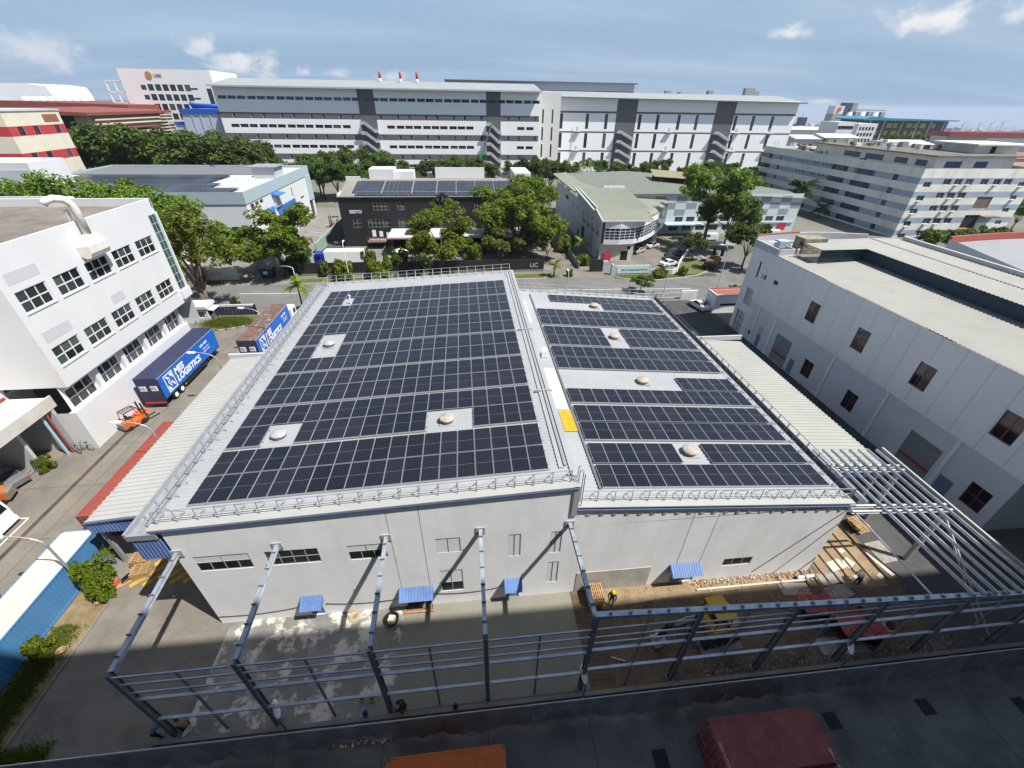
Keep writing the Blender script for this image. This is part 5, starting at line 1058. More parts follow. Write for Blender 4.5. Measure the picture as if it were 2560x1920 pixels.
def bicycle(label, loc, rz, lean=.15):
    t = thing('bicycle', label, 'bicycle', loc, rz, 'bicycles at the factory wall'); t.rotation_euler = (0, lean, rz)
    for y in (-.5, .5):
        mb = MB(); mb.tube([(0, y+.33*cos(a), .34+.33*sin(a)) for a in [2*pi*k/16 for k in range(17)]], .022, 5, cap=False)
        for k in range(6): a = pi*k/6; mb.tube([(0, y+.32*cos(a), .34+.32*sin(a)), (0, y-.32*cos(a), .34-.32*sin(a))], .004, 3)
        mb.build('wheel', M_black, t, local=True)
    mb = MB(); mb.tube([(0, -.5, .34), (0, -.12, .34), (0, .38, .8), (0, -.2, .82), (0, -.12, .34)], .02, 6); mb.tube([(0, .5, .34), (0, .36, 1.0)], .02, 6); mb.tube([(0, -.12, .34), (0, -.24, .95)], .02, 6); mb.build('frame', M_prime, t, local=True)
    mb = MB(); mb.tube([(-.25, .28, 1.02), (0, .36, 1.0), (.25, .28, 1.02)], .016, 5); mb.build('handlebar', M_black, t, local=True); mb = MB(); mb.prism([(-.38, .95), (-.1, .97), (-.1, 1.0), (-.38, 1.02)], 'x', -.07, .07); mb.build('saddle', M_black, t, local=True)
bicycle('dark bicycle leaning on the white factory wall', (-40.2, 37.15, .01), 1.5); bicycle('dark bicycle beside the pale blue downpipe', (-41.0, 36.85, .01), 1.2)
def car(label, loc, rz, col, van=False, group=None, s=1.0, est=False):
    # faces +y, hatch/saloon profile
    m = mat('car_paint_%s' % col[0], col[1], .28, .15, spec=.6)
    t = thing('parked_car', label, 'car', loc, rz, group, s)
    if van: P_ = [(-2.2, .45), (-2.25, 1.75), (-2.1, 1.95), (1.0, 1.95), (1.75, 1.15), (2.2, 1.0), (2.25, .45)]
    else: P_ = [(-2.15, .35), (-2.2, .85), (-1.95, .98), (-1.35, 1.02), (-.75, 1.42), (.25, 1.46), (1.05, 1.0), (1.95, .82), (2.15, .65), (2.15, .35)]
    mb = MB(); n = len(P_); i0 = 0
    for sx in (-1, -.94, .94, 1):   # tumblehome: narrower at the roof
        for (y, z) in P_:
            k = .88 if abs(sx) == 1 else 1.0; ww = .88*(1-.22*max(0, z-.95)/(.6 if not van else 1.4)); mb.v.append((sx*ww, y*(k if abs(sx) == 1 and False else 1), z-(.03 if abs(sx) == 1 and z > .9 else 0)))
    for k in range(3):
        for j in range(n): mb.f.append((k*n+j, k*n+(j+1) % n, (k+1)*n+(j+1) % n, (k+1)*n+j)); mb.m.append(0)
    mb.f.append(tuple(range(n))); mb.f.append(tuple(range(3*n, 4*n))); mb.m += [0, 0]
    mb.build('body', m, t, True if False else False, local=True)
    if van: scr = [((-.75, 1.05, 1.9), (.75, 1.05, 1.9), (.8, 1.72, 1.2), (-.8, 1.72, 1.2))]
    else: scr = [((-.66, .3, 1.455), (.66, .3, 1.455), (.78, 1.0, 1.05), (-.78, 1.0, 1.05)), ((.66, -.78, 1.43), (-.66, -.78, 1.43), (-.78, -1.32, 1.06), (.78, -1.32, 1.06))]
    mb = MB()
    for q_ in scr: mb.quad(*[(x, y+.01*(1 if y > 0 else -1), z+.02) for x, y, z in q_])
    mb.build('windscreen', M_glass, t, local=True, fix=False)
    for sx in (-1, 1):
        mb = MB()
        if van: mb.quad(*[(sx*a, y, z) for a, y, z in ((.86, .2, 1.2), (.86, 1.4, 1.2), (.76, .95, 1.8), (.76, .2, 1.8))])
        else: mb.quad(*[(sx*a, y, z) for a, y, z in ((.885, -1.2, 1.03), (.885, .9, 1.03), (.765, .25, 1.40), (.765, -.72, 1.38))])
        mb.build('side_window', M_glass, t, local=True, fix=False)
        for y in (-1.35, 1.35):
            mb = MB(); mb.wheel((sx*.78, y, .32), .32, .2, 'x', 14); w = mb.build('wheel', M_black, t, True, local=True); mb = MB(); mb.wheel((sx*.86, y, .32), .19, .05, 'x', 10); mb.build('rim', M_steelbar, w, local=True)
        mb = MB(); mb.box(sx*.55, 2.1, .62, sx*.82, 2.16, .74); mb.build('headlight', M_white2, t, local=True); mb = MB(); mb.box(sx*.55, -2.2, .7, sx*.82, -2.14, .84); mb.build('tail_light', M_red, t, local=True)
    return t
CW = ('white', (0.72, 0.73, 0.74)); CB = ('black', (0.016, 0.017, 0.02)); CS = ('silver', (0.38, 0.40, 0.42)); CG = ('darkgreen', (0.012, 0.04, 0.03)); CR = ('red', (0.3, 0.05, 0.03)); CGY = ('grey', (0.16, 0.17, 0.18))
car('silver and red car deep under the loading canopy', (-44.4, 33.0, .01), 1.2, CGY)
# white box van at the yard edge
t = truck_cab('white light truck parked at the bay lines by the drain', (-41.7, 27.0, 0), -pi/2, M_white2, 'light_truck')
mb = MB(); mb.box(-1.1, -5.2, .95, 1.1, -.1, 1.15); mb.build('load_bed', M_white2, t, local=True); mb = MB(); mb.box(-1.1, -5.2, 1.15, -1.05, -.1, 1.6); mb.box(1.05, -5.2, 1.15, 1.1, -.1, 1.6); mb.build('drop_side', M_white2, t, local=True)
for s in (-1, 1): mb = MB(); mb.wheel((s*.95, -3.9, .45), .45, .4, 'x', 14); mb.build('wheel', M_black, t, True, local=True)
t = thing('flatbed_trailer', 'brown flatbed trailer standing in front of the blue container', 'trailer', (-35.6, 17.6, 0), pi/2); mb = MB(); mb.box(-3, -1.2, .75, 3, 1.2, .9); mb.build('deck', mat('brown_deck', (0.12, 0.07, 0.05), .8, var=.3, scale=1.5), t, local=True); mb = MB(); mb.box(2.8, -1.2, .9, 3, 1.2, 1.5); mb.build('headboard', M_yellow, t, local=True)
for x in (-2.2, -1.2, 2.2):
    for s in (-1, 1): mb = MB(); mb.wheel((x, s*1.0, .42), .42, .3, 'y', 14); mb.build('wheel', M_black, t, True, local=True)
# ============================================================ guardhouse, gate, boundary walls
gh = thing('guardhouse', 'small white flat-roofed guardhouse beside the sliding gate', 'guardhouse', (-44, 69, 0))
mb = MB(); facade(mb, (-46.0, 68.1, 0), (1, 0, 0), 3.8, 2.5, [(2.3, .9, 3.2, 1.9)], .12); facade(mb, (-42.2, 68.1, 0), (0, 1, 0), 2.0, 2.5, [(.25, .95, 1.75, 1.95)], .12); mb.quad((-42.2, 70.1, 0), (-46, 70.1, 0), (-46, 70.1, 2.5), (-42.2, 70.1, 2.5)); mb.quad((-46, 70.1, 0), (-46, 68.1, 0), (-46, 68.1, 2.5), (-46, 70.1, 2.5)); mb.build('wall', M_white, gh, fix=False)
mb = MB(); mb.box(-46.9, 67.8, 2.5, -42.0, 70.7, 2.95); mb.build('roof', M_white, gh); window(gh, (-46.0, 68.1, 0), (1, 0, 0), (2.3, .9, 3.2, 1.9), 2, 3, M_alu, M_glass, .05, .08); window(gh, (-42.2, 68.1, 0), (0, 1, 0), (.25, .95, 1.75, 1.95), 1, 1, M_alu, M_glass, .05, .08)
mb = MB(); mb.prism([(-42.2, 2.3), (-41.2, 2.05), (-41.2, 2.1), (-42.2, 2.38)], 'y', 68.1, 70.1); mb.build('awning', M_wroof, gh)
gt = thing('sliding_gate', 'dark slatted sliding gate with a pale top rail by the guardhouse', 'gate', (-39.5, 70.9, 0))
for k in range(12): mb = MB(); x = -42.6+k*.55; mb.box(x, 70.85, .12, x+.5, 70.9, 1.55); mb.build('board', M_navy, gt)
mb = MB(); mb.box(-42.7, 70.8, 1.55, -36.1, 71.2, 1.85); mb.build('top_rail', M_lgrey, gt)
for x in (-42.7, -36.1): mb = MB(); mb.box(x-.12, 70.8, 0, x+.12, 71.05, 1.85); mb.build('gate_post', M_black, gt)
# ============================================================ street lamps
def street_lamp(label, loc, rz, h=7.2, arm=2.1, grp='street lamps along the lean-to', m=M_rail):
    t = thing('street_lamp', label, 'street lamp', loc, rz, grp)
    mb = MB(); pts = [(0, 0, 0), (0, 0, h*.82)] + [(arm*(1-cos(a)), 0, h*.82+h*.16*sin(a)) for a in [pi/2*k/6 for k in range(1, 7)]]
    mb.tube(pts, [.09, .075]+[.05]*6, 8); mb.build('pole', m, t, local=True); mb = MB(); mb.box(-.16, -.16, 0, .16, .16, .06); mb.build('base_plate', m, t, local=True)
    mb = MB(); z = h*.98; mb.prism([(arm-.1, -.09), (arm+.15, -.16), (arm+.6, -.16), (arm+.78, -.08), (arm+.78, .08), (arm+.6, .16), (arm+.15, .16), (arm-.1, .09)], 'z', z-.06, z+.06); mb.build('lamp_head', M_white2, t, local=True); return t
street_lamp('galvanised street lamp rising beside the blue container and bush', (-29.15, 20.9, 0), pi, 6.6); street_lamp('street lamp with a small solar panel over the brick red container', (-28.6, 32.2, 0), pi); street_lamp('street lamp between lean-to roof and clean blue trailer', (-28.6, 44.6, 0), pi); street_lamp('street lamp in front of the rusty-roofed trailer', (-28.4, 56.7, 0), pi-.1)
# ============================================================ right lean-to
rl = thing('side_shed', 'cream corrugated lean-to roof along the lane by the white hall', 'shed', (31, 23, 0))
mb = MB(); mb.corr((26.4, 46.2, 5.75), (0, -1, 0), (1, 0, -.085), 23.3, 8.85, .46, .075, 0, ((0, 0), (.6, 0), (.68, 1), (.88, 1), (.96, 0))); mb.build('roof_sheet', M_cream, rl, fix=False)
mb = MB(); mb.box(26.5, 46.15, 5.3, 35.2, 46.35, 5.9); mb.build('end_parapet', M_lgrey, rl)
mb = MB(); mb.corr((26.4, 22.86, 4.2), (1, 0, 0), (0, 0, 1), 8.8, .78, .25, .05); mb.build('fascia', M_bluesheet, rl, fix=False)
for x, y in ((34.9, 23.2), (34.9, 30), (34.9, 38), (34.9, 46), (29, 23.2)): mb = MB(); mb.box(x-.12, y-.12, 0, x+.12, y+.12, 4.9); mb.build('column', M_rail, rl)
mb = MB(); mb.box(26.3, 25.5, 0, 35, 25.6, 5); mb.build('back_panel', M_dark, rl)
mb = MB(); mb.box(30.4, 47, 0.02, 30.5, 62, 1.7); o = mb.build('mesh_fence', mat('green_mesh', (0.05, 0.13, 0.10), .8)); tag(o, 'low green mesh fence along the dark lane', 'fence')
# ============================================================ right white hall
M_hallroof = mat('hall_roof_sheet', (0.305, 0.305, 0.285), .6, var=.1, scale=.25, stain=.3, stain_col=(0.22, 0.215, 0.195))
rh = thing('hall_building', 'white hall with red-framed windows, roller shutters and a cream metal roof', 'building', (52, 40, 0))
Xr = 43.4; ZT = 13.3
up_h = [(46.6-1.75, 7.82, 46.6, 10.36), (38.85-1.72, 7.88, 38.85, 10.4), (31.2-1.73, 7.9, 31.2, 10.45), (23.4-1.73, 7.9, 23.4, 10.45), (15.6, 7.9, 17.3, 10.45), (58.1, 9.2, 58.55, 11.6), (56.0, 9.6, 57.1, 10.25), (53.3, 9.7, 54.3, 10.32)]
lo_h = [(42.2, 1.18, 43.85, 3.45), (34.95, 1.18, 36.6, 3.5), (20.35, 1.2, 22.1, 3.53), (46.85, .02, 50.05, 4.05), (25.2, .02, 28.5, 4.1), (53.0, .02, 53.9, 2.0), (45.25, .02, 46.2, 2.15), (57.95, .05, 60.1, 3.45), (56.6, .02, 57.4, 2.0), (55.2, .9, 56.0, 1.6), (23.0, .02, 24.3, 2.2)]
notch = (56.6, 4.65, 59.5, 7.3)
# u runs from far (y=61) to near so that U x Z points to -X
def uh(hs, y0): return [(y0-c, b, y0-a, d) for a, b, c, d in hs]
mb = MB(); facade(mb, (Xr-.12, 57.6, 0), (0, -1, 0), 57.6-3, ZT, uh([h for h in up_h if h[2] < 57.6], 57.6), .2, v0=6.02)
facade(mb, (Xr, 61.0, 0), (0, -1, 0), 3.4, 14.0, uh([h for h in up_h if h[0] >= 57.6]+[notch]+[h for h in lo_h if h[0] > 57.5], 61.0), .35)
mb.quad((Xr-.12, 57.6, 6.02), (Xr-.12, 3, 6.02), (Xr, 3, 6.02), (Xr, 57.6, 6.02)); mb.quad((Xr, 61, 0), (62, 61, 0), (62, 61, 14), (Xr, 61, 14)); mb.quad((Xr-.12, 57.6, 6.02), (Xr, 57.6, 6.02), (Xr, 57.6, ZT), (Xr-.12, 57.6, ZT))
mb.build('wall', M_shadewhite, rh, fix=False)
mb = MB(); facade(mb, (Xr+.03, 57.6, 0), (0, -1, 0), 57.6-19.5, 6.02, uh([h for h in lo_h if h[2] < 57.55], 57.6), .2); mb.quad((Xr, 19.5, 0), (62, 19.5, 0), (62, 19.5, 6.02), (Xr, 19.5, 6.02)); mb.build('wall', mat('shade_grey_paint', (0.66, 0.67, 0.69), .7, var=.06, scale=.3, stain=.12, stain_col=(0.4, 0.4, 0.4), streak=True), rh, fix=False)
for y in (55.2, 49.0+2.2, 40.0, 32.3, 24.6): mb = MB(); mb.box(Xr-.05, y-.18, 0, Xr+.03, y+.18, 6.0); mb.build('pilaster', M_shadewhite, rh)
for k in range(17): y = 56.4-k*2.35; mb = MB(); mb.box(Xr-.126, y-.012, 6.1, Xr-.12, y+.012, ZT-.05); mb.build('panel_joint', M_grey, rh)
for h in up_h[:5]: window(rh, (Xr-.12, 0, 0), (0, -1, 0), (-h[2], h[1], -h[0], h[3]), 2, 2, M_redframe, M_glass, .08, .10, split=True, bw=.09)
window(rh, (Xr, 0, 0), (0, -1, 0), (-up_h[5][2], up_h[5][1], -up_h[5][0], up_h[5][3]), 1, 3, M_redframe, M_glass, .07, .1)
for h in up_h[6:]: window(rh, (Xr-.12, 0, 0), (0, -1, 0), (-h[2], h[1], -h[0], h[3]), 2, 1, M_redframe, M_glass, .06, .1)
for h in lo_h[:3]: window(rh, (Xr+.03, 0, 0), (0, -1, 0), (-h[2], h[1], -h[0], h[3]), 2, 2, M_redframe, M_glass, .07, .10, split=True)
window(rh, (Xr+.03, 0, 0), (0, -1, 0), (-56.0, .9, -55.2, 1.6), 2, 1, M_redframe, M_glass, .06, .1)
sl2 = MB(); sl2.prism([(0, 0), (.05, .08), (.05, .19), (0, .2)], 'y', 0, 3.2); M_roll = mat('roller_shutter', (0.30, 0.30, 0.285), .5, .3, var=.15, scale=1)
for (a, b, c, d) in lo_h[3:5]:
    sh = MB(); sh.box(Xr+.02, a, d-.25, Xr+.2, c, d); sh = sh.build('roller_shutter', M_roll, rh); me = MB(); me.prism([(Xr+.13, 0), (Xr+.10, .08), (Xr+.10, .15), (Xr+.13, .19)], 'y', 0, c-a); me = me.mesh('slat', M_roll); red = MB(); red.prism([(Xr+.13, 0), (Xr+.10, .08), (Xr+.10, .15), (Xr+.13, .19)], 'y', 0, c-a); red = red.mesh('slat', mat('red_slat', (0.33, 0.06, 0.07), .6))
    for k in range(20): place('slat', red if k in (6, 7) else me, Matrix.Translation((0, a, .02+k*.19)), sh)
M_bdoor = mat('blue_grey_door', (0.16, 0.22, 0.33), .6)
for (a, b, c, d) in (lo_h[5], lo_h[6], lo_h[8], lo_h[10]): mb = MB(); mb.box(Xr+.08, a, b, Xr+.12, c, d); mb.build('door', M_bdoor, rh)
mb = MB(); mb.box(Xr-.01, 53.0, 2.05, Xr+.03, 53.9, 3.35); mb.build('vent_panel', mat('cream_panel', (0.5, 0.48, 0.38), .7), rh)
window(rh, (Xr, 0, 0), (0, -1, 0), (-60.1, .05, -57.95, 3.45), 2, 3, M_redframe, mat('pale_blind', (0.5, 0.5, 0.47), .6), .08, .12)
mb = MB(); mb.quad((Xr+.4, 56.6, 4.6), (Xr+.4, 59.5, 4.6), (Xr+.4, 59.5, 7.3), (Xr+.4, 56.6, 7.3)); mb.build('recess_wall', M_lgrey, rh)
mb = MB(); mb.corr((Xr-.1, 51.2, 13.35), (0, -1, 0), (1, 0, .05), 48.2, 9.3, .42, .05); mb.corr((Xr-.1, 55.4, 13.35), (0, -1, 0), (1, 0, .05), 4.2, 2.8, .42, .05); mb.build('roof_sheet', M_hallroof, rh, fix=False)
mb = MB(); mb.corr((52.5, 51.5, 13.6), (0, -1, 0), (0, 0, 1), 48.5, 1.75, .22, .04); mb.corr((52.5, 51.45, 13.6), (-1, 0, 0), (0, 0, 1), 6.3, 1.75, .22, .04); mb.build('clerestory', mat('dark_blue_sheet', (0.028, 0.06, 0.10), .5, var=.2, scale=1), rh, fix=False)
mb = MB(); mb.corr((52.2, 56.0, 15.38), (0, -1, 0), (1, 0, .015), 53, 4.6, .42, .04); mb.corr((56.8, 56.0, 15.45), (0, -1, 0), (1, 0, -.015), 53, 4.2, .42, .04); mb.build('roof_sheet', M_hallroof, rh, fix=False)
mb = MB(); mb.corr((46.0, 54.4, 15.32), (0, -1, 0), (1, 0, .01), 3.3, 6.25, .42, .04); mb.build('roof_sheet', M_hallroof, rh, fix=False)
mb = MB(); mb.box(56.72, 3, 15.46, 56.9, 56, 15.54); mb.build('ridge_cap', M_grey, rh)
mb = MB(); mb.box(61.0, 3, 11, 61.35, 55, 15.9); mb.build('parapet', M_lgrey, rh)
# curved rear parapet with red coping
mb = MB(); n = 14; arc = [(Xr+.0+(i/n)*18, 61.0+1.6*sin(pi*i/n)) for i in range(n+1)]
for i in range(n): p, q_ = arc[i], arc[i+1]; mb.beam((p[0], p[1], 13.9), (q_[0], q_[1], 13.9), .3, 1.6)
mb.build('parapet', M_lgrey, rh)
mb = MB()
for i in range(6): p, q_ = arc[i], arc[i+1]; mb.beam((p[0], p[1], 14.74), (q_[0], q_[1], 14.74), .36, .1)
mb.build('coping', mat('brick_coping', (0.32, 0.085, 0.06), .7), rh)
mb = MB(); mb.box(Xr, 55.4, 13.2, Xr+2.4, 55.55, 14.2); mb.box(Xr+2.3, 55.5, 13.2, Xr+2.45, 57.5, 14.2); mb.box(Xr-.1, 55.4, 13.2, Xr+.1, 61, 14.2); mb.build('parapet', M_lgrey, rh)
mb = MB(); mb.quad((Xr, 55, 13.25), (61, 55, 13.25), (61, 62, 13.25), (Xr, 62, 13.25)); mb.build('roof_deck', mat('deck_grey', (0.20, 0.19, 0.175), .9, var=.4, scale=.6), rh)
wt = thing('roof_water_tank', 'weathered rooftop tank and pipework at the rear corner of the white hall', 'tank', (50, 57.5, 13.3)); mb = MB(); mb.box(47.6, 56.4, 13.3, 51.0, 58.6, 15.3); mb.build('tank', mat('mouldy_concrete', (0.16, 0.14, 0.10), .95, col2=(0.36, 0.33, 0.25), scale=1.6), wt)
for k in range(4): mb = MB(); mb.tube([(46.2+k*.5, 55.8, 13.4+k*.3), (47.8, 57.2+k*.3, 15.0)], .06, 6); mb.build('pipe', M_black, wt)
mb = MB(); mb.tube([(44.2, 59.3, 14.2), (49.0, 58.2, 14.3)], .09, 6); mb.build('pipe', M_white2, wt); mb = MB(); mb.box(45.4, 58.3, 13.5, 47.0, 59.6, 14.5); mb.build('pump_box', mat('pale_blue_box', (0.35, 0.45, 0.55), .6), wt)
mb = MB(); mb.lathe([(.12, 0), (.12, 1.1), (.16, 1.1), (.16, 1.2)], 10, (45.2, 54.2, 13.4)); mb.build('vent_pipe', M_white2, wt)
# booth at the lane entrance and its gate
bo = thing('gate_booth', 'white booth with red roof edge at the end of the dark lane', 'booth', (45.5, 67, 0))
mb = MB(); facade(mb, (42.9, 65.9, 0), (1, 0, 0), 6.2, 3.1, [(1.1, 1.3, 5.5, 1.75)], .12); mb.quad((42.9, 69, 0), (42.9, 65.9, 0), (42.9, 65.9, 3.1), (42.9, 69, 3.1)); mb.quad((49.1, 65.9, 0), (49.1, 69, 0), (49.1, 69, 3.1), (49.1, 65.9, 3.1)); mb.build('wall', M_shadewhite, bo, fix=False)
mb = MB(); mb.box(44.0, 66.0, 1.3, 48.4, 66.05, 1.75); mb.build('window_strip', M_glass, bo); mb = MB(); mb.box(42.8, 65.8, 3.1, 49.2, 66.0, 3.45); mb.box(42.8, 68.9, 3.1, 49.2, 69.1, 3.45); mb.box(42.8, 66, 3.1, 43, 68.9, 3.45); mb.box(43, 66, 3.1, 49.2, 68.9, 3.15); mb.build('roof', M_white, bo); mb = MB(); mb.box(42.78, 68.85, 3.45, 49.2, 69.12, 3.52); mb.box(43, 66.1, 3.15, 49.1, 68.9, 3.17); mb.build('coping', mat('brick_coping', (0.32, 0.085, 0.06)), bo)
window(bo, (42.9, 69, 0), (0, -1, 0), (.5, .05, 2.0, 2.4), 2, 2, M_redframe, M_lgrey, .07, -.02, name='door')
gg = thing('sliding_gate', 'pale barred sliding gate across the dark lane by the booth', 'gate', (37, 72, 0))
for k in range(26): mb = MB(); x = 30.6+k*.44; mb.box(x, 71.7, .1, x+.06, 71.76, 1.6); mb.build('bar', M_lgrey, gg)
for z in (.12, 1.55): mb = MB(); mb.box(30.5, 71.68, z, 41.8, 71.78, z+.1); mb.build('rail', M_lgrey, gg)
mb = MB(); mb.box(40, 72.5, 0, 43.2, 72.8, 1.7); tag(mb.build('boundary_wall', M_white), 'short white wall between barred gate and booth', 'wall')
car('white car nosing out beside the gate booth', (41.6, 68.3, .02), .2, CW); car('dark car parked behind the gate booth', (47.5, 71.2, .02), 1.4, CB)
# curved-roof neighbour
cb = thing('curved_building', 'white building with a curved red-rimmed roof behind the hall parapet', 'building', (95, 60, 0))
pts = [(80.8, 50), (88.4, 71)] + [(88.4+i*4, 71+2.4*sin(pi*i/10)) for i in range(1, 10)] + [(130, 66), (130, 50)]
mb = MB(); n = len(pts)
for i in range(n): p, q_ = pts[i], pts[(i+1) % n]; mb.quad((p[0], p[1], 0), (q_[0], q_[1], 0), (q_[0], q_[1], 11), (p[0], p[1], 11))
mb.build('wall', M_white, cb); mb = MB(); mb.quad(*[(x, y, 10.3) for x, y in pts]); mb.build('roof', M_grey, cb)
mb = MB()
for i in range(1, 11): p, q_ = pts[i], pts[i+1]; mb.beam((p[0], p[1], 10.9), (q_[0], q_[1], 10.9), .5, 1.1)
mb.build('coping', mat('brick_coping', (0.32, 0.085, 0.06)), cb)
# ============================================================ helpers for the buildings beyond the road
def block(mb, x0, y0, x1, y1, z0, z1, faces='NESWT', m=0):
    if 'S' in faces: mb.quad((x0, y0, z0), (x1, y0, z0), (x1, y0, z1), (x0, y0, z1), m=m)
    if 'N' in faces: mb.quad((x1, y1, z0), (x0, y1, z0), (x0, y1, z1), (x1, y1, z1), m=m)
    if 'E' in faces: mb.quad((x1, y0, z0), (x1, y1, z0), (x1, y1, z1), (x1, y0, z1), m=m)
    if 'W' in faces: mb.quad((x0, y1, z0), (x0, y0, z0), (x0, y0, z1), (x0, y1, z1), m=m)
    if 'T' in faces: mb.quad((x0, y0, z1), (x1, y0, z1), (x1, y1, z1), (x0, y1, z1), m=m)
def pbox(parent, name, m, *b):
    mb = MB(); mb.box(*b); return mb.build(name, m, parent)
GW = {}
def simple_windows(parent, O, U, hs, m=None, depth=.12, frame=None):
    # one pane with a thin frame for far facades; shared meshes
    m = m or M_glass; frame = frame or M_prime
    for (a, b, c, d) in hs:
        w, h = round(c-a, 2), round(d-b, 2); key = (w, h, m.name, frame.name)
        if key not in GW:
            mb = MB(); f = .07; mb.box(0, .02, 0, w, .05, h); mb.box(0, 0, 0, w, .02, f, 1); mb.box(0, 0, h-f, w, .02, h, 1); mb.box(0, 0, f, f, .02, h-f, 1); mb.box(w-f, 0, f, w, .02, h-f, 1); mb.box(w/2-.03, .002, f, w/2+.03, .018, h-f, 1)
            GW[key] = mb.mesh('window', [m, frame])
        place('window', GW[key], wall_matrix(O, U) @ Matrix.Translation((a, depth-.06, b)), parent)
def ac_unit(parent, x, y, z, s=1.0):
    if 'ac' not in GW:
        mb = MB(); mb.box(-.5, -.2, 0, .5, .2, .85); mb.lathe([(.3, 0), (.3, .02)], 12, (0, 0, 0), 1); n = 12
        for k in range(n): pass
        GW['ac'] = mb.mesh('air_conditioner', [M_white2, M_grey])
    return place('air_conditioner', GW['ac'], Matrix.Translation((x, y, z)) @ Matrix.Scale(s, 4), parent)
PF = {}
def flat_panels(parent, x0, y0, nx, ny, z, pw=1.15, pl=2.2, slope=0.0):
    # far array: one part per double row block
    mb = MB()
    for i in range(nx):
        for j in range(ny):
            x = x0+i*pw; y = y0+j*pl; za = z+slope*(j*pl); zb_ = z+slope*((j+1)*pl-.06)
            mb.quad((x, y, za), (x+pw-.05, y, za), (x+pw-.05, y+pl-.06, zb_), (x, y+pl-.06, zb_))
    return mb
M_pv2 = mat('far_solar', (0.035, 0.042, 0.062), .3, var=.3, scale=.4, spec=.5)
M_palebl = mat('pale_blue_fascia', (0.36, 0.46, 0.50), .6, var=.08, scale=.2)
# ============================================================ pale blue factory with solar roof
pf = thing('factory_building', 'low white factory with pale blue fascia and a solar-covered roof', 'building', (-70, 104, 0))
mb = MB(); fw_ = [(14+k*7, 6.5, 17.5+k*7, 8.2) for k in range(4)] + [(50.5, 5.6, 52.2, 6.8), (41, 8.8, 44.5, 10.6)]
facade(mb, (-102.5, 104, 0), (1, 0, 0), 55, 11.5, fw_, .2)
eh = [(2+k*2.6, 10.3, 3.9+k*2.6, 11.1) for k in range(3)] + [(22, 3.5, 22.9, 7), (28.5, 8.2, 29.2, 10.5), (34.5, 6.5, 37.5, 7.0), (34.2, 3, 35, 5.5), (41.5, .1, 44.5, 5.0), (31.5, .1, 33.2, 3.4)]
facade(mb, (-47.5, 104, 0), (0, 1, 0), 46, 11.5, eh, .2); mb.build('wall', M_white, pf, fix=False)
mb = MB(); block(mb, -102.6, 103.85, -47.35, 150.2, 11.5, 14.0, 'NESW'); mb.box(-102.6, 150.3, 0, -47.5, 150.5, 14); mb.build('fascia', M_palebl, pf)
mb = MB(); mb.quad((-102.5, 104, 13.4), (-47.5, 104, 13.4), (-47.5, 150, 13.4), (-102.5, 150, 13.4)); mb.build('roof', M_lgrey, pf)
mb = MB(); mb.quad((-102.4, 134, 13.5), (-56, 134, 13.5), (-56, 150, 13.6), (-102.4, 150, 13.6)); mb.build('rear_roof', mat('slate_grey_roof', (0.16, 0.17, 0.185), .7, var=.1, scale=.4), pf)
simple_windows(pf, (-102.5, 104, 0), (1, 0, 0), fw_); simple_windows(pf, (-47.5, 104, 0), (0, 1, 0), eh)
pbox(pf, 'blue_panel', mat('bright_blue', (0.03, 0.17, 0.52), .5), -47.5, 120, 3.4, -47.3, 133.5, 7.7)
pbox(pf, 'corner_cladding', M_palebl, -47.5, 146, 4.8, -47.25, 150.1, 11.5)
mb = MB(); mb.prism([(104.0, 0)]*0+[(-47.5, 10.9), (-45.6, 10.7), (-45.6, 10.85), (-47.5, 11.2)], 'y', 118.5, 123); mb.build('canopy', mat('bright_blue', (0.03, 0.17, 0.52)), pf)
pbox(pf, 'canopy_shaft', M_lgrey, -47.5, 119, 8.0, -46.9, 121.5, 10.8)
for k in range(3): mb = MB(); mb.prism([(-47.5, 8.6), (-46.6, 8.0), (-47.5, 7.9)], 'y', 112.5+k*2, 114+k*2); mb.build('vent_cowl', mat('bright_blue', (0.03, 0.17, 0.52)), pf)
for y0, n_ in ((104.6, 41), (111.4, 35), (118.2, 32), (125.0, 32)): flat_panels(pf, -98, y0, n_, 3, 13.75).build('solar_block', M_pv2, pf, fix=False)
for k in range(7): ac_unit(pf, -56.5+(k % 4)*1.4, 121.5+(k//4)*2.0, 13.4, 1.25)
pbox(pf, 'roof_kiosk', M_lgrey, -54, 127, 13.4, -48.5, 133, 16.0); pbox(pf, 'kiosk_roof', M_grey, -55, 126.5, 16.0, -48, 133.5, 16.25)
# side sheds with blue roofs
for (x, y, w, l, h, lb) in ((-43.5, 98.5, 4.5, 5, 3.0, 'small kiosk with a bright blue roof behind the roadside tree'), (-66, 100.5, 9, 3, 5.5, 'blue-roofed porch against the pale blue factory')):
    t = thing('kiosk', lb, 'kiosk', (x, y, 0)); pbox(t, 'wall', M_white, x-w/2, y-l/2, 0, x+w/2, y+l/2, h); pbox(t, 'roof', mat('bright_blue', (0.03, 0.17, 0.52)), x-w/2-.4, y-l/2-.4, h, x+w/2+.4, y+l/2+.4, h+.25)
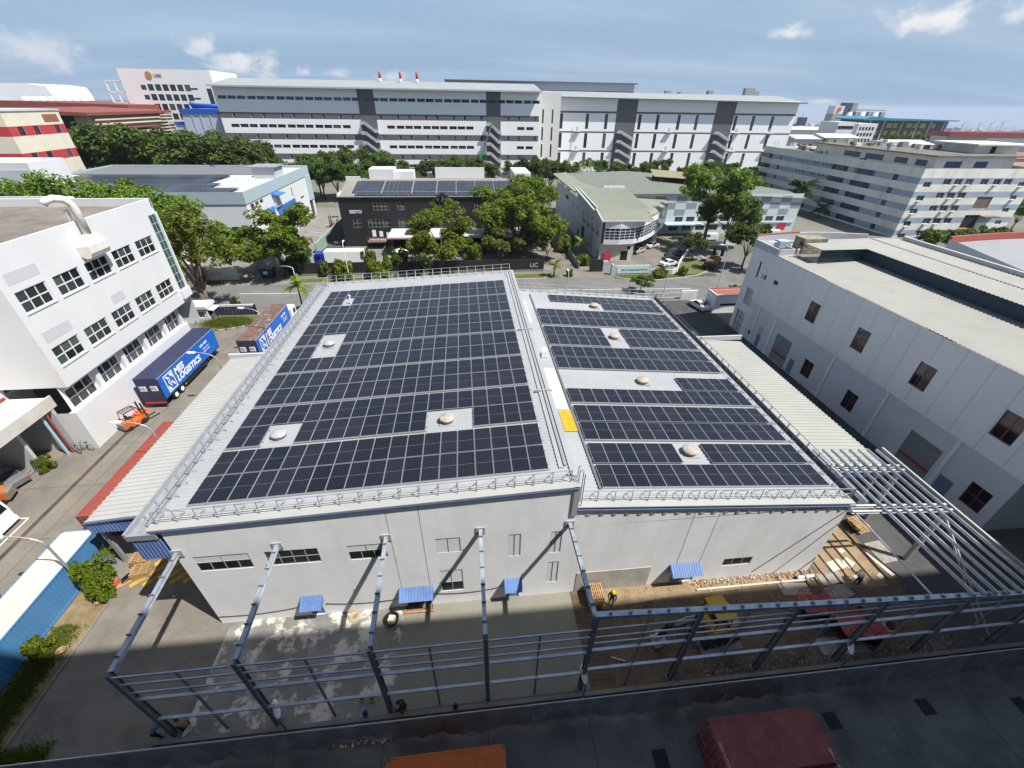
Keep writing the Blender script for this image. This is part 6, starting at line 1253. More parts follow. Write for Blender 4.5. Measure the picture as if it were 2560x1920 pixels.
# sign wall by the road
t = thing('sign_wall', 'low white sign wall with red and grey lettering by the road', 'sign', (-52, 88.8, 0)); pbox(t, 'wall', M_white, -58, 88.6, 0, -46.2, 88.9, 2.4); lettering(t, 'ALTA', 1.0, mat('sign_red', (0.5, 0.04, 0.04), .6), (-51.5, 88.58, 1.0), (1, 0, 0)); lettering(t, 'COMPANY PTE', .45, M_grey, (-48.9, 88.58, 1.2), (1, 0, 0)) if False else None
t = thing('skip_bin', 'dark blue refuse bin at the driveway edge under the tree', 'bin', (-40.9, 89.9, 0)); mb = MB(); mb.prism([(-1.1, .1), (1.1, .1), (1.3, 2.0), (-1.3, 2.0)], 'y', -.9, .9); mb.build('bin', M_navy, t, local=True); pbox(t, 'label_plate', M_white2, -41.4, 88.96, .9, -40.6, 88.99, 1.5)
# ============================================================ black building
sb = thing('office_building', 'black three-storey building with a glazed central gable and a solar roof', 'building', (-6, 111.6, 0))
M_blk = mat('black_cladding', (0.022, 0.022, 0.025), .55, var=.25, scale=.3); M_bfr = mat('bronze_frame', (0.30, 0.27, 0.23), .5)
SY = 111.6; SX0, SX1 = -30.0, 18.0
sh = [(8, 8.6, 11.8, 10.3), (13.7, 8.6, 15.6, 10.3), (32.3, 8.6, 34.0, 10.3), (2.6, 4.6, 4.7, 6.6), (6.2, 4.6, 11.6, 6.6), (13.6, 4.6, 15.5, 6.6), (17.2, 4.6, 19.1, 6.6), (28.3, 4.6, 30, 6.6), (36, 4.6, 40, 6.6), (37, 8.6, 41, 10.3), (22.2, 6.6, 27.3, 10.6)]
mb = MB(); facade(mb, (SX0, SY, 0), (1, 0, 0), SX1-SX0, 11.6, sh, .18); block(mb, SX0, SY, SX1, 136, 0, 11.6, 'NEW'); mb.build('wall', M_blk, sb, fix=False)
for h, n in zip(sh, ((4, 2), (2, 2), (2, 2), (2, 2), (6, 2), (2, 2), (2, 2), (2, 2), (4, 2), (4, 2), (6, 4))): window(sb, (SX0, SY, 0), (1, 0, 0), h, n[0], n[1], M_bfr, M_glass, .08, .1, split=n[0]*n[1] < 13, bw=.09)
mb = MB(); mb.prism([(-8.0, 10.6), (-2.6, 10.6), (-2.6, 10.9), (-5.3, 12.6), (-8.0, 10.9)], 'y', SY-.5, SY+.2); mb.build('gable', M_blk, sb)
mb = MB(); mb.prism([(-7.2, 10.7), (-3.4, 10.7), (-5.3, 12.1)], 'y', SY-.56, SY-.52); mb.build('gable_glazing', M_glass, sb)
for x in (-6.4, -5.3, -4.2): pbox(sb, 'mullion', M_bfr, x-.05, SY-.62, 10.7, x+.05, SY-.56, 11.9 if abs(x+5.3) < .1 else 11.3)
mb = MB(); mb.quad((SX0, SY-.2, 11.62), (SX1, SY-.2, 11.62), (SX1, 124, 13.6), (SX0, 124, 13.6)); mb.quad((SX0, 124, 13.6), (SX1, 124, 13.6), (SX1, 136, 12.4), (SX0, 136, 12.4)); mb.build('roof', mat('beige_roof', (0.25, 0.235, 0.21), .7, var=.15, scale=.3), sb)
pbox(sb, 'coping', mat('beige_roof', (0.40, 0.38, 0.34)), SX0-.1, SY-.35, 11.55, SX1+.1, SY-.1, 11.75)
for x0, nx in ((-27, 6), (-19.8, 6), (-12.6, 5), (-6.6, 4), (-1.8, 4), (3.0, 4), (7.8, 4), (12.6, 3)): flat_panels(sb, x0, 113.8, nx, 4, 12.15, 1.15, 2.2, .165).build('solar_block', M_pv2, sb, fix=False)
flat_panels(sb, -26, 112.0, 32, 1, 11.95, 1.15, 1.5, .12).build('solar_block', M_pv2, sb, fix=False)
t2_ = MB()
for k in range(17): x = -25.5+k*2.4; t2_.tube([(x, 111.75, 11.7), (x, 111.75, 12.7)], .04, 5)
t2_.tube([(-25.5, 111.75, 12.7), (13, 111.75, 12.7)], .035, 5); t2_.build('roof_guardrail', M_rail, sb)
for b in ((-25, 128, 11.6, -18.5, 134, 15.6), (-18.4, 130, 11.6, -13.6, 135, 14.8), (-8, 135.6, 11.6, 6, 136, 15.2), (13.5, 124, 11.6, 17.9, 136, 15.2), (-30, 111.5, 11.6, -29.7, 136, 12.3), (-30, 123, 12.0, -26.4, 123.4, 14.5)): pbox(sb, 'parapet', M_white, *b)
simple_windows(sb, (-25, 128, 0), (1, 0, 0), [(3, 12.6, 4.2, 14.2)])
for k in range(5): ac_unit(sb, 9.8+k*1.2, 113.0, 11.9, 1.3)
lettering(sb, 'SESTO', 1.0, M_let, (-27.8, SY-.03, 7.95), (1, 0, 0), bold=.03, spacing=1.05)
# porch
pbox(sb, 'porch_roof', M_lgrey, -18.3, 103.0, 4.0, 14, 111.55, 4.3); pbox(sb, 'porch_edge', M_redframe, -18.4, 102.85, 3.85, 14.1, 103.0, 4.05); flat_panels(sb, -14.5, 105, 4, 2, 4.45).build('solar_block', M_pv2, sb, fix=False)
for x in (-17.5, -10, -3, 4, 11): pbox(sb, 'porch_column', M_blk, x-.4, 103.3, 0, x+.4, 104.1, 4.0)
pbox(sb, 'porch_wall', M_dark, -18, 110.9, 0, 14, 111.5, 4.0)
mb = MB(); mb.beam((-24, 108.6, 2.2), (-20, 108.6, 2.2), .1, .1); mb.beam((-24, 108.6, 2.9), (-20, 108.6, 2.9), .1, .1); mb.beam((-20, 108.6, 2.9), (-17.8, 108.6, 1.6), .1, .1)
for k in range(5): mb.beam((-24+k, 108.6, 1.9), (-24+k, 108.6, 2.9), .08, .08)
mb.build('stair_railing', M_red, sb); pbox(sb, 'stair_landing', mat('beige_roof', (0.4, 0.38, 0.34)), -24, 108.6, 1.7, -19.8, 111.5, 1.95)
for k in range(3): pbox(sb, 'notice', M_white2, -23.2+k*1.7, SY-.06, 2.4, -22.3+k*1.7, SY-.02, 4.0-.3*k)
# black boundary wall with monogram
bw_ = thing('boundary_wall', 'black boundary wall along the road in front of the black building', 'wall', (-9, 90.4, 0)); pbox(bw_, 'wall', M_blk, -35, 90.3, 0, 16.6, 90.55, 2.6); pbox(bw_, 'plinth', M_conc, -35, 90.15, 0, 16.6, 90.6, .35); lettering(bw_, 'UC', 1.3, M_lgrey, (13.5, 90.28, .9), (1, 0, 0), extrude=.02)
t = thing('sliding_gate', 'black steel gate standing open at the monogram wall', 'gate', (21, 91, 0)); pbox(t, 'leaf', M_black, 26.5, 89, 0, 29.4, 89.15, 2.7); pbox(t, 'post', M_palebl, 29.5, 88.9, 0, 30.6, 89.6, 2.3)
mb = MB(); mb.box(24.6, 91, 0, 24.7, 118, 1.5); tag(mb.build('mesh_fence', M_grey), 'low mesh fence between the two driveways', 'fence')
gn = MB(); gn.box(-35.9, 106, 0, -35.5, 135, 2.3); tag(gn.build('netting_fence', mat('green_net', (0.20, 0.30, 0.25), .9, col2=(0.30, 0.38, 0.33), scale=.8)), 'pale green netted fence between parking bays and black building', 'fence')
sheet('drive', rect(-35.2, 104, -30.2, 150), .026, M_dasph)
# delivery truck
t = truck_cab('white box truck with a bright blue cab behind the black wall', (-30.9, 96.6, .02), pi/2, mat('cab_blue', (0.015, 0.03, 0.33), .4), 'box_truck')
mb = MB(); mb.box(-1.25, -8.2, 1.0, 1.25, -.1, 3.4); mb.build('cargo_box', M_white2, t, local=True); mb = MB(); mb.box(-1.24, -8.25, 1.1, -1.1, -8.2, 3.4); mb.box(1.1, -8.25, 1.1, 1.24, -8.2, 3.4); mb.build('door_post', M_grey, t, local=True)
for s in (-1, 1): mb = MB(); mb.wheel((s*.95, -6.4, .5), .5, .4, 'x', 14); mb.build('wheel', M_black, t, True, local=True)
t = thing('parasol', 'white parasol in the forecourt of the black building', 'parasol', (-15.2, 99.2, 0)); mb = MB(); mb.lathe([(.05, 0), (.05, 2.6)], 8); mb.build('pole', M_grey, t, local=True); mb = MB(); mb.lathe([(2.0, 2.1), (1.2, 2.5), (.1, 2.85)], 8); mb.build('canopy', M_white2, t, local=True)
for i, x in enumerate((-33.0, -32.2, -31.4)):
    t = thing('motorcycle', 'dark motorcycle parked at the side of the black building', 'motorcycle', (x, 113, .03), 1.3, 'motorcycles beside the black building')
    for y in (-.6, .6): mb = MB(); mb.wheel((0, y, .3), .3, .1, 'x', 12); mb.build('wheel', M_black, t, local=True)
    mb = MB(); mb.prism([(-.7, .55), (-.6, .8), (-.1, .78), (.2, .95), (.45, .85), (.5, .4), (-.4, .35)], 'x', -.15, .15); mb.build('body', M_prime, t, local=True); mb = MB(); mb.tube([(-.35, .4, 1.05), (.35, .4, 1.05)], .02, 5); mb.build('handlebar', M_black, t, local=True)
# ============================================================ green-roofed building
gb = thing('green_roof_building', 'white and pale blue building with green roofs and a curved glazed corner', 'building', (50, 118, 0))
M_grn = mat('green_roof_sheet', (0.15, 0.165, 0.135), .6, col2=(0.175, 0.19, 0.155), scale=.4, stain=.3, stain_col=(0.12, 0.13, 0.105)); M_lgrn = mat('light_green_sheet', (0.235, 0.25, 0.195), .6, var=.12, scale=.4, stain=.2, stain_col=(0.26, 0.28, 0.2))
M_pbw = mat('pale_grey_blue_wall', (0.56, 0.62, 0.66), .6, var=.06, scale=.2); M_check = mat('check_grey', (0.26, 0.31, 0.33), .6)
GX, GY = 30.5, 95.9
# long left wall
lh = [(2+k*4.2, 5.0, 5.2+k*4.2, 8.2) for k in range(4)] + [(24, 6.8, 26, 7.3), (28, 6.8, 30, 7.3), (26, 3.8, 27, 4.4), (15, .1, 18, 4.3), (6.5, .1, 9.5, 4.3), (20.5, .1, 22.5, 2.4), (1.0, .1, 2.2, 2.3), (36, 7, 40, 8)]
mb = MB(); facade(mb, (GX, 150, 0), (0, -1, 0), 54, 9.6, [(54-c, b, 54-a, d) for a, b, c, d in lh], .2); mb.build('wall', M_pbw, gb, fix=False)
for h in lh[:4]: window(gb, (GX, 150, 0), (0, -1, 0), (54-h[2], h[1], 54-h[0], h[3]), 4, 4, M_alu, mat('blue_glass', (0.015, 0.025, 0.07), .1, spec=.6), .08, .1)
simple_windows(gb, (GX, 150, 0), (0, -1, 0), [(54-c, b, 54-a, d) for a, b, c, d in lh[4:8]+lh[9:]], depth=.15); 
for h in (lh[7], lh[8]): pbox(gb, 'shutter', M_lgrey, GX+.12, 150-(54-h[0]), .1, GX+.16, 150-(54-h[2]), 4.3)
# ground storey front under the curve
mb = MB(); facade(mb, (GX, GY+.4, 0), (1, 0, 0), 8.0, 4.1, [(5.2, .05, 6.9, 2.3), (6.6, 2.7, 7.3, 3.4)], .2); block(mb, GX, GY+.4, GX+8, 106, 0, 4.1, 'E'); mb.build('wall', mat('weathered_white', (0.55, 0.54, 0.50), .8, var=.15, scale=.4, stain=.3, stain_col=(0.35, 0.33, 0.28)), gb, fix=False)
pbox(gb, 'door', M_dark, 35.7, GY+.56, .05, 37.4, GY+.6, 2.3)
# curved upper storey
cv = [(31.0, 95.6), (34.5, 95.2), (38.2, 95.7), (41.2, 97.9), (44.4, 101.4), (47.4, 105.2), (50.2, 109.2), (52.8, 113.4), (54.2, 116)]
MBG = mat('blue_glass', (0.015, 0.025, 0.07))
mw = MB()
for i in range(len(cv)-1):
    p, q_ = cv[i], cv[i+1]
    mw.quad((*p, 4.1), (*q_, 4.1), (*q_, 5.1), (*p, 5.1)); mw.quad((*p, 7.6), (*q_, 7.6), (*q_, 9.0 if i > 1 else 9.2), (*p, 9.0 if i > 1 else 9.2))
mw.quad(*[(x, y, 4.1) for x, y in cv], (GX, 116, 4.1), (GX, 95.9, 4.1)); mw.build('curved_wall', M_white, gb)
for i in range(len(cv)-1):
    p, q_ = Vector((*cv[i], 0)), Vector((*cv[i+1], 0)); L2 = (q_-p).length
    window(gb, (p.x, p.y, 0), (q_-p), (.05, 5.1, L2-.05, 7.6), 3, 4, M_white2, MBG, .06, .06, bw=.07)
mb = MB(); mb.lathe([(.45, 0), (.45, 4.1)], 14, (48.2, 107.5, 0)); mb.build('column', M_lgrey, gb, True); mb = MB(); mb.lathe([(.45, 0), (.45, 4.1)], 14, (39.0, 98.3, 0)); mb.build('column', M_lgrey, gb, True)
# stepped green roofs
def roof_slab(pts, m, name='roof_sheet', t_=.22):
    mb = MB(); n = len(pts); mb.quad(*pts); lo = [(x, y, z-t_) for x, y, z in pts]; mb.quad(*lo[::-1])
    for i in range(n): mb.quad(pts[i], lo[i], lo[(i+1) % n], pts[(i+1) % n])
    return mb.build(name, m, gb)
mb = MB(); mb.corr((41.9, 95.3, 9.35), (-1, 0, 0), (0, 1, .23), 11.9, 6.2, .5, .06); mb.corr((43.2, 101.0, 10.4), (-1, 0, 0), (0, 1, .09), 13.8, 19.2, .5, .06); mb.build('roof_sheet', M_lgrn, gb, fix=False)
mb = MB(); mb.prism([(GY-.7, 9.2), (101.3, 10.5), (101.0, 10.9), (120.3, 12.2), (120.3, 9.0), (GY+.2, 8.7)], 'x', GX-.2, GX+.0); mb.build('gable_wall', M_pbw, gb)
mb = MB(); mb.box(30.0, 95.1, 9.05, 41.9, 95.35, 9.35); mb.beam((30.1, 95.2, 9.25), (30.1, 101.3, 10.65), .25, .25); mb.beam((29.6, 101, 10.35), (29.4, 120.2, 12.1), .3, .3); mb.build('fascia', M_lgrey, gb)
roof_slab([(41.9, 98.9, 9.3), (47, 105, 9.15), (54.4, 116, 9.0), (54.4, 119, 9.3), (43.0, 119.5, 9.9), (43, 101, 9.8)], M_lgrn)
# main hall
mh = [(58.8+k*3.4-44, 3.3, 61.2+k*3.4-44, 4.6) for k in range(11)] + [(57.5+k*4-44, .9, 60.2+k*4-44, 2.4) for k in range(8)]
mh = [h for h in mh if h[2] < 51]
mb = MB()
chk = set((i, j) for i in range(14) for j in range(4) if (i+j) % 2 == 0 and not (i in (4, 5, 6) and j == 0))
def mf(u, v): i, j = int((u-8)//3.1), int((v-4.9)//1.7); return 1 if u > 8 and v > 4.9 and v < 11 and (i, j) in chk and j < 3 else 0
facade(mb, (44, 120.2, 0), (1, 0, 0), 51.5, 10.6, mh, .2, mf, [8+3.1*k for k in range(15)], [4.9+1.7*k for k in range(4)]); block(mb, 44, 120.2, 95.5, 158, 0, 9, 'E'); mb.build('wall', [M_pbw, M_check], gb, fix=False)
simple_windows(gb, (44, 120.2, 0), (1, 0, 0), mh)
pbox(gb, 'canopy', M_palebl, 55, 116.4, 3.1, 66, 120.1, 3.35); pbox(gb, 'sill_band', M_lgrey, 55, 119.9, 2.7, 95, 120.15, 3.1)
mb = MB(); mb.quad((30.2, 119.6, 11.2), (62, 119.6, 10.9), (96.5, 119.6, 9.4), (98, 130, 9.6), (80, 147, 11.2), (56, 158.5, 11.6), (30.2, 152, 11.6)); mb.build('roof', M_grn, gb)
roof_slab([(29.2, 119.8, 11.3), (36.5, 119.8, 11.8), (33.8, 131, 11.9), (33.6, 152, 12.0), (29.2, 152, 11.6)], M_lgrn)
mb = MB(); mb.quad((58, 138, 12.6), (72, 131.5, 12.4), (78, 136, 13.2), (60, 147, 13.6)); mb.build('monitor_roof', mat('rusted_green', (0.22, 0.24, 0.16), .7, col2=(0.26, 0.19, 0.09), scale=.6), gb); pbox(gb, 'monitor', M_dark, 59.5, 137, 11.2, 72, 143, 12.3)
for k in range(4): ac_unit(gb, 38+k*1.5, 121.3, 11.3, 1.35)
pbox(gb, 'warning_sign', mat('red_sign', (0.5, 0.03, 0.05), .6), 90.6, 120.0, .8, 93.0, 120.12, 2.9); pbox(gb, 'vending_machine', mat('red_sign', (0.5, 0.03, 0.05)), 31.5, 95.6, 0, 33.2, 96.25, 2.0)
# sign wall
sw = thing('sign_wall', 'pale blue company sign wall with dark lettering on the grass verge', 'sign', (35, 86.8, 0)); pbox(sw, 'wall', M_palebl, 31.2, 86.7, 0, 39.3, 87.1, 2.0); pbox(sw, 'panel', mat('sign_panel', (0.50, 0.62, 0.66), .6), 31.9, 86.64, .35, 39.1, 86.69, 1.85); lettering(sw, 'Jian Li Construction Pte Ltd', .5, mat('sign_green', (0.02, 0.12, 0.10), .6), (33.0, 86.62, .95), (1, 0, 0), bold=.008)
pbox(sw, 'end_pier', M_palebl, 30.7, 86.6, 0, 31.2, 87.4, 2.3)
w2 = thing('boundary_wall', 'pale grey low wall curving from the sign round the car park', 'wall', (46, 88, 0))
pp_ = [(39.3, 86.9), (44.2, 86.3), (46.2, 88.0), (48.6, 92.4), (52.4, 98), (56.5, 104), (59, 106.5), (72, 108.5)]
for i in range(len(pp_)-1): mb = MB(); mb.beam((*pp_[i], .55), (*pp_[i+1], .55), .2, 1.1); mb.build('wall_panel', M_pbw, w2)
car('white saloon car at the near end of the car park row', (46.0, 92.2, .03), -1.25, CW, group=None); car('black saloon car beside the white saloon', (47.9, 95.2, .03), -1.25, CB); car('black saloon car between two dark cars in the car park row', (49.6, 98.0, .03), -1.25, CB, s=1.02); car('dark green car at the far end of the car park row', (51.6, 101.0, .03), -1.25, CG)
car('silver car tucked under the curved storey', (42.5, 102.5, .03), -.9, CS); car('grey car under the curved storey behind the silver one', (44.3, 105.2, .03), -.9, CGY); car('white car beyond the round column under the curved storey', (47.6, 106.8, .03), -1.0, CW)
car('white van parked below the tree at the hall windows', (66, 112.5, .03), 1.5, CW, True); car('white van at the right end of the pale hall', (86, 115.5, .03), 1.4, CW, True)
t = thing('fire_hydrant', 'small red fire hydrant on the grass verge', 'hydrant', (39.2, 84.6, .03)); mb = MB(); mb.lathe([(.16, 0), (.16, .08), (.1, .1), (.1, .55), (.14, .58), (.12, .7), (.03, .78)], 12); mb.build('barrel', M_red, t, True, local=True); mb = MB(); mb.tube([(-.25, 0, .42), (.25, 0, .42)], .06, 8); mb.build('outlet', M_red, t, local=True)
# low-loader trailer in the side road
t = thing('flatbed_trailer', 'rusty low-bed trailer parked at the kerb of the side road', 'trailer', (56.5, 92.0, .03), -.68); mb = MB(); mb.box(-1.3, -3.0, .9, 1.3, 4.5, 1.05); mb.build('deck', mat('rust_deck', (0.34, 0.17, 0.08), .85, var=.3, scale=1.2), t, local=True); mb = MB(); mb.box(-1.2, -5.2, .9, 1.2, -3.0, 1.2); mb.build('gooseneck', M_dark, t, local=True)
for s in (-1, 1):
    mb = MB(); mb.box(s*.55, 4.5, .9, s*1.25, 4.7, 2.6); mb.build('ramp', M_black, t, local=True)
    for y in (-4.4, 1.8, 2.9): mb = MB(); mb.wheel((s*1.05, y, .45), .45, .35, 'x', 12); mb.build('wheel', M_black, t, True, local=True)
# ============================================================ long striped factory (left half)
M_gw = mat('facade_white', (0.80, 0.81, 0.83), .7, var=.04, scale=.05); M_gd = mat('facade_dark_grey', (0.115, 0.115, 0.125), .7, var=.06, scale=.08); M_gs = mat('facade_pale_grey', (0.38, 0.40, 0.44), .7)
def stairs(parent, x0, x1, y, zs, m):
    for z in zs:
        for (za, zb_, xa, xb) in ((z+3.6, z+3.6, x0-.2, x0+1.6), (z+3.6, z+.6, x0+1.6, x1-1.2), (z+.6, z+.6, x1-1.2, x1+.2)):
            mb = MB(); mb.beam((xa, y-1.2, za), (xb, y-1.2, zb_), 2.2, .35); mb.beam((xa, y-2.3, za+.75), (xb, y-2.3, zb_+.75), .12, .9); mb.build('stair_flight', m, parent)
ga = thing('factory_building', 'very long white factory with horizontal dark grey bands and two stair towers', 'building', (-33, 222, 0))
Y1 = 222; ax0, ax1 = -100.5, 34.3; core = ((-43.3, -36.4), (11.2, 17.6)); wn = []; nw = []
for g_ in range(12):
    for k in range(3):
        u = 1.2+g_*11.55+k*3.75; X = ax0+u
        wn.append((u, 30.55, u+3.35, 31.75)) if X < 33 else None
for zz in (20.5, 12.9, 5.3):
    for g_ in range(12):
        for k in range(3):
            u = 3.2+g_*11.5+k*3.7; X = ax0+u
            if X+3.3 > 33.5 or any(a-4.5 < X+3.3 and X < b+4 for a, b in core): continue
            wn.append((u, zz, u+3.3, zz+1.25))
for zz in (24.0, 16.3, 8.6):
    for g_ in range(22):
        u = 5.0+g_*6.05+(1.2 if g_ % 2 else 0); X = ax0+u
        if any(a-1 < X < b for a, b in core) or X > 33: continue
        nw.append((u, zz, u+.95, zz+1.75))
def mfa(u, v):
    X = ax0+u
    if any(a < X < b for a, b in core): return 1
    if v > 32.4: return 2
    return 1 if (23.8 < v < 26 or 16.1 < v < 18.4 or 8.4 < v < 10.7 or v < 3.0) else 0
mb = MB(); facade(mb, (ax0, Y1, 0), (1, 0, 0), ax1-ax0, 35.2, wn+nw, .25, mfa, [c-ax0 for cc in core for c in cc], [32.4, 23.8, 26, 16.1, 18.4, 8.4, 10.7, 3.0]); block(mb, ax0, Y1, ax1, 268, 0, 35.2, 'NEW'); mb.build('wall', [M_gw, M_gd, M_gw], ga, fix=False)
simple_windows(ga, (ax0, Y1, 0), (1, 0, 0), wn, depth=.2); simple_windows(ga, (ax0, Y1, 0), (1, 0, 0), nw, depth=.2)
mb = MB(); mb.quad((ax0-1, Y1-2.6, 35.2), (ax1+1, Y1-2.6, 35.2), (ax1+1, 245, 38.4), (ax0-1, 245, 38.4)); mb.quad((ax0-1, 245, 38.4), (ax1+1, 245, 38.4), (ax1+1, 269, 35.2), (ax0-1, 269, 35.2)); mb.build('roof', mat('steel_grey_roof', (0.30, 0.32, 0.33), .55, var=.12, scale=.2), ga)
pbox(ga, 'eave', M_gs, ax0-1, Y1-2.7, 34.7, ax1+1, Y1-2.4, 35.25)
for a, b in core: stairs(ga, a, b, Y1, (18.6, 14.8, 11.0, 7.2, 3.4, -.2), mat('stair_concrete', (0.42, 0.43, 0.46), .7))
for i, x in enumerate((-35.5, -26.4, -19.0)):
    t = thing('chimney', 'red and white banded chimney on the long factory roof', 'chimney', (x, 240, 37.5), 0, 'banded chimneys on the long factory'); mb = MB(); mb.lathe([(.55, 0), (.55, 1.6)], 12); mb.build('lower_band', M_white2, t, True, local=True); mb = MB(); mb.lathe([(.55, 1.6), (.55, 4.2)], 12); mb.build('upper_band', M_red, t, True, local=True)
# link block
lk = thing('link_block', 'narrow pale tower block linking the two long factories', 'building', (40, 230, 0)); mb = MB(); facade(mb, (34.5, 230, 0), (1, 0, 0), 11.5, 35, [(3, 2+k*7, 3.8, 7.5+k*7) for k in range(4)]+[(7.5, 2+k*7, 8.3, 7.5+k*7) for k in range(4)], .2); block(mb, 34.5, 230, 46, 266, 0, 35, 'NEWT'); mb.build('wall', mat('pale_cream_wall', (0.60, 0.60, 0.58), .7), lk, fix=False); simple_windows(lk, (34.5, 230, 0), (1, 0, 0), [(3, 2+k*7, 3.8, 7.5+k*7) for k in range(4)]+[(7.5, 2+k*7, 8.3, 7.5+k*7) for k in range(4)])
# right half with tall slit windows
gr = thing('factory_building', 'long white factory with tall narrow windows and thin grey floor bands', 'building', (113, 256, 0))
Y2 = 256; bx0, bx1 = 45.3, 181.4; core2 = ((81.0, 92.0), (135.2, 146.2)); wn = []
for zz in (19.8, 11.0, 2.0):
    for u in (5.8, 19.6, 29.8, 48.0, 57.8, 69.5, 79.5, 101.5, 111.5, 122.5): wn.append((u, zz, u+1.7, zz+6.9))
def mfb(u, v):
    X = bx0+u
    if any(a < X < b for a, b in core2): return 1
    return 1 if (26.9 < v < 27.8 or 18.0 < v < 18.8 or 9.2 < v < 10.0) else 0
mb = MB(); facade(mb, (bx0, Y2, 0), (1, 0, 0), bx1-bx0, 33.6, wn, .3, mfb, [c-bx0 for cc in core2 for c in cc], [26.9, 27.8, 18.0, 18.8, 9.2, 10.0]); block(mb, bx0, Y2, bx1, 300, 0, 33.6, 'NEW'); mb.build('wall', [M_gw, M_gd], gr, fix=False)
simple_windows(gr, (bx0, Y2, 0), (1, 0, 0), wn, depth=.25)
mb = MB(); mb.quad((bx0-1, Y2-2.8, 33.8), (bx1+2.5, Y2-2.8, 33.0), (bx1+2.5, 280, 36.2), (bx0-1, 280, 36.6)); mb.quad((bx0-1, 280, 36.6), (bx1+2.5, 280, 36.2), (bx1+2.5, 301, 33), (bx0-1, 301, 33.8)); mb.build('roof', mat('steel_grey_roof', (0.3, 0.32, 0.33)), gr)
mb = MB(); mb.beam((bx0-1, Y2-2.8, 33.6), (bx1+2.5, Y2-2.8, 32.8), .3, .5); mb.build('eave', M_gd, gr)
for a, b in core2: stairs(gr, a+1.5, b-.5, Y2, (14.6, 10.2, 5.8, 1.4), mat('stair_concrete', (0.42, 0.43, 0.46)))
for u in (15.5, 66, 104.5, 124): 
    for zz in (18.7, 9.9, 1.2): pbox(gr, 'balcony', M_gs, bx0+u-1.6, Y2-1.4, zz-.2, bx0+u+1.6, Y2, zz); pbox(gr, 'balcony_door', M_lgrey, bx0+u-.6, Y2-.06, zz, bx0+u+.6, Y2-.01, zz+2.1); pbox(gr, 'balcony_rail', M_gs, bx0+u-1.6, Y2-1.42, zz+.9, bx0+u+1.6, Y2-1.36, zz+1.0)
mb = MB()
for s in (-.25, .25): mb.tube([(bx0+13.2+s, Y2-.3, 0), (bx0+13.2+s, Y2-.3, 20.5)], .06, 5)
for k in range(40): mb.tube([(bx0+12.95, Y2-.3, .5+k*.5), (bx0+13.45, Y2-.3, .5+k*.5)], .04, 4)
mb.build('wall_ladder', M_lgrey, gr)
# roof plant on the right half
for x, y, w, h in ((120, 290, 3, 2.5), (128, 290, 1.5, 2), (170, 292, 6, 4.5), (176, 292, 3, 3), (147, 292, 3, 3)): pbox(gr, 'roof_plant', M_grey, x, y, 34.0, x+w, y+3, 35.5+h)
# blue-banded building behind
bb = thing('factory_building', 'tall pale building with a deep blue stripe behind the long factories', 'building', (70, 305, 0)); mb = MB(); facade(mb, (-8, 300, 0), (1, 0, 0), 112, 41, [], .1, lambda u, v: 1 if (36.4 < v < 37.3 or (33 < v < 36.4 and 50 < u < 58)) else 0, [50, 58], [33, 36.4, 37.3]); block(mb, -8, 300, 104, 340, 0, 41, 'NEW'); mb.build('wall', [M_gs, mat('deep_blue', (0.01, 0.04, 0.22), .6)], bb, fix=False); pbox(bb, 'roof', M_gd, -8.5, 298.5, 41, 105.5, 341, 41.5)
# ============================================================ buildings at the left
ub = thing('office_building', 'tall white office block with a grid of square windows and a round gold emblem', 'building', (-138, 270, 0)); M_uw = mat('warm_white_wall', (0.76, 0.76, 0.74), .7, var=.05, scale=.1)
UH = [(11.2+c*3.4, 33.3-r*4.0, 13.8+c*3.4, 36.0-r*4.0) for r in range(7) for c in range(6)] + [(28.6, 33.9-r*4.0, 34, 34.7-r*4.0) for r in range(6)] + [(8.0, 33.6-r*4.0, 10.4, 35.6-r*4) for r in range(7)] + [(38, 24, 40.3, 34.6)]
mb = MB(); facade(mb, (-163, 270, 0), (1, 0, 0), 42, 42, UH, .3); block(mb, -163, 270, -121, 300, 0, 42, 'NEWT'); mb.build('wall', M_uw, ub, fix=False); simple_windows(ub, (-163, 270, 0), (1, 0, 0), UH)
mb = MB(); 
for z in (27.8, 32.3, 36.8): mb.box(-171, 270.5, z, -163, 296, z+.5)
for x in (-170.8, -167): mb.box(x, 270.5, 0, x+.4, 271, 36.9)
mb.build('side_deck', M_uw, ub); t_ = MB(); t_.lathe([(1.5, 0), (1.5, .15)], 20); e_ = t_.build('emblem', mat('gold_emblem', (0.45, 0.24, 0.05), .5), ub); e_.matrix_parent_inverse = wm(ub).inverted(); e_.matrix_basis = Matrix.Translation((-149.5, 269.9, 39.6)) @ Matrix.Rotation(pi/2, 4, 'X'); lettering(ub, 'UMS', 2.0, M_grey, (-147.5, 269.9, 38.8), (1, 0, 0), bold=.05)
bl_ = thing('warehouse', 'pale lilac clad warehouse with a bright blue roof edge', 'building', (-115, 236, 0)); M_bb = mat('cobalt_blue', (0.01, 0.085, 0.40), .5)
pbox(bl_, 'wall', mat('lilac_cladding', (0.40, 0.46, 0.62), .6), -123, 236, 0, -106.5, 256, 24.8); pbox(bl_, 'roof_band', M_bb, -123.4, 235.6, 24.8, -106.2, 256.2, 26.6)
for x in (-119, -115.5, -111.5, -108): pbox(bl_, 'rib', M_gs, x, 235.75, 0, x+.5, 235.98, 24.8)
mb = MB(); mb.tube([(-121, 243, 27.8), (-107, 243, 27.6)], .9, 10); mb.tube([(-121, 243, 27.8), (-120.5, 243, 29)], .9, 10); mb.build('roof_tube', M_bb, bl_, True); pbox(bl_, 'side_wing', mat('lilac_cladding', (0.4, 0.46, 0.62)), -127.5, 237, 0, -123, 252, 20.5); pbox(bl_, 'wing_band', M_bb, -127.7, 236.7, 20.5, -123, 252, 21.6)
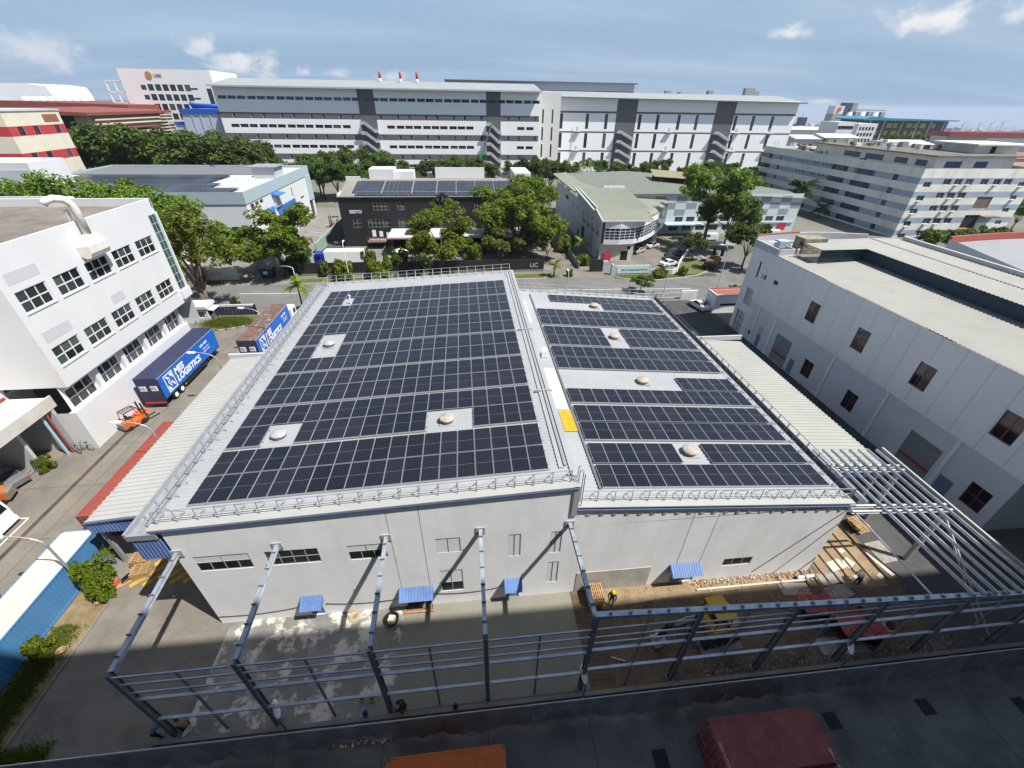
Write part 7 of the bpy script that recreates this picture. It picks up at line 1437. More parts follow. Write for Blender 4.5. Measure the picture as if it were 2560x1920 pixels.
rb = thing('factory_building', 'long beige factory with wide red roofs and stepped louvred bands', 'building', (-135, 190, 0)); M_rr = mat('red_roof', (0.235, 0.07, 0.05), .65, var=.12, scale=.15); M_bg = mat('beige_wall', (0.36, 0.31, 0.25), .8, var=.08, scale=.15); M_cr = mat('cream_band', (0.60, 0.55, 0.42), .7)
pbox(rb, 'wall', M_bg, -190, 190, 0, -131, 238, 25.0)
mb = MB(); mb.prism([(-129, 25.0), (-129, 25.9), (-160, 26.9), (-192, 26), (-192, 25.0)], 'y', 188, 240); mb.build('roof', M_rr, rb)
mb = MB(); mb.prism([(-150, 25), (-150, 27.6), (-200, 28.6), (-260, 28), (-260, 25)], 'y', 246, 300); mb.build('roof', M_rr, rb)
for z in (23.4, 22.0): pbox(rb, 'louvre_band', M_cr, -131, 192, z, -129.6, 238, z+.5)
for k in range(9): pbox(rb, 'louvre_fin', M_cr, -131, 231, 24.2-k*1.15, -128.8, 238.6, 24.55-k*1.15)
pbox(rb, 'porch_roof', M_rr, -133, 191, 20.6, -127, 224, 21.0); pbox(rb, 'porch_front', M_cr, -131, 205, 14, -127.5, 224, 19.8)
simple_windows(rb, (-127.5, 205, 0), (0, 1, 0), [(2, 18.3, 6.5, 19.3), (7.5, 18.3, 12, 19.3), (13, 18.3, 17.5, 19.3)], depth=.05)
pbox(rb, 'dark_bay', M_dark, -150, 189.8, 21, -135, 189.97, 25); pbox(rb, 'clerestory', M_dark, -131.2, 192, 16, -130.95, 205, 20)
cr = thing('factory_building', 'cream factory with two bright red window bands', 'building', (-115, 140, 0)); M_crm = mat('cream_wall', (0.66, 0.62, 0.50), .75, var=.08, scale=.2, stain=.2, stain_col=(0.5, 0.42, 0.28), streak=True)
CH = [(u, z, u+1.7, z+1.9) for z in (22.3, 16.6) for u in (2.6, 7.2, 14.0)] + [(14.6, 12.3, 16.2, 13.2)]
mb = MB(); bandf = lambda u, v: 1 if (22.2 < v < 24.3 or 16.5 < v < 18.6) else 0
facade(mb, (-108, 130, 0), (0, 1, 0), 17.5, 27.4, CH, .2, bandf, [], [22.2, 24.3, 16.5, 18.6]); facade(mb, (-165, 130, 0), (1, 0, 0), 57, 27.4, [(8*k+2, 14.2, 8*k+8, 15.6) for k in range(6)], .2, bandf, [], [22.2, 24.3, 16.5, 18.6]); block(mb, -165, 130, -108, 147.5, 0, 27.4, 'NT'); mb.build('wall', [M_crm, mat('bright_red_band', (0.42, 0.045, 0.05), .6)], cr, fix=False); simple_windows(cr, (-108, 130, 0), (0, 1, 0), CH); simple_windows(cr, (-165, 130, 0), (1, 0, 0), [(8*k+2, 14.2, 8*k+8, 15.6) for k in range(6)]); pbox(cr, 'wall_sign', mat('brown_sign', (0.25, 0.11, 0.07), .7), -107.98, 141.5, 25.0, -107.9, 146.3, 26.6); pbox(cr, 'coping', M_lgrey, -165.3, 129.7, 27.4, -107.8, 147.7, 27.75)
wl = thing('low_building', 'low white block in front of the cream factory', 'building', (-96, 112, 0)); pbox(wl, 'wall', M_white, -112, 110, 0, -91.5, 120, 18.8); pbox(wl, 'recess', M_lgrey, -112, 109.9, 15, -92.3, 109.98, 17.4)
tk = thing('storage_building', 'broad white tank-like building on the far left skyline', 'building', (-300, 400, 0)); mb = MB(); mb.prism([(-345, 20), (-345, 36), (-330, 37.5), (-305, 37.6), (-293, 36.2), (-291, 30), (-291, 20)], 'y', 400, 440); mb.build('wall', M_white, tk)
for k in range(8):
    mb = MB(); x = -306+k*5.4; mb.lathe([(2.4, 0), (2.4, 29.2), (1.6, 29.9), (.1, 30.1)], 14, (0, 0, 0)); o = mb.build('storage_tank', M_white, None, True); o.location = (x, 395, 0); tag(o, 'white storage tank in a row beside the tank-like building', 'tank', 'white storage tanks on the skyline')
# ============================================================ old striped block at the right
st = thing('industrial_block', 'weathered cream block with pale blue window bands and rooftop clutter', 'building', (135, 140, 0))
M_sc = mat('weathered_cream', (0.76, 0.75, 0.69), .85, var=.12, scale=.25, stain=.45, stain_col=(0.26, 0.22, 0.16), streak=True, thr=(.52, .78)); M_sbl = mat('faded_blue_band', (0.34, 0.40, 0.50), .8, var=.12, scale=.3, stain=.2, stain_col=(0.18, 0.18, 0.18), streak=True)
SX, SYf = 121.6, 113.0; fl = [13.95, 10.55, 7.2, 3.85, .5]
def band(u, v): return 1 if any(f < v < f+1.55 for f in fl) else 0
vs = [f for f in fl]+[f+1.55 for f in fl]
# west wall: u runs from far (y=184) to near
wl_ = 184-SYf; wh_ = []; bh = []
for j, f in enumerate(fl):
    bh.append((.4, f+.15, 6.2, f+1.45))
    wh_ += [(11, f, 12.4, f+1.5), (62.5, f+.0, 64.2, f+1.55)]
    wh_ += [(22+k*1.7, f+.7, 23+k*1.7, f+1.25) for k in (0, 1, 2.2, 4.5, 5.4, 7, 8, 9)] if j < 2 else [(22+k*2.9, f+.1, 23.8+k*2.9, f+1.5) for k in range(4)]
    wh_ += [(38.5, f, 40, f+1.55), (44.2, f, 45.6, f+1.55), (48.2, f, 49.6, f+1.55), (54.6, f, 56.2, f+1.55)]
bw2 = [(40.0, f, 44.2, f+1.55) for f in fl]+[(49.6, f, 54.6, f+1.55) for f in fl]
mb = MB(); facade(mb, (SX, 184, 0), (0, -1, 0), wl_, 17.8, wh_+bw2, .2, band, [], vs)
# south wall
sw_h = []
for j, f in enumerate(fl):
    f2 = f-.1
    sw_h += [(1.6, f2-.6, 3.9, f2+.7)] + [(7.2+k*3.3, f2+.0, 9.6+k*3.3, f2+1.45) for k in ((0, 1, 2, 3.4, 4.6, 5.6) if j == 0 else (0, 1, 2) if j < 4 else (0, 1, 2, 3.3, 4.4))] + [(30.5, f2-.4, 32.6, f2+.7)]
big = [(20.3, 7.6, 25.2, 10.8), (19.7, 2.4, 24.6, 6.0)]
sw_h = [h for h in sw_h if not any(h[0] < b[2] and h[2] > b[0] and h[1] < b[3] and h[3] > b[1] for b in big)]
facade(mb, (SX, SYf, 0), (1, 0, 0), 35, 17.8, sw_h+big, .3, band, [], vs); block(mb, SX, SYf, SX+35, 184, 0, 17.8, 'NE'); mb.quad((SX, SYf, 17.0), (SX+35, SYf, 17.0), (SX+35, 184, 17.0), (SX, 184, 17.0)); mb.build('wall', [M_sc, M_sbl], st, fix=False)
M_tint = mat('blue_tint_panel', (0.03, 0.06, 0.16), .3, var=.3, scale=.2)
simple_windows(st, (SX, 184, 0), (0, -1, 0), wh_, depth=.18); simple_windows(st, (SX, 184, 0), (0, -1, 0), bw2, M_tint, .18); simple_windows(st, (SX, SYf, 0), (1, 0, 0), sw_h, depth=.25, frame=M_lgrey)
for a, b, c, d in bh: pbox(st, 'bay_window', M_glass, SX-1.0, 184-c, b, SX, 184-a, d); pbox(st, 'bay_sill', M_sc, SX-1.1, 184-c-.1, b-.25, SX, 184-a+.1, b)
pbox(st, 'shutter', mat('brown_shutter', (0.16, 0.12, 0.09), .7), SX+20.3, SYf+.2, 7.6, SX+25.2, SYf+.26, 10.8); pbox(st, 'loading_bay', M_dark, SX+19.7, SYf+.26, 2.4, SX+24.6, SYf+.3, 6.0); pbox(st, 'loading_sill', M_yellow, SX+19.5, SYf-.3, 2.2, SX+24.8, SYf, 2.45); pbox(st, 'loading_awning', mat('brown_shutter', (0.16, 0.12, 0.09)), SX+24.0, SYf-1.8, 5.5, SX+29, SYf, 5.8)
for h in sw_h: pbox(st, 'condenser', M_lgrey, SX+h[0]+.3, SYf-.55, h[1]-.55, SX+h[0]+1.2, SYf, h[1]-.05) if (int(h[0]*7)+int(h[1])) % 3 else None
# recessed top storey
mb = MB(); facade(mb, (128, 163, 0), (0, -1, 0), 46, 20.2, [(13, 17.6, 20, 19.1), (22, 17.6, 29, 19.1), (33, 17.6, 37.5, 19.1), (40, 17.6, 43.6, 19.1)], .1, v0=17); facade(mb, (128, 117, 0), (1, 0, 0), 24, 20.2, [(3, 17.5, 8, 19.1), (12, 17.5, 16, 19.1)], .1, v0=17); mb.build('penthouse_wall', M_sc, st, fix=False); simple_windows(st, (128, 163, 0), (0, -1, 0), [(13, 17.6, 20, 19.1), (22, 17.6, 29, 19.1), (33, 17.6, 37.5, 19.1), (40, 17.6, 43.6, 19.1)], M_tint, .08); simple_windows(st, (128, 117, 0), (1, 0, 0), [(3, 17.5, 8, 19.1), (12, 17.5, 16, 19.1)], M_tint, .08)
pbox(st, 'penthouse_roof', mat('mouldy_slab', (0.17, 0.16, 0.14), .9, var=.4, scale=.4), 126.8, 116, 20.2, 155, 164, 20.5)
pbox(st, 'stair_tower', M_sc, 146, 124, 17, 160, 134, 22.6); pbox(st, 'stair_tower_roof', M_sc, 144, 122, 22.6, 162, 136, 22.95); pbox(st, 'tower_door', M_dark, 151, 123.93, 20.0, 152.6, 123.99, 22.2)
rng = random.Random(5)
pbox(st, 'roof_deck', mat('mouldy_slab', (0.17, 0.16, 0.14)), SX+.4, SYf+.4, 17.0, SX+34.6, 183.6, 17.06)
for k in range(60):
    x, y = rng.uniform(127, 150), rng.uniform(135, 180); w, l, h = rng.uniform(.5, 2.2), rng.uniform(.5, 2.4), rng.uniform(.4, 1.5); z = 20.5 if (y < 163 and x > 128) else 17.0
    pbox(st, 'roof_plant', (M_lgrey, M_grey, M_grey, M_sc, M_cast)[k % 5], x, y, z, x+w, y+l, z+h)
for k in range(14):
    mb = MB(); x, y = rng.uniform(123, 150), rng.uniform(140, 182); mb.tube([(x, y, 17), (x, y, rng.uniform(20, 23))], .07, 5); mb.build('mast', M_white2, st)
for k in range(10):
    mb = MB(); x, y = rng.uniform(122.5, 126), rng.uniform(170, 183); mb.tube([(x, y, 17), (x, y, 19.5)], .06, 5); mb.box(x-.12, y-.12, 18.3, x+.12, y+.12, 19.7); mb.build('antenna', M_white2, st)
# ============================================================ skyline at the right
rhl = thing('industrial_hall', 'pale hall with a deep red roof beyond the striped block', 'building', (355, 300, 0)); pbox(rhl, 'wall', M_lgrey, 327, 300, -8, 420, 312, 16); mb = MB(); mb.prism([(297, 16), (297, 18.7), (305, 19.0), (313, 18.7), (313, 16)], 'x', 325, 425); mb.build('roof', mat('deep_red_roof', (0.20, 0.045, 0.05), .6), rhl); pbox(rhl, 'side_lights', M_white2, 357, 299.8, 10, 420, 299.95, 15.2)
gy = thing('office_building', 'long dark building with yellow panels under a turquoise roof', 'building', (405, 420, 0)); M_ddk = mat('dark_facade', (0.055, 0.06, 0.06), .6); pbox(gy, 'wall', M_ddk, 368, 420, -12, 452, 450, 22); mb = MB(); mb.prism([(362, 22.2), (362, 23.2), (372, 25.2), (388, 24), (458, 23), (458, 22.2)], 'y', 416, 452); mb.build('roof', mat('turquoise_roof', (0.04, 0.22, 0.32), .5), gy)
for r in range(3):
    for k, x in enumerate((378, 390, 397, 410, 417, 424, 436)): pbox(gy, 'yellow_panel', mat('yellow_panel', (0.45, 0.38, 0.04), .6), x, 419.8, 4.5+r*6, x+(5.5 if (k+r) % 2 else 3.5), 419.95, 8.2+r*6)
for x in (372, 386, 404, 420, 433, 447, 450): pbox(gy, 'fin', M_lgrey, x, 419, 0, x+.9, 420, 22)
wg = thing('office_building', 'white office block with rows of square windows before the silos', 'building', (336, 380, 0)); gh_ = [(1.2+c*2.9, 3+r*4.2, 3.2+c*2.9, 5.6+r*4.2) for r in range(4) for c in range(5)]; mb = MB(); facade(mb, (328, 380, 0), (1, 0, 0), 17, 20.6, gh_, .3); block(mb, 328, 380, 345, 400, -6, 20.6, 'NEWT'); mb.build('wall', M_white, wg, fix=False); simple_windows(wg, (328, 380, 0), (1, 0, 0), gh_)
w3_ = thing('office_building', 'white terraced block with long dark window strips', 'building', (300, 360, 0)); pbox(w3_, 'wall', M_white, 293, 360, 0, 307, 380, 22)
for r in range(4): pbox(w3_, 'window_strip', M_glass, 293.5, 359.8, 3+r*4.8, 306.5, 359.95, 5+r*4.8)
si = thing('silo_tower', 'tall grey silo tower with a round emblem', 'silo', (562, 700, 0)); pbox(si, 'tower', M_grey, 555, 700, -15, 570, 715, 24); pbox(si, 'crown', M_white, 555, 700, 24, 570, 715, 34); pbox(si, 'side_shaft', M_navy, 571, 702, -15, 577, 712, 38); mb = MB(); mb.lathe([(3.2, 0), (3.2, .4)], 18); e_ = mb.build('emblem', M_orange, si); e_.matrix_basis = Matrix.Translation((562, 699.6, 29.5)) @ Matrix.Rotation(pi/2, 4, 'X')
s2 = thing('silo_group', 'row of blue-grey silos with a conveyor bridge on top', 'silo', (608, 700, 0))
for k in range(6):
    mb = MB(); mb.lathe([(5.2, -15), (5.2, 27)], 16, (0, 0, 0)); o = mb.build('silo', M_navy if k % 2 else M_lgrey, s2, True); o.matrix_basis = Matrix.Translation((584+k*10.6, 705, 0))
pbox(s2, 'conveyor', M_grey, 582, 702, 28.5, 640, 706, 30); pbox(s2, 'head_house', M_grey, 582, 700, 27, 590, 708, 38)
dt = thing('tower_block', 'slim dark tower with a mast on the far skyline', 'building', (658, 900, 0)); pbox(dt, 'shaft', M_navy, 652, 900, -20, 664, 912, 15.5); mb = MB(); mb.tube([(655, 905, 15), (655, 905, 24)], .3, 5); mb.build('mast', M_grey, dt)
# low sheds between
shed_specs = [(205, 240, 40, 30, 7, (0.04, 0.09, 0.32)), (255, 235, 30, 26, 8, (0.05, 0.11, 0.36)), (240, 285, 46, 26, 10, (0.50, 0.44, 0.33)), (262, 330, 26, 20, 13, (0.55, 0.57, 0.6)), (290, 300, 30, 24, 11, (0.52, 0.54, 0.57)), (215, 205, 60, 22, 6, (0.38, 0.38, 0.37)), (300, 250, 60, 30, 7.5, (0.27, 0.12, 0.09)), (240, 330, 18, 20, 12, (0.45, 0.48, 0.52)), (280, 215, 70, 20, 6, (0.30, 0.16, 0.12)), (350, 240, 60, 30, 8, (0.45, 0.45, 0.44)), (190, 270, 24, 20, 9, (0.05, 0.1, 0.33)), (215, 380, 60, 30, 10, (0.5, 0.42, 0.30)), (290, 420, 50, 30, 14, (0.46, 0.47, 0.48))]
slabs = ['blue-roofed', 'cobalt-roofed', 'tan-roofed', 'white-roofed', 'pale-roofed', 'grey-roofed', 'brown-roofed', 'light grey', 'rust-roofed', 'silver-roofed', 'dark blue', 'sandy', 'mid-grey']
for (x, y, w, l, h, c), nm in zip(shed_specs, slabs):
    t = thing('industrial_shed', nm+' low shed among the roofs beyond the striped block', 'shed', (x+w/2, y, 0), 0, 'low sheds beyond the striped block'); pbox(t, 'wall', (M_lgrey, M_white, M_sc)[int(x) % 3], x, y, 0, x+w, y+l, h); mb = MB(); mb.prism([(y-1, h), (y+l/2, h+2.2), (y+l+1, h)], 'x', x-1, x+w+1); mb.build('roof', mat('shed_'+nm, c, .6, var=.1, scale=.2), t)
    if h > 8:
        n = int(w//5); simple_windows(t, (x, y-.05, 0), (1, 0, 0), [(1+k*5, h*.35+r*3.2, 4.2+k*5, h*.35+1.4+r*3.2) for k in range(n) for r in range(2) if h*.35+1.4+r*3.2 < h-.5], depth=.08)
# distant town: blocks thinning out to the horizon (each told apart only as mass)
mb = MB(); rng = random.Random(11)
cols = [M_lgrey, M_white, M_sc, M_grey, mat('far_red', (0.25, 0.1, 0.08), .8), mat('far_blue', (0.10, 0.15, 0.28), .8)]
for k in range(1500):
    a = rng.uniform(.36, 1.25); d_ = 460*(1/(1-rng.random()*.90)); x, y = d_*sin(a), d_*cos(a)
    if d_ < 640 or (x < 200 and y < 700) or d_ > 6000: continue
    w, l = rng.uniform(10, 45), rng.uniform(10, 40); h = rng.choice((6, 8, 10, 12, 14))*rng.uniform(.7, 1.15); w *= .6; l *= .6; g_ = gz(x, y); mb.box(x, y, g_-3, x+w, y+l, g_+h, rng.choice((0, 1, 2, 3, 0, 1, 3, 4, 5)))
o = kind(mb.build('distant_town', cols, fix=False), 'stuff'); tag(o, 'hazy mass of distant low buildings along the horizon', 'town')
mb = MB()
for k in range(60):
    a = rng.uniform(.70, 1.15); d_ = rng.uniform(1500, 2600); x, y = d_*sin(a), d_*cos(a); h = rng.uniform(18, 34); g_ = gz(x, y); mb.beam((x, y, g_), (x, y, g_+h), .8, .8); mb.beam((x-6, y, g_+h*.9), (x+16, y, g_+h+rng.uniform(-2, 10)), .7, .7)
o = kind(mb.build('distant_cranes', M_grey, fix=False), 'stuff'); tag(o, 'faint forest of harbour cranes on the horizon', 'cranes')
# factories glimpsed left and behind so the plain is never empty
mb = MB()
for k in range(420):
    a = rng.uniform(-1.25, -.42); d_ = 330*(1/(1-rng.random()*.68)); x, y = d_*sin(a), d_*cos(a)
    if y < 290: continue
    mb.box(x, y, 0, x+rng.uniform(15, 45), y+rng.uniform(15, 40), rng.uniform(6, 15), rng.randrange(6))
o = kind(mb.build('distant_town.001', cols, fix=False), 'stuff'); tag(o, 'low port sheds and yards along the left shoreline', 'town')
# mobile crane and street lamps beyond the road
t = thing('mobile_crane', 'green telescopic crane boom raised before the long factory', 'crane', (6, 205, 0)); M_cg = mat('crane_green', (0.02, 0.30, 0.07), .5)
mb = MB(); mb.beam((4.5, 206, 3), (9, 206, 14), .9, .9); mb.build('boom_base', M_cg, t); mb = MB(); mb.beam((9, 206, 14), (12.5, 206, 23), .6, .6); mb.build('boom_tip', M_prime, t); mb = MB(); mb.beam((12.5, 206, 23), (14.5, 206, 24.5), .7, .5); mb.build('boom_head', M_cg, t); mb = MB(); mb.tube([(13.5, 206, 24), (13.5, 206, 17)], .06, 4); mb.build('hoist_rope', M_black, t); pbox(t, 'carrier', M_cg, -1, 204.5, .8, 8, 207.5, 3.2)
for x in (0, 2, 5.5, 7.3): mb = MB(); mb.wheel((x, 204.4, .6), .6, .4, 'y', 12); mb.build('wheel', M_black, t)
street_lamp('tall white street lamp at the roadside by the black wall', (-23.9, 86.2, 0), pi/2, 8.0, .6, 'street lamps along the road', M_white2); street_lamp('low curved street lamp before the refuse bin tree', (-34.4, 86.4, 0), pi*.98, 3.4, 1.6, 'street lamps along the road', M_white2); street_lamp('tall street lamp at the bend by the gate booth', (49.6, 76.8, 0), pi*.9, 9.0, 1.0, 'street lamps along the road', M_lgrey); street_lamp('short street lamp over the rear roof guardrail', (37.5, 74.6, 0), pi/2, 6.0, .5, 'street lamps along the road', M_lgrey); street_lamp('thin street lamp near the stepped rear solar array', (18.3, 74.2, 0), pi/2, 5.4, .4, 'street lamps along the road', M_lgrey); street_lamp('street lamp in front of the slit-window factory', (133, 215, 0), pi*.8, 10, 1.5, 'street lamps along the road', M_lgrey)
# ============================================================ vegetation
import numpy as np
def leaf_mat(name, c1, c2, c3):
    m = bpy.data.materials.new(name); m.use_nodes = True; nt = m.node_tree; N = nt.nodes; L = nt.links; N.clear()
    out = N.new('ShaderNodeOutputMaterial'); g = N.new('ShaderNodeNewGeometry'); r = N.new('ShaderNodeValToRGB'); L.new(g.outputs['Random Per Island'], r.inputs[0])
    e = r.color_ramp.elements; e[0].color = (*c1, 1); e[1].color = (*c3, 1); k = e.new(.55); k.color = (*c2, 1)
    oi = N.new('ShaderNodeObjectInfo'); hv = N.new('ShaderNodeHueSaturation'); L.new(r.outputs[0], hv.inputs['Color'])
    mr = N.new('ShaderNodeMapRange'); L.new(oi.outputs['Random'], mr.inputs[0]); mr.inputs[3].default_value = .78; mr.inputs[4].default_value = 1.2; L.new(mr.outputs[0], hv.inputs['Value'])
    mr2 = N.new('ShaderNodeMapRange'); L.new(oi.outputs['Random'], mr2.inputs[0]); mr2.inputs[3].default_value = .475; mr2.inputs[4].default_value = .515; L.new(mr2.outputs[0], hv.inputs['Hue'])
    d = N.new('ShaderNodeBsdfPrincipled'); d.inputs['Roughness'].default_value = .5; d.inputs['Specular IOR Level'].default_value = .25; L.new(hv.outputs[0], d.inputs['Base Color'])
    t = N.new('ShaderNodeBsdfTranslucent'); L.new(hv.outputs[0], t.inputs[0]); mx = N.new('ShaderNodeMixShader'); mx.inputs[0].default_value = .38
    L.new(d.outputs[0], mx.inputs[1]); L.new(t.outputs[0], mx.inputs[2]); L.new(mx.outputs[0], out.inputs[0]); return m
LF1 = leaf_mat('leaf_fresh', (0.07, 0.125, 0.012), (0.13, 0.205, 0.018), (0.22, 0.265, 0.028))
LF2 = leaf_mat('leaf_dark', (0.042, 0.08, 0.013), (0.072, 0.13, 0.018), (0.115, 0.17, 0.026))
LF3 = leaf_mat('leaf_yellow_green', (0.075, 0.11, 0.018), (0.13, 0.17, 0.028), (0.22, 0.23, 0.05))
M_bark = mat('bark', (0.10, 0.075, 0.055), .95, col2=(0.16, 0.13, 0.10), scale=3, coord='obj', bump=.5)
def leaves_mesh(name, clumps, per, size, mtl, seed, droop=.25, aspect=.55):
    R_ = np.random.RandomState(seed); V = []; c = np.array([k[:3] for k in clumps]); rad = np.array([k[3] for k in clumps]); n = len(clumps)*per
    ci = np.repeat(np.arange(len(clumps)), per); d = R_.normal(size=(n, 3)); d /= np.linalg.norm(d, axis=1)[:, None]; rr = R_.uniform(.35, 1.0, n)**.6
    p = c[ci]+d*(rad[ci]*rr)[:, None]*np.array([1, 1, .72])
    nrm = d*.7+np.array([0, 0, .75])+R_.normal(size=(n, 3))*.45; nrm /= np.linalg.norm(nrm, axis=1)[:, None]
    a = np.cross(nrm, R_.normal(size=(n, 3))); a /= np.linalg.norm(a, axis=1)[:, None]; b = np.cross(nrm, a); s = size*R_.uniform(.6, 1.25, n)[:, None]
    q = np.stack([p-a*s, p-b*s*aspect+nrm*s*.1, p+a*s-np.array([0, 0, 1])*s*droop, p+b*s*aspect+nrm*s*.1], 1).reshape(-1, 3)
    me = bpy.data.meshes.new(name); f = np.arange(n*4).reshape(-1, 4); me.from_pydata(q.tolist(), [], f.tolist()); me.materials.append(mtl); me.update(); return me
def tree_meshes(seed, H_, R_, mtl, fork=.3, nl=6, per=70, leaf=.30, clump=1.15, flat=.6, lean=0.0, multi=1, dens=1.5, zlo=.58):
    rg = random.Random(seed); mb = MB(); clumps = []
    for tr in range(multi):
        a0 = rg.uniform(0, 6.28); fx = Vector((lean*H_*.2+(.5*cos(a0) if multi > 1 else 0), (.5*sin(a0) if multi > 1 else 0), H_*fork*rg.uniform(.8, 1.2))); tr_r = .022*H_
        base = Vector((rg.uniform(-.3, .3) if multi > 1 else 0, rg.uniform(-.3, .3) if multi > 1 else 0, 0)); mid = base.lerp(fx, .5)+Vector((rg.uniform(-.2, .2), rg.uniform(-.2, .2), 0))
        mb.tube([base-Vector((0, 0, .1)), mid, fx], [tr_r*1.25, tr_r, tr_r*.85], 8)
        for i in range(nl):
            a = 6.283*(i+rg.uniform(-.3, .3))/nl; rr = R_*rg.uniform(.35, .72); zz = H_*rg.uniform(zlo, .84); e = Vector((fx.x+rr*cos(a), fx.y+rr*sin(a), zz)); m1 = fx.lerp(e, .45)+Vector((0, 0, H_*.06)); mb.tube([fx, m1, e], [tr_r*.55, tr_r*.38, tr_r*.2], 6)
            for j in range(3):
                a2 = a+rg.uniform(-.9, .9); r2 = R_*rg.uniform(.25, .42); e2 = Vector((e.x+r2*cos(a2), e.y+r2*sin(a2), e.z+H_*rg.uniform(-.06, .16))); mb.tube([m1.lerp(e, rg.uniform(.3, 1)), e2], [tr_r*.18, tr_r*.08], 5)
                for k in range(int(4*dens)): clumps.append((e2.x+rg.gauss(0, R_*.13), e2.y+rg.gauss(0, R_*.13), e2.z+rg.gauss(.2, H_*.045), clump*rg.uniform(.6, 1.15)))
            for k in range(int(3*dens)): clumps.append((e.x+rg.gauss(0, R_*.14), e.y+rg.gauss(0, R_*.14), e.z+rg.gauss(H_*.05, H_*.05), clump*rg.uniform(.6, 1.1)))
        for k in range(int(8*dens)): a = rg.uniform(0, 6.28); rr = R_*rg.uniform(0, .5); clumps.append((fx.x+rr*cos(a), fx.y+rr*sin(a), H_*rg.uniform(.78, .96), clump*rg.uniform(.7, 1.1)))
    tm = mb.mesh('trunk', M_bark); tm.polygons.foreach_set('use_smooth', [True]*len(tm.polygons))
    return tm, leaves_mesh('crown', clumps, per, leaf, mtl, seed)
TV = {}
def tree_kind(k):
    if k not in TV:
        P_ = dict(A=(1, 16, 7.2, LF1, .2, 6, 52, .30, 1.15), B=(2, 13, 5.6, LF1, .22, 9, 80, .27, 1.05), C=(3, 16, 9.6, LF1, .2, 12, 80, .31, 1.4), D=(4, 14, 6.5, LF2, .3, 6, 60, .42, 1.5), E=(5, 19, 8, LF1, .42, 7, 85, .33, 1.4), F=(6, 10, 4.2, LF2, .3, 5, 60, .34, 1.2), S=(7, 6, 2.6, LF3, .25, 5, 45, .20, .62), G=(8, 12, 5.5, LF2, .25, 6, 70, .38, 1.3))[k]
        TV[k] = tree_meshes(*P_, multi=2 if k == 'A' else 1, dens=dict(A=.8, B=2.0, C=2.4, E=1.7).get(k, 1.5), zlo=dict(B=.36, C=.30, E=.46, S=.4).get(k, .52))
    return TV[k]
def tree(label, x, y, h, k, rz=None, name='tree', group=None, sx=1.0):
    base = dict(A=16, B=13, C=16, D=14, E=19, F=10, S=6, G=12)[k]; s = h/base; tm, cm = tree_kind(k)
    t = thing(name, label, 'tree', (x, y, 0), rnd.uniform(0, 6.28) if rz is None else rz, group); t.scale = (s*sx, s*sx, s); link('trunk', tm, t, True); link('crown', cm, t, True); return t
BV = {}
def bush(label, x, y, h, r, mtl=LF1, name='shrub', group=None, leaf=.16, seed=0):
    key = (mtl.name, seed % 3, leaf)
    if key not in BV:
        rg = random.Random(40+seed % 3); cl = [(rg.gauss(0, .38), rg.gauss(0, .38), rg.uniform(.22, .86), rg.uniform(.2, .34)) for _ in range(46)]; mb = MB()
        for k in range(6): a = k*1.05; mb.tube([(0, 0, 0), (.3*cos(a), .3*sin(a), .4), (.55*cos(a), .55*sin(a), .75)], [.035, .025, .012], 5)
        BV[key] = (mb.mesh('stem', M_bark), leaves_mesh('foliage', cl, 42, leaf, mtl, 60+seed, .3, .5))
    t = thing(name, label, 'shrub', (x, y, 0), rnd.uniform(0, 6.28), group); t.scale = (r, r, h); link('stem', BV[key][0], t, True); link('foliage', BV[key][1], t, True); return t
PV = {}
def palm(label, x, y, h, fr=3.2, n=16, name='palm_tree', group=None, mtl=None):
    mtl = mtl or LF2; t = thing(name, label, 'palm', (x, y, 0), rnd.uniform(0, 6), group)
    mb = MB(); mb.tube([(0, 0, -.1), (.12*h*.1, 0, h*.4), (.25*h*.12, .1, h*.95)], [.19, .15, .12], 8); mb.build('trunk', M_bark, t, True, local=True)
    key = (fr, mtl.name)
    if key not in PV:
        m2 = MB(); rg = random.Random(3); N_ = 11
        for s in (-1, 1):
            for k in range(N_*2):
                u = (k+1)/(N_*2+1); px = fr*u; pz = fr*(.42*u-.75*u*u); L2 = fr*.26*sin(pi*min(1, u*.9+.12))*rg.uniform(.85, 1.1); i0 = len(m2.v); w = fr*.03
                m2.v += [(px-w, 0, pz), (px+w, 0, pz), (px+fr*.07+w*.3, s*L2, pz-L2*.45), (px+fr*.07, s*L2, pz-L2*.45)]; m2.f.append((i0, i0+1, i0+2, i0+3)); m2.m.append(0)
        m2.tube([(fr*u, 0, fr*(.42*u-.75*u*u)) for u in (0, .25, .5, .75, 1)], [.03, .026, .02, .014, .006], 4); PV[key] = m2.mesh('frond', mtl)
    for k in range(n):
        o = link('frond', PV[key], t, True); tilt = (-.75, -.35, .05, .4)[k % 4]+rnd.uniform(-.12, .12); o.matrix_basis = Matrix.Translation((.25*h*.12, .1, h*.94)) @ Matrix.Rotation(k*2.4, 4, 'Z') @ Matrix.Rotation(tilt, 4, 'Y')
    return t
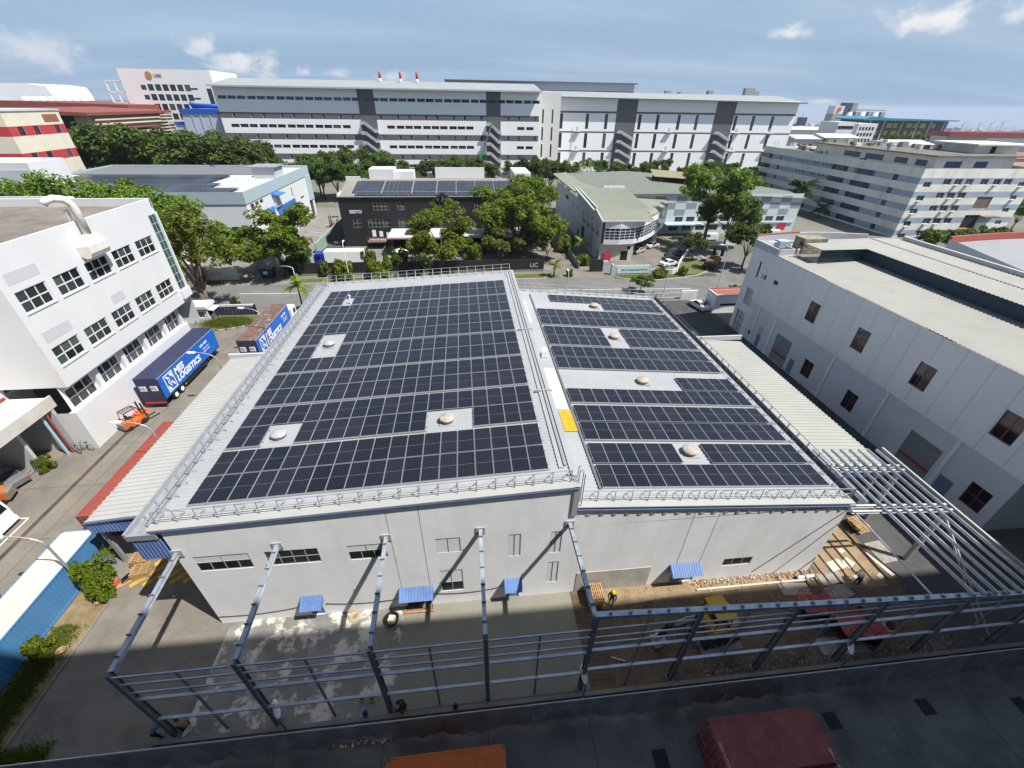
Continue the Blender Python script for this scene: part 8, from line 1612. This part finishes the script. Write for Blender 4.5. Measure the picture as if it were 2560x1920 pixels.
# --- roadside and forecourt trees
tree('spreading roadside tree with forked trunk rising behind the guardhouse', -44.3, 72.5, 16.5, 'A', 0.6, sx=.82)
tree('bushy tree at the driveway corner beside the refuse bin', -38.0, 90.2, 13.8, 'B', 1.0); tree('round-crowned tree in front of the black building', -5.6, 91.6, 13.2, 'B', 2.2); tree('very broad bright green tree in front of the black building end', 12.2, 102.5, 16.3, 'C', .4); tree('low yellow-green tree in front of the broad bright tree', 7.6, 95.2, 8.2, 'S', 1.0, sx=1.25)
tree('tall twin-trunk tree at the bend of the side road', 60.6, 105.2, 19.3, 'E', .7); tree('lower dark tree beside the tall tree at the bend', 65.0, 103.2, 13, 'G', 2.0); tree('leafy tree at the far end of the white hall', 61.6, 88.5, 9.6, 'G', 1.0); tree('slim tree on the bare drive between the two buildings', 18.6, 98, 6.5, 'S', .3)
tree('slender sapling at the car park wall', 53.6, 96.4, 6.4, 'S', 2.0, name='sapling'); tree('small round street tree before the rear guardrail', 33.6, 76.6, 3.4, 'F', .2, name='street_tree', sx=1.25)
for i, (x, y, h) in enumerate(((-52.5, 88, 16), (-60.5, 87.5, 18.5), (-68.5, 88, 17.5), (-77, 87.5, 19), (-86, 88, 18), (-95, 88, 19))): tree('bright roadside tree in the line above the factory parapet', x, y, h, 'A' if i % 2 else 'B', None, group='roadside trees behind the factory parapet')
# --- trees beyond the pale factory and in front of the long factories
for i, (x, y, h) in enumerate(((-121, 166, 20), (-111, 168, 21), (-101, 166, 22), (-92, 167, 20), (-83, 166, 20), (-75, 165, 19), (-68, 164, 17))): tree('dark tree in the belt behind the pale blue factory', x, y, h, 'D', None, group='dark trees behind the pale factory', sx=1.15)
for i, (x, y, h) in enumerate(((-57, 171, 12), (-51, 174, 13.5), (-45.5, 172, 12.5), (-40.5, 176, 15.5), (-54, 180, 14), (-37, 170, 10))): tree('dark tree between the pale factory and the long banded factory', x, y, h, 'D', None, group='dark trees at the foot of the stair tower')
for i, (x, y, h) in enumerate(((-29, 182, 14), (-12, 188, 11.5), (-5, 186, 12), (2, 189, 12.5), (8.5, 187, 11), (-33, 186, 12))): tree('tree showing over the roof of the black building', x, y, h, 'G', None, group='trees behind the black building')
for i, (x, y, h) in enumerate(((22.5, 180, 11.5), (28.5, 176, 13), (34, 181, 12.5), (39.5, 184, 11), (25, 168, 9))): tree('dark tree in the gap between black and green-roofed buildings', x, y, h, 'D', None, group='trees in the gap')
for i in range(15): tree('low tree lining the foot of the slit-window factory', 62+i*6.2+rnd.uniform(-1.5, 1.5), 208+rnd.uniform(-6, 6), rnd.uniform(6.5, 9.5), 'G', None, group='trees lining the slit-window factory')
for i, (x, y, h) in enumerate(((99, 150, 8), (104, 158, 8.5), (109, 166, 9), (112, 176, 9), (106, 143, 6.5), (88, 168, 8))): tree('dark tree between pale hall and striped block', x, y, h, 'D', None, group='trees west of the striped block')
tree('dark tree beyond the corner of the striped block', 166, 118, 9, 'D'); tree('dark tree behind the stair tower of the striped block', 172, 128, 10, 'D')
for i, (x, y) in enumerate(((380, 398), (392, 400), (404, 397), (415, 401), (425, 399))): tree('dark tree before the yellow-panelled building', x, y, 12, 'D', None, group='trees before the yellow-panelled building')
palm('tall coconut palm leaning against the striped block', 114.5, 146, 8.5, 5.6, 34); palm('lower palm beside the coconut palm', 117.5, 138, 3.5, 4.0, 16)
palm('small palm between the rusty trailer and the gutter guardrail', -28.2, 70.6, 5.4, 2.6, 14, mtl=LF1); palm('young palm beside the drive of the green-roofed building', 26.6, 98.5, 4.2, 2.4, 12, mtl=LF1); palm('broad-leaved young palm at the black wall', -10.4, 89.0, 2.4, 2.3, 11, mtl=LF3); palm('slim palm on the verge by the driveway', 18.2, 86.6, 2.6, 1.9, 11, mtl=LF1)
for i, (x, y) in enumerate(((-17, 184), (-14.5, 186), (43, 196), (48, 194), (53, 198), (109, 201), (139, 206))): palm('distant palm at the foot of the long factories', x, y, 9.5, 4.2, 12, group='palms before the long factories')
# --- shrubs
for i, (x, y, h, r, m, lb) in enumerate(((-25.4, 87.4, 3.9, 2.4, LF1, 'dense green shrub on the verge beside the white lamp'), (-18.2, 87.7, 4.0, 2.5, LF1, 'rounded green shrub on the verge at the black wall'), (-29.4, 89.7, 3.0, 1.1, LF3, 'narrow yellow-green shrub before the black wall end'), (-20.5, 91.4, 4.6, 1.8, LF3, 'airy yellow-green shrub behind the black wall'), (-14.5, 92.2, 4.8, 2.2, LF2, 'dark shrub in the forecourt by the parasol'), (1.8, 93, 5.2, 2.0, LF1, 'upright shrub in the forecourt of the black building'), (-34.6, 94, 4.5, 2.0, LF2, 'tangled shrub behind the refuse bin tree'), (-36.4, 92.2, 3.5, 2.4, LF2, 'dark undergrowth at the refuse bin tree'), (26.2, 93.5, 2.4, 1.6, LF1, 'low shrub at the gate of the green-roofed building'), (46.4, 86.0, 1.8, 1.2, LF3, 'small yellow-green shrub at the end of the sign wall'), (41, 84.9, 2.0, 1.6, LF1, 'low shrub on the verge before the sign wall'), (24.2, 104, 3.5, 2.0, LF1, 'shrub along the mesh fence between the driveways'), (52, 74.8, 1.6, 1.3, LF2, 'roadside weeds by the gate booth'), (21.5, 86.6, 1.6, .8, LF1, 'little shrub on the traffic island'), (128, 107.5, 3.5, 2.8, LF1, 'shrub at the foot of the striped block'), (134, 106.5, 3.2, 2.6, LF2, 'dark shrub at the foot of the striped block'), (144, 106, 4.5, 3.2, LF1, 'tall shrub below the loading bay of the striped block'), (36.2, 37.8, 1.2, .9, LF3, 'weed sprouting between lean-to and white hall'), (-41.8, 34.5, 1.7, .7, LF3, 'weed growing at the corner of the loading canopy'), (-40.6, 73.8, 2.2, .7, LF2, 'wispy sapling at the road edge by the forked tree'))):
    bush(lb, x, y, h, r, m, seed=i)
bush('glossy leafy bush between blue container and warning stripes', -28.5, 21.3, 3.1, 1.15, LF1, leaf=.11, seed=1); bush('small pale bush in the strip beside the blue container', -29.1, 16.6, 1.3, .75, LF1, leaf=.13, seed=2); bush('overhanging stem of the glossy bush above the terracotta tub', -27.5, 20.2, 2.2, .8, LF1, leaf=.15, seed=0)
def tufts(name, label, n, fn, h, mtl, seed):
    rg = random.Random(seed); V = []; F_ = []
    for k in range(n):
        x, y = fn(rg); a = rg.uniform(0, 6.28); w = .02+.02*rg.random(); hh = h*rg.uniform(.5, 1.2); lx, ly = rg.gauss(0, .1), rg.gauss(0, .1); i = len(V)
        V += [(x-w*cos(a), y-w*sin(a), .03), (x+w*cos(a), y+w*sin(a), .03), (x+lx, y+ly, .03+hh)]; F_.append((i, i+1, i+2))
    me = bpy.data.meshes.new(name); me.from_pydata(V, [], F_); me.materials.append(mtl); o = link(name, me); o['kind'] = 'stuff'; return tag(o, label, 'grass')
tufts('grass', 'rough grass in the planting strip beside the blue container', 9000, lambda r: (-28.6+r.gauss(0, .42), r.uniform(10.2, 18.2)), .32, LF3, 1)
tufts('grass.001', 'shaded weeds at the fence end of the forecourt', 3500, lambda r: (r.uniform(-29.5, -24.5), 10.3+abs(r.gauss(0, .45))), .35, LF1, 2)
tufts('grass.002', 'overgrown hedge strip before the sliding gate', 7000, lambda r: (-39.3+r.gauss(0, 1.5), 67.6+r.gauss(0, .7)), .85, LF3, 3)
tufts('grass.003', 'verge grass along the far kerb', 9000, lambda r: (r.uniform(31, 54), r.uniform(84.4, 86.4)) if r.random() < .5 else (r.uniform(-33, 16), r.uniform(85.6, 88)), .14, LF3, 4)
# ============================================================ moist tropical air
def haze_box():
    mb = MB(); mb.box(-7500, -260, -130.0, 7500, 7500, 66)
    m = bpy.data.materials.new('haze_air'); m.use_nodes = True; nt = m.node_tree; N = nt.nodes; N.clear(); out = N.new('ShaderNodeOutputMaterial'); v = N.new('ShaderNodeVolumePrincipled')
    v.inputs['Color'].default_value = (0.80, 0.88, 1.0, 1); v.inputs['Density'].default_value = 0.00010; v.inputs['Anisotropy'].default_value = 0.15; nt.links.new(v.outputs[0], out.inputs['Volume'])
    o = mb.build('haze', m); o['kind'] = 'stuff'; tag(o, 'thin pale blue haze over the whole district', 'haze'); return o
haze_box()
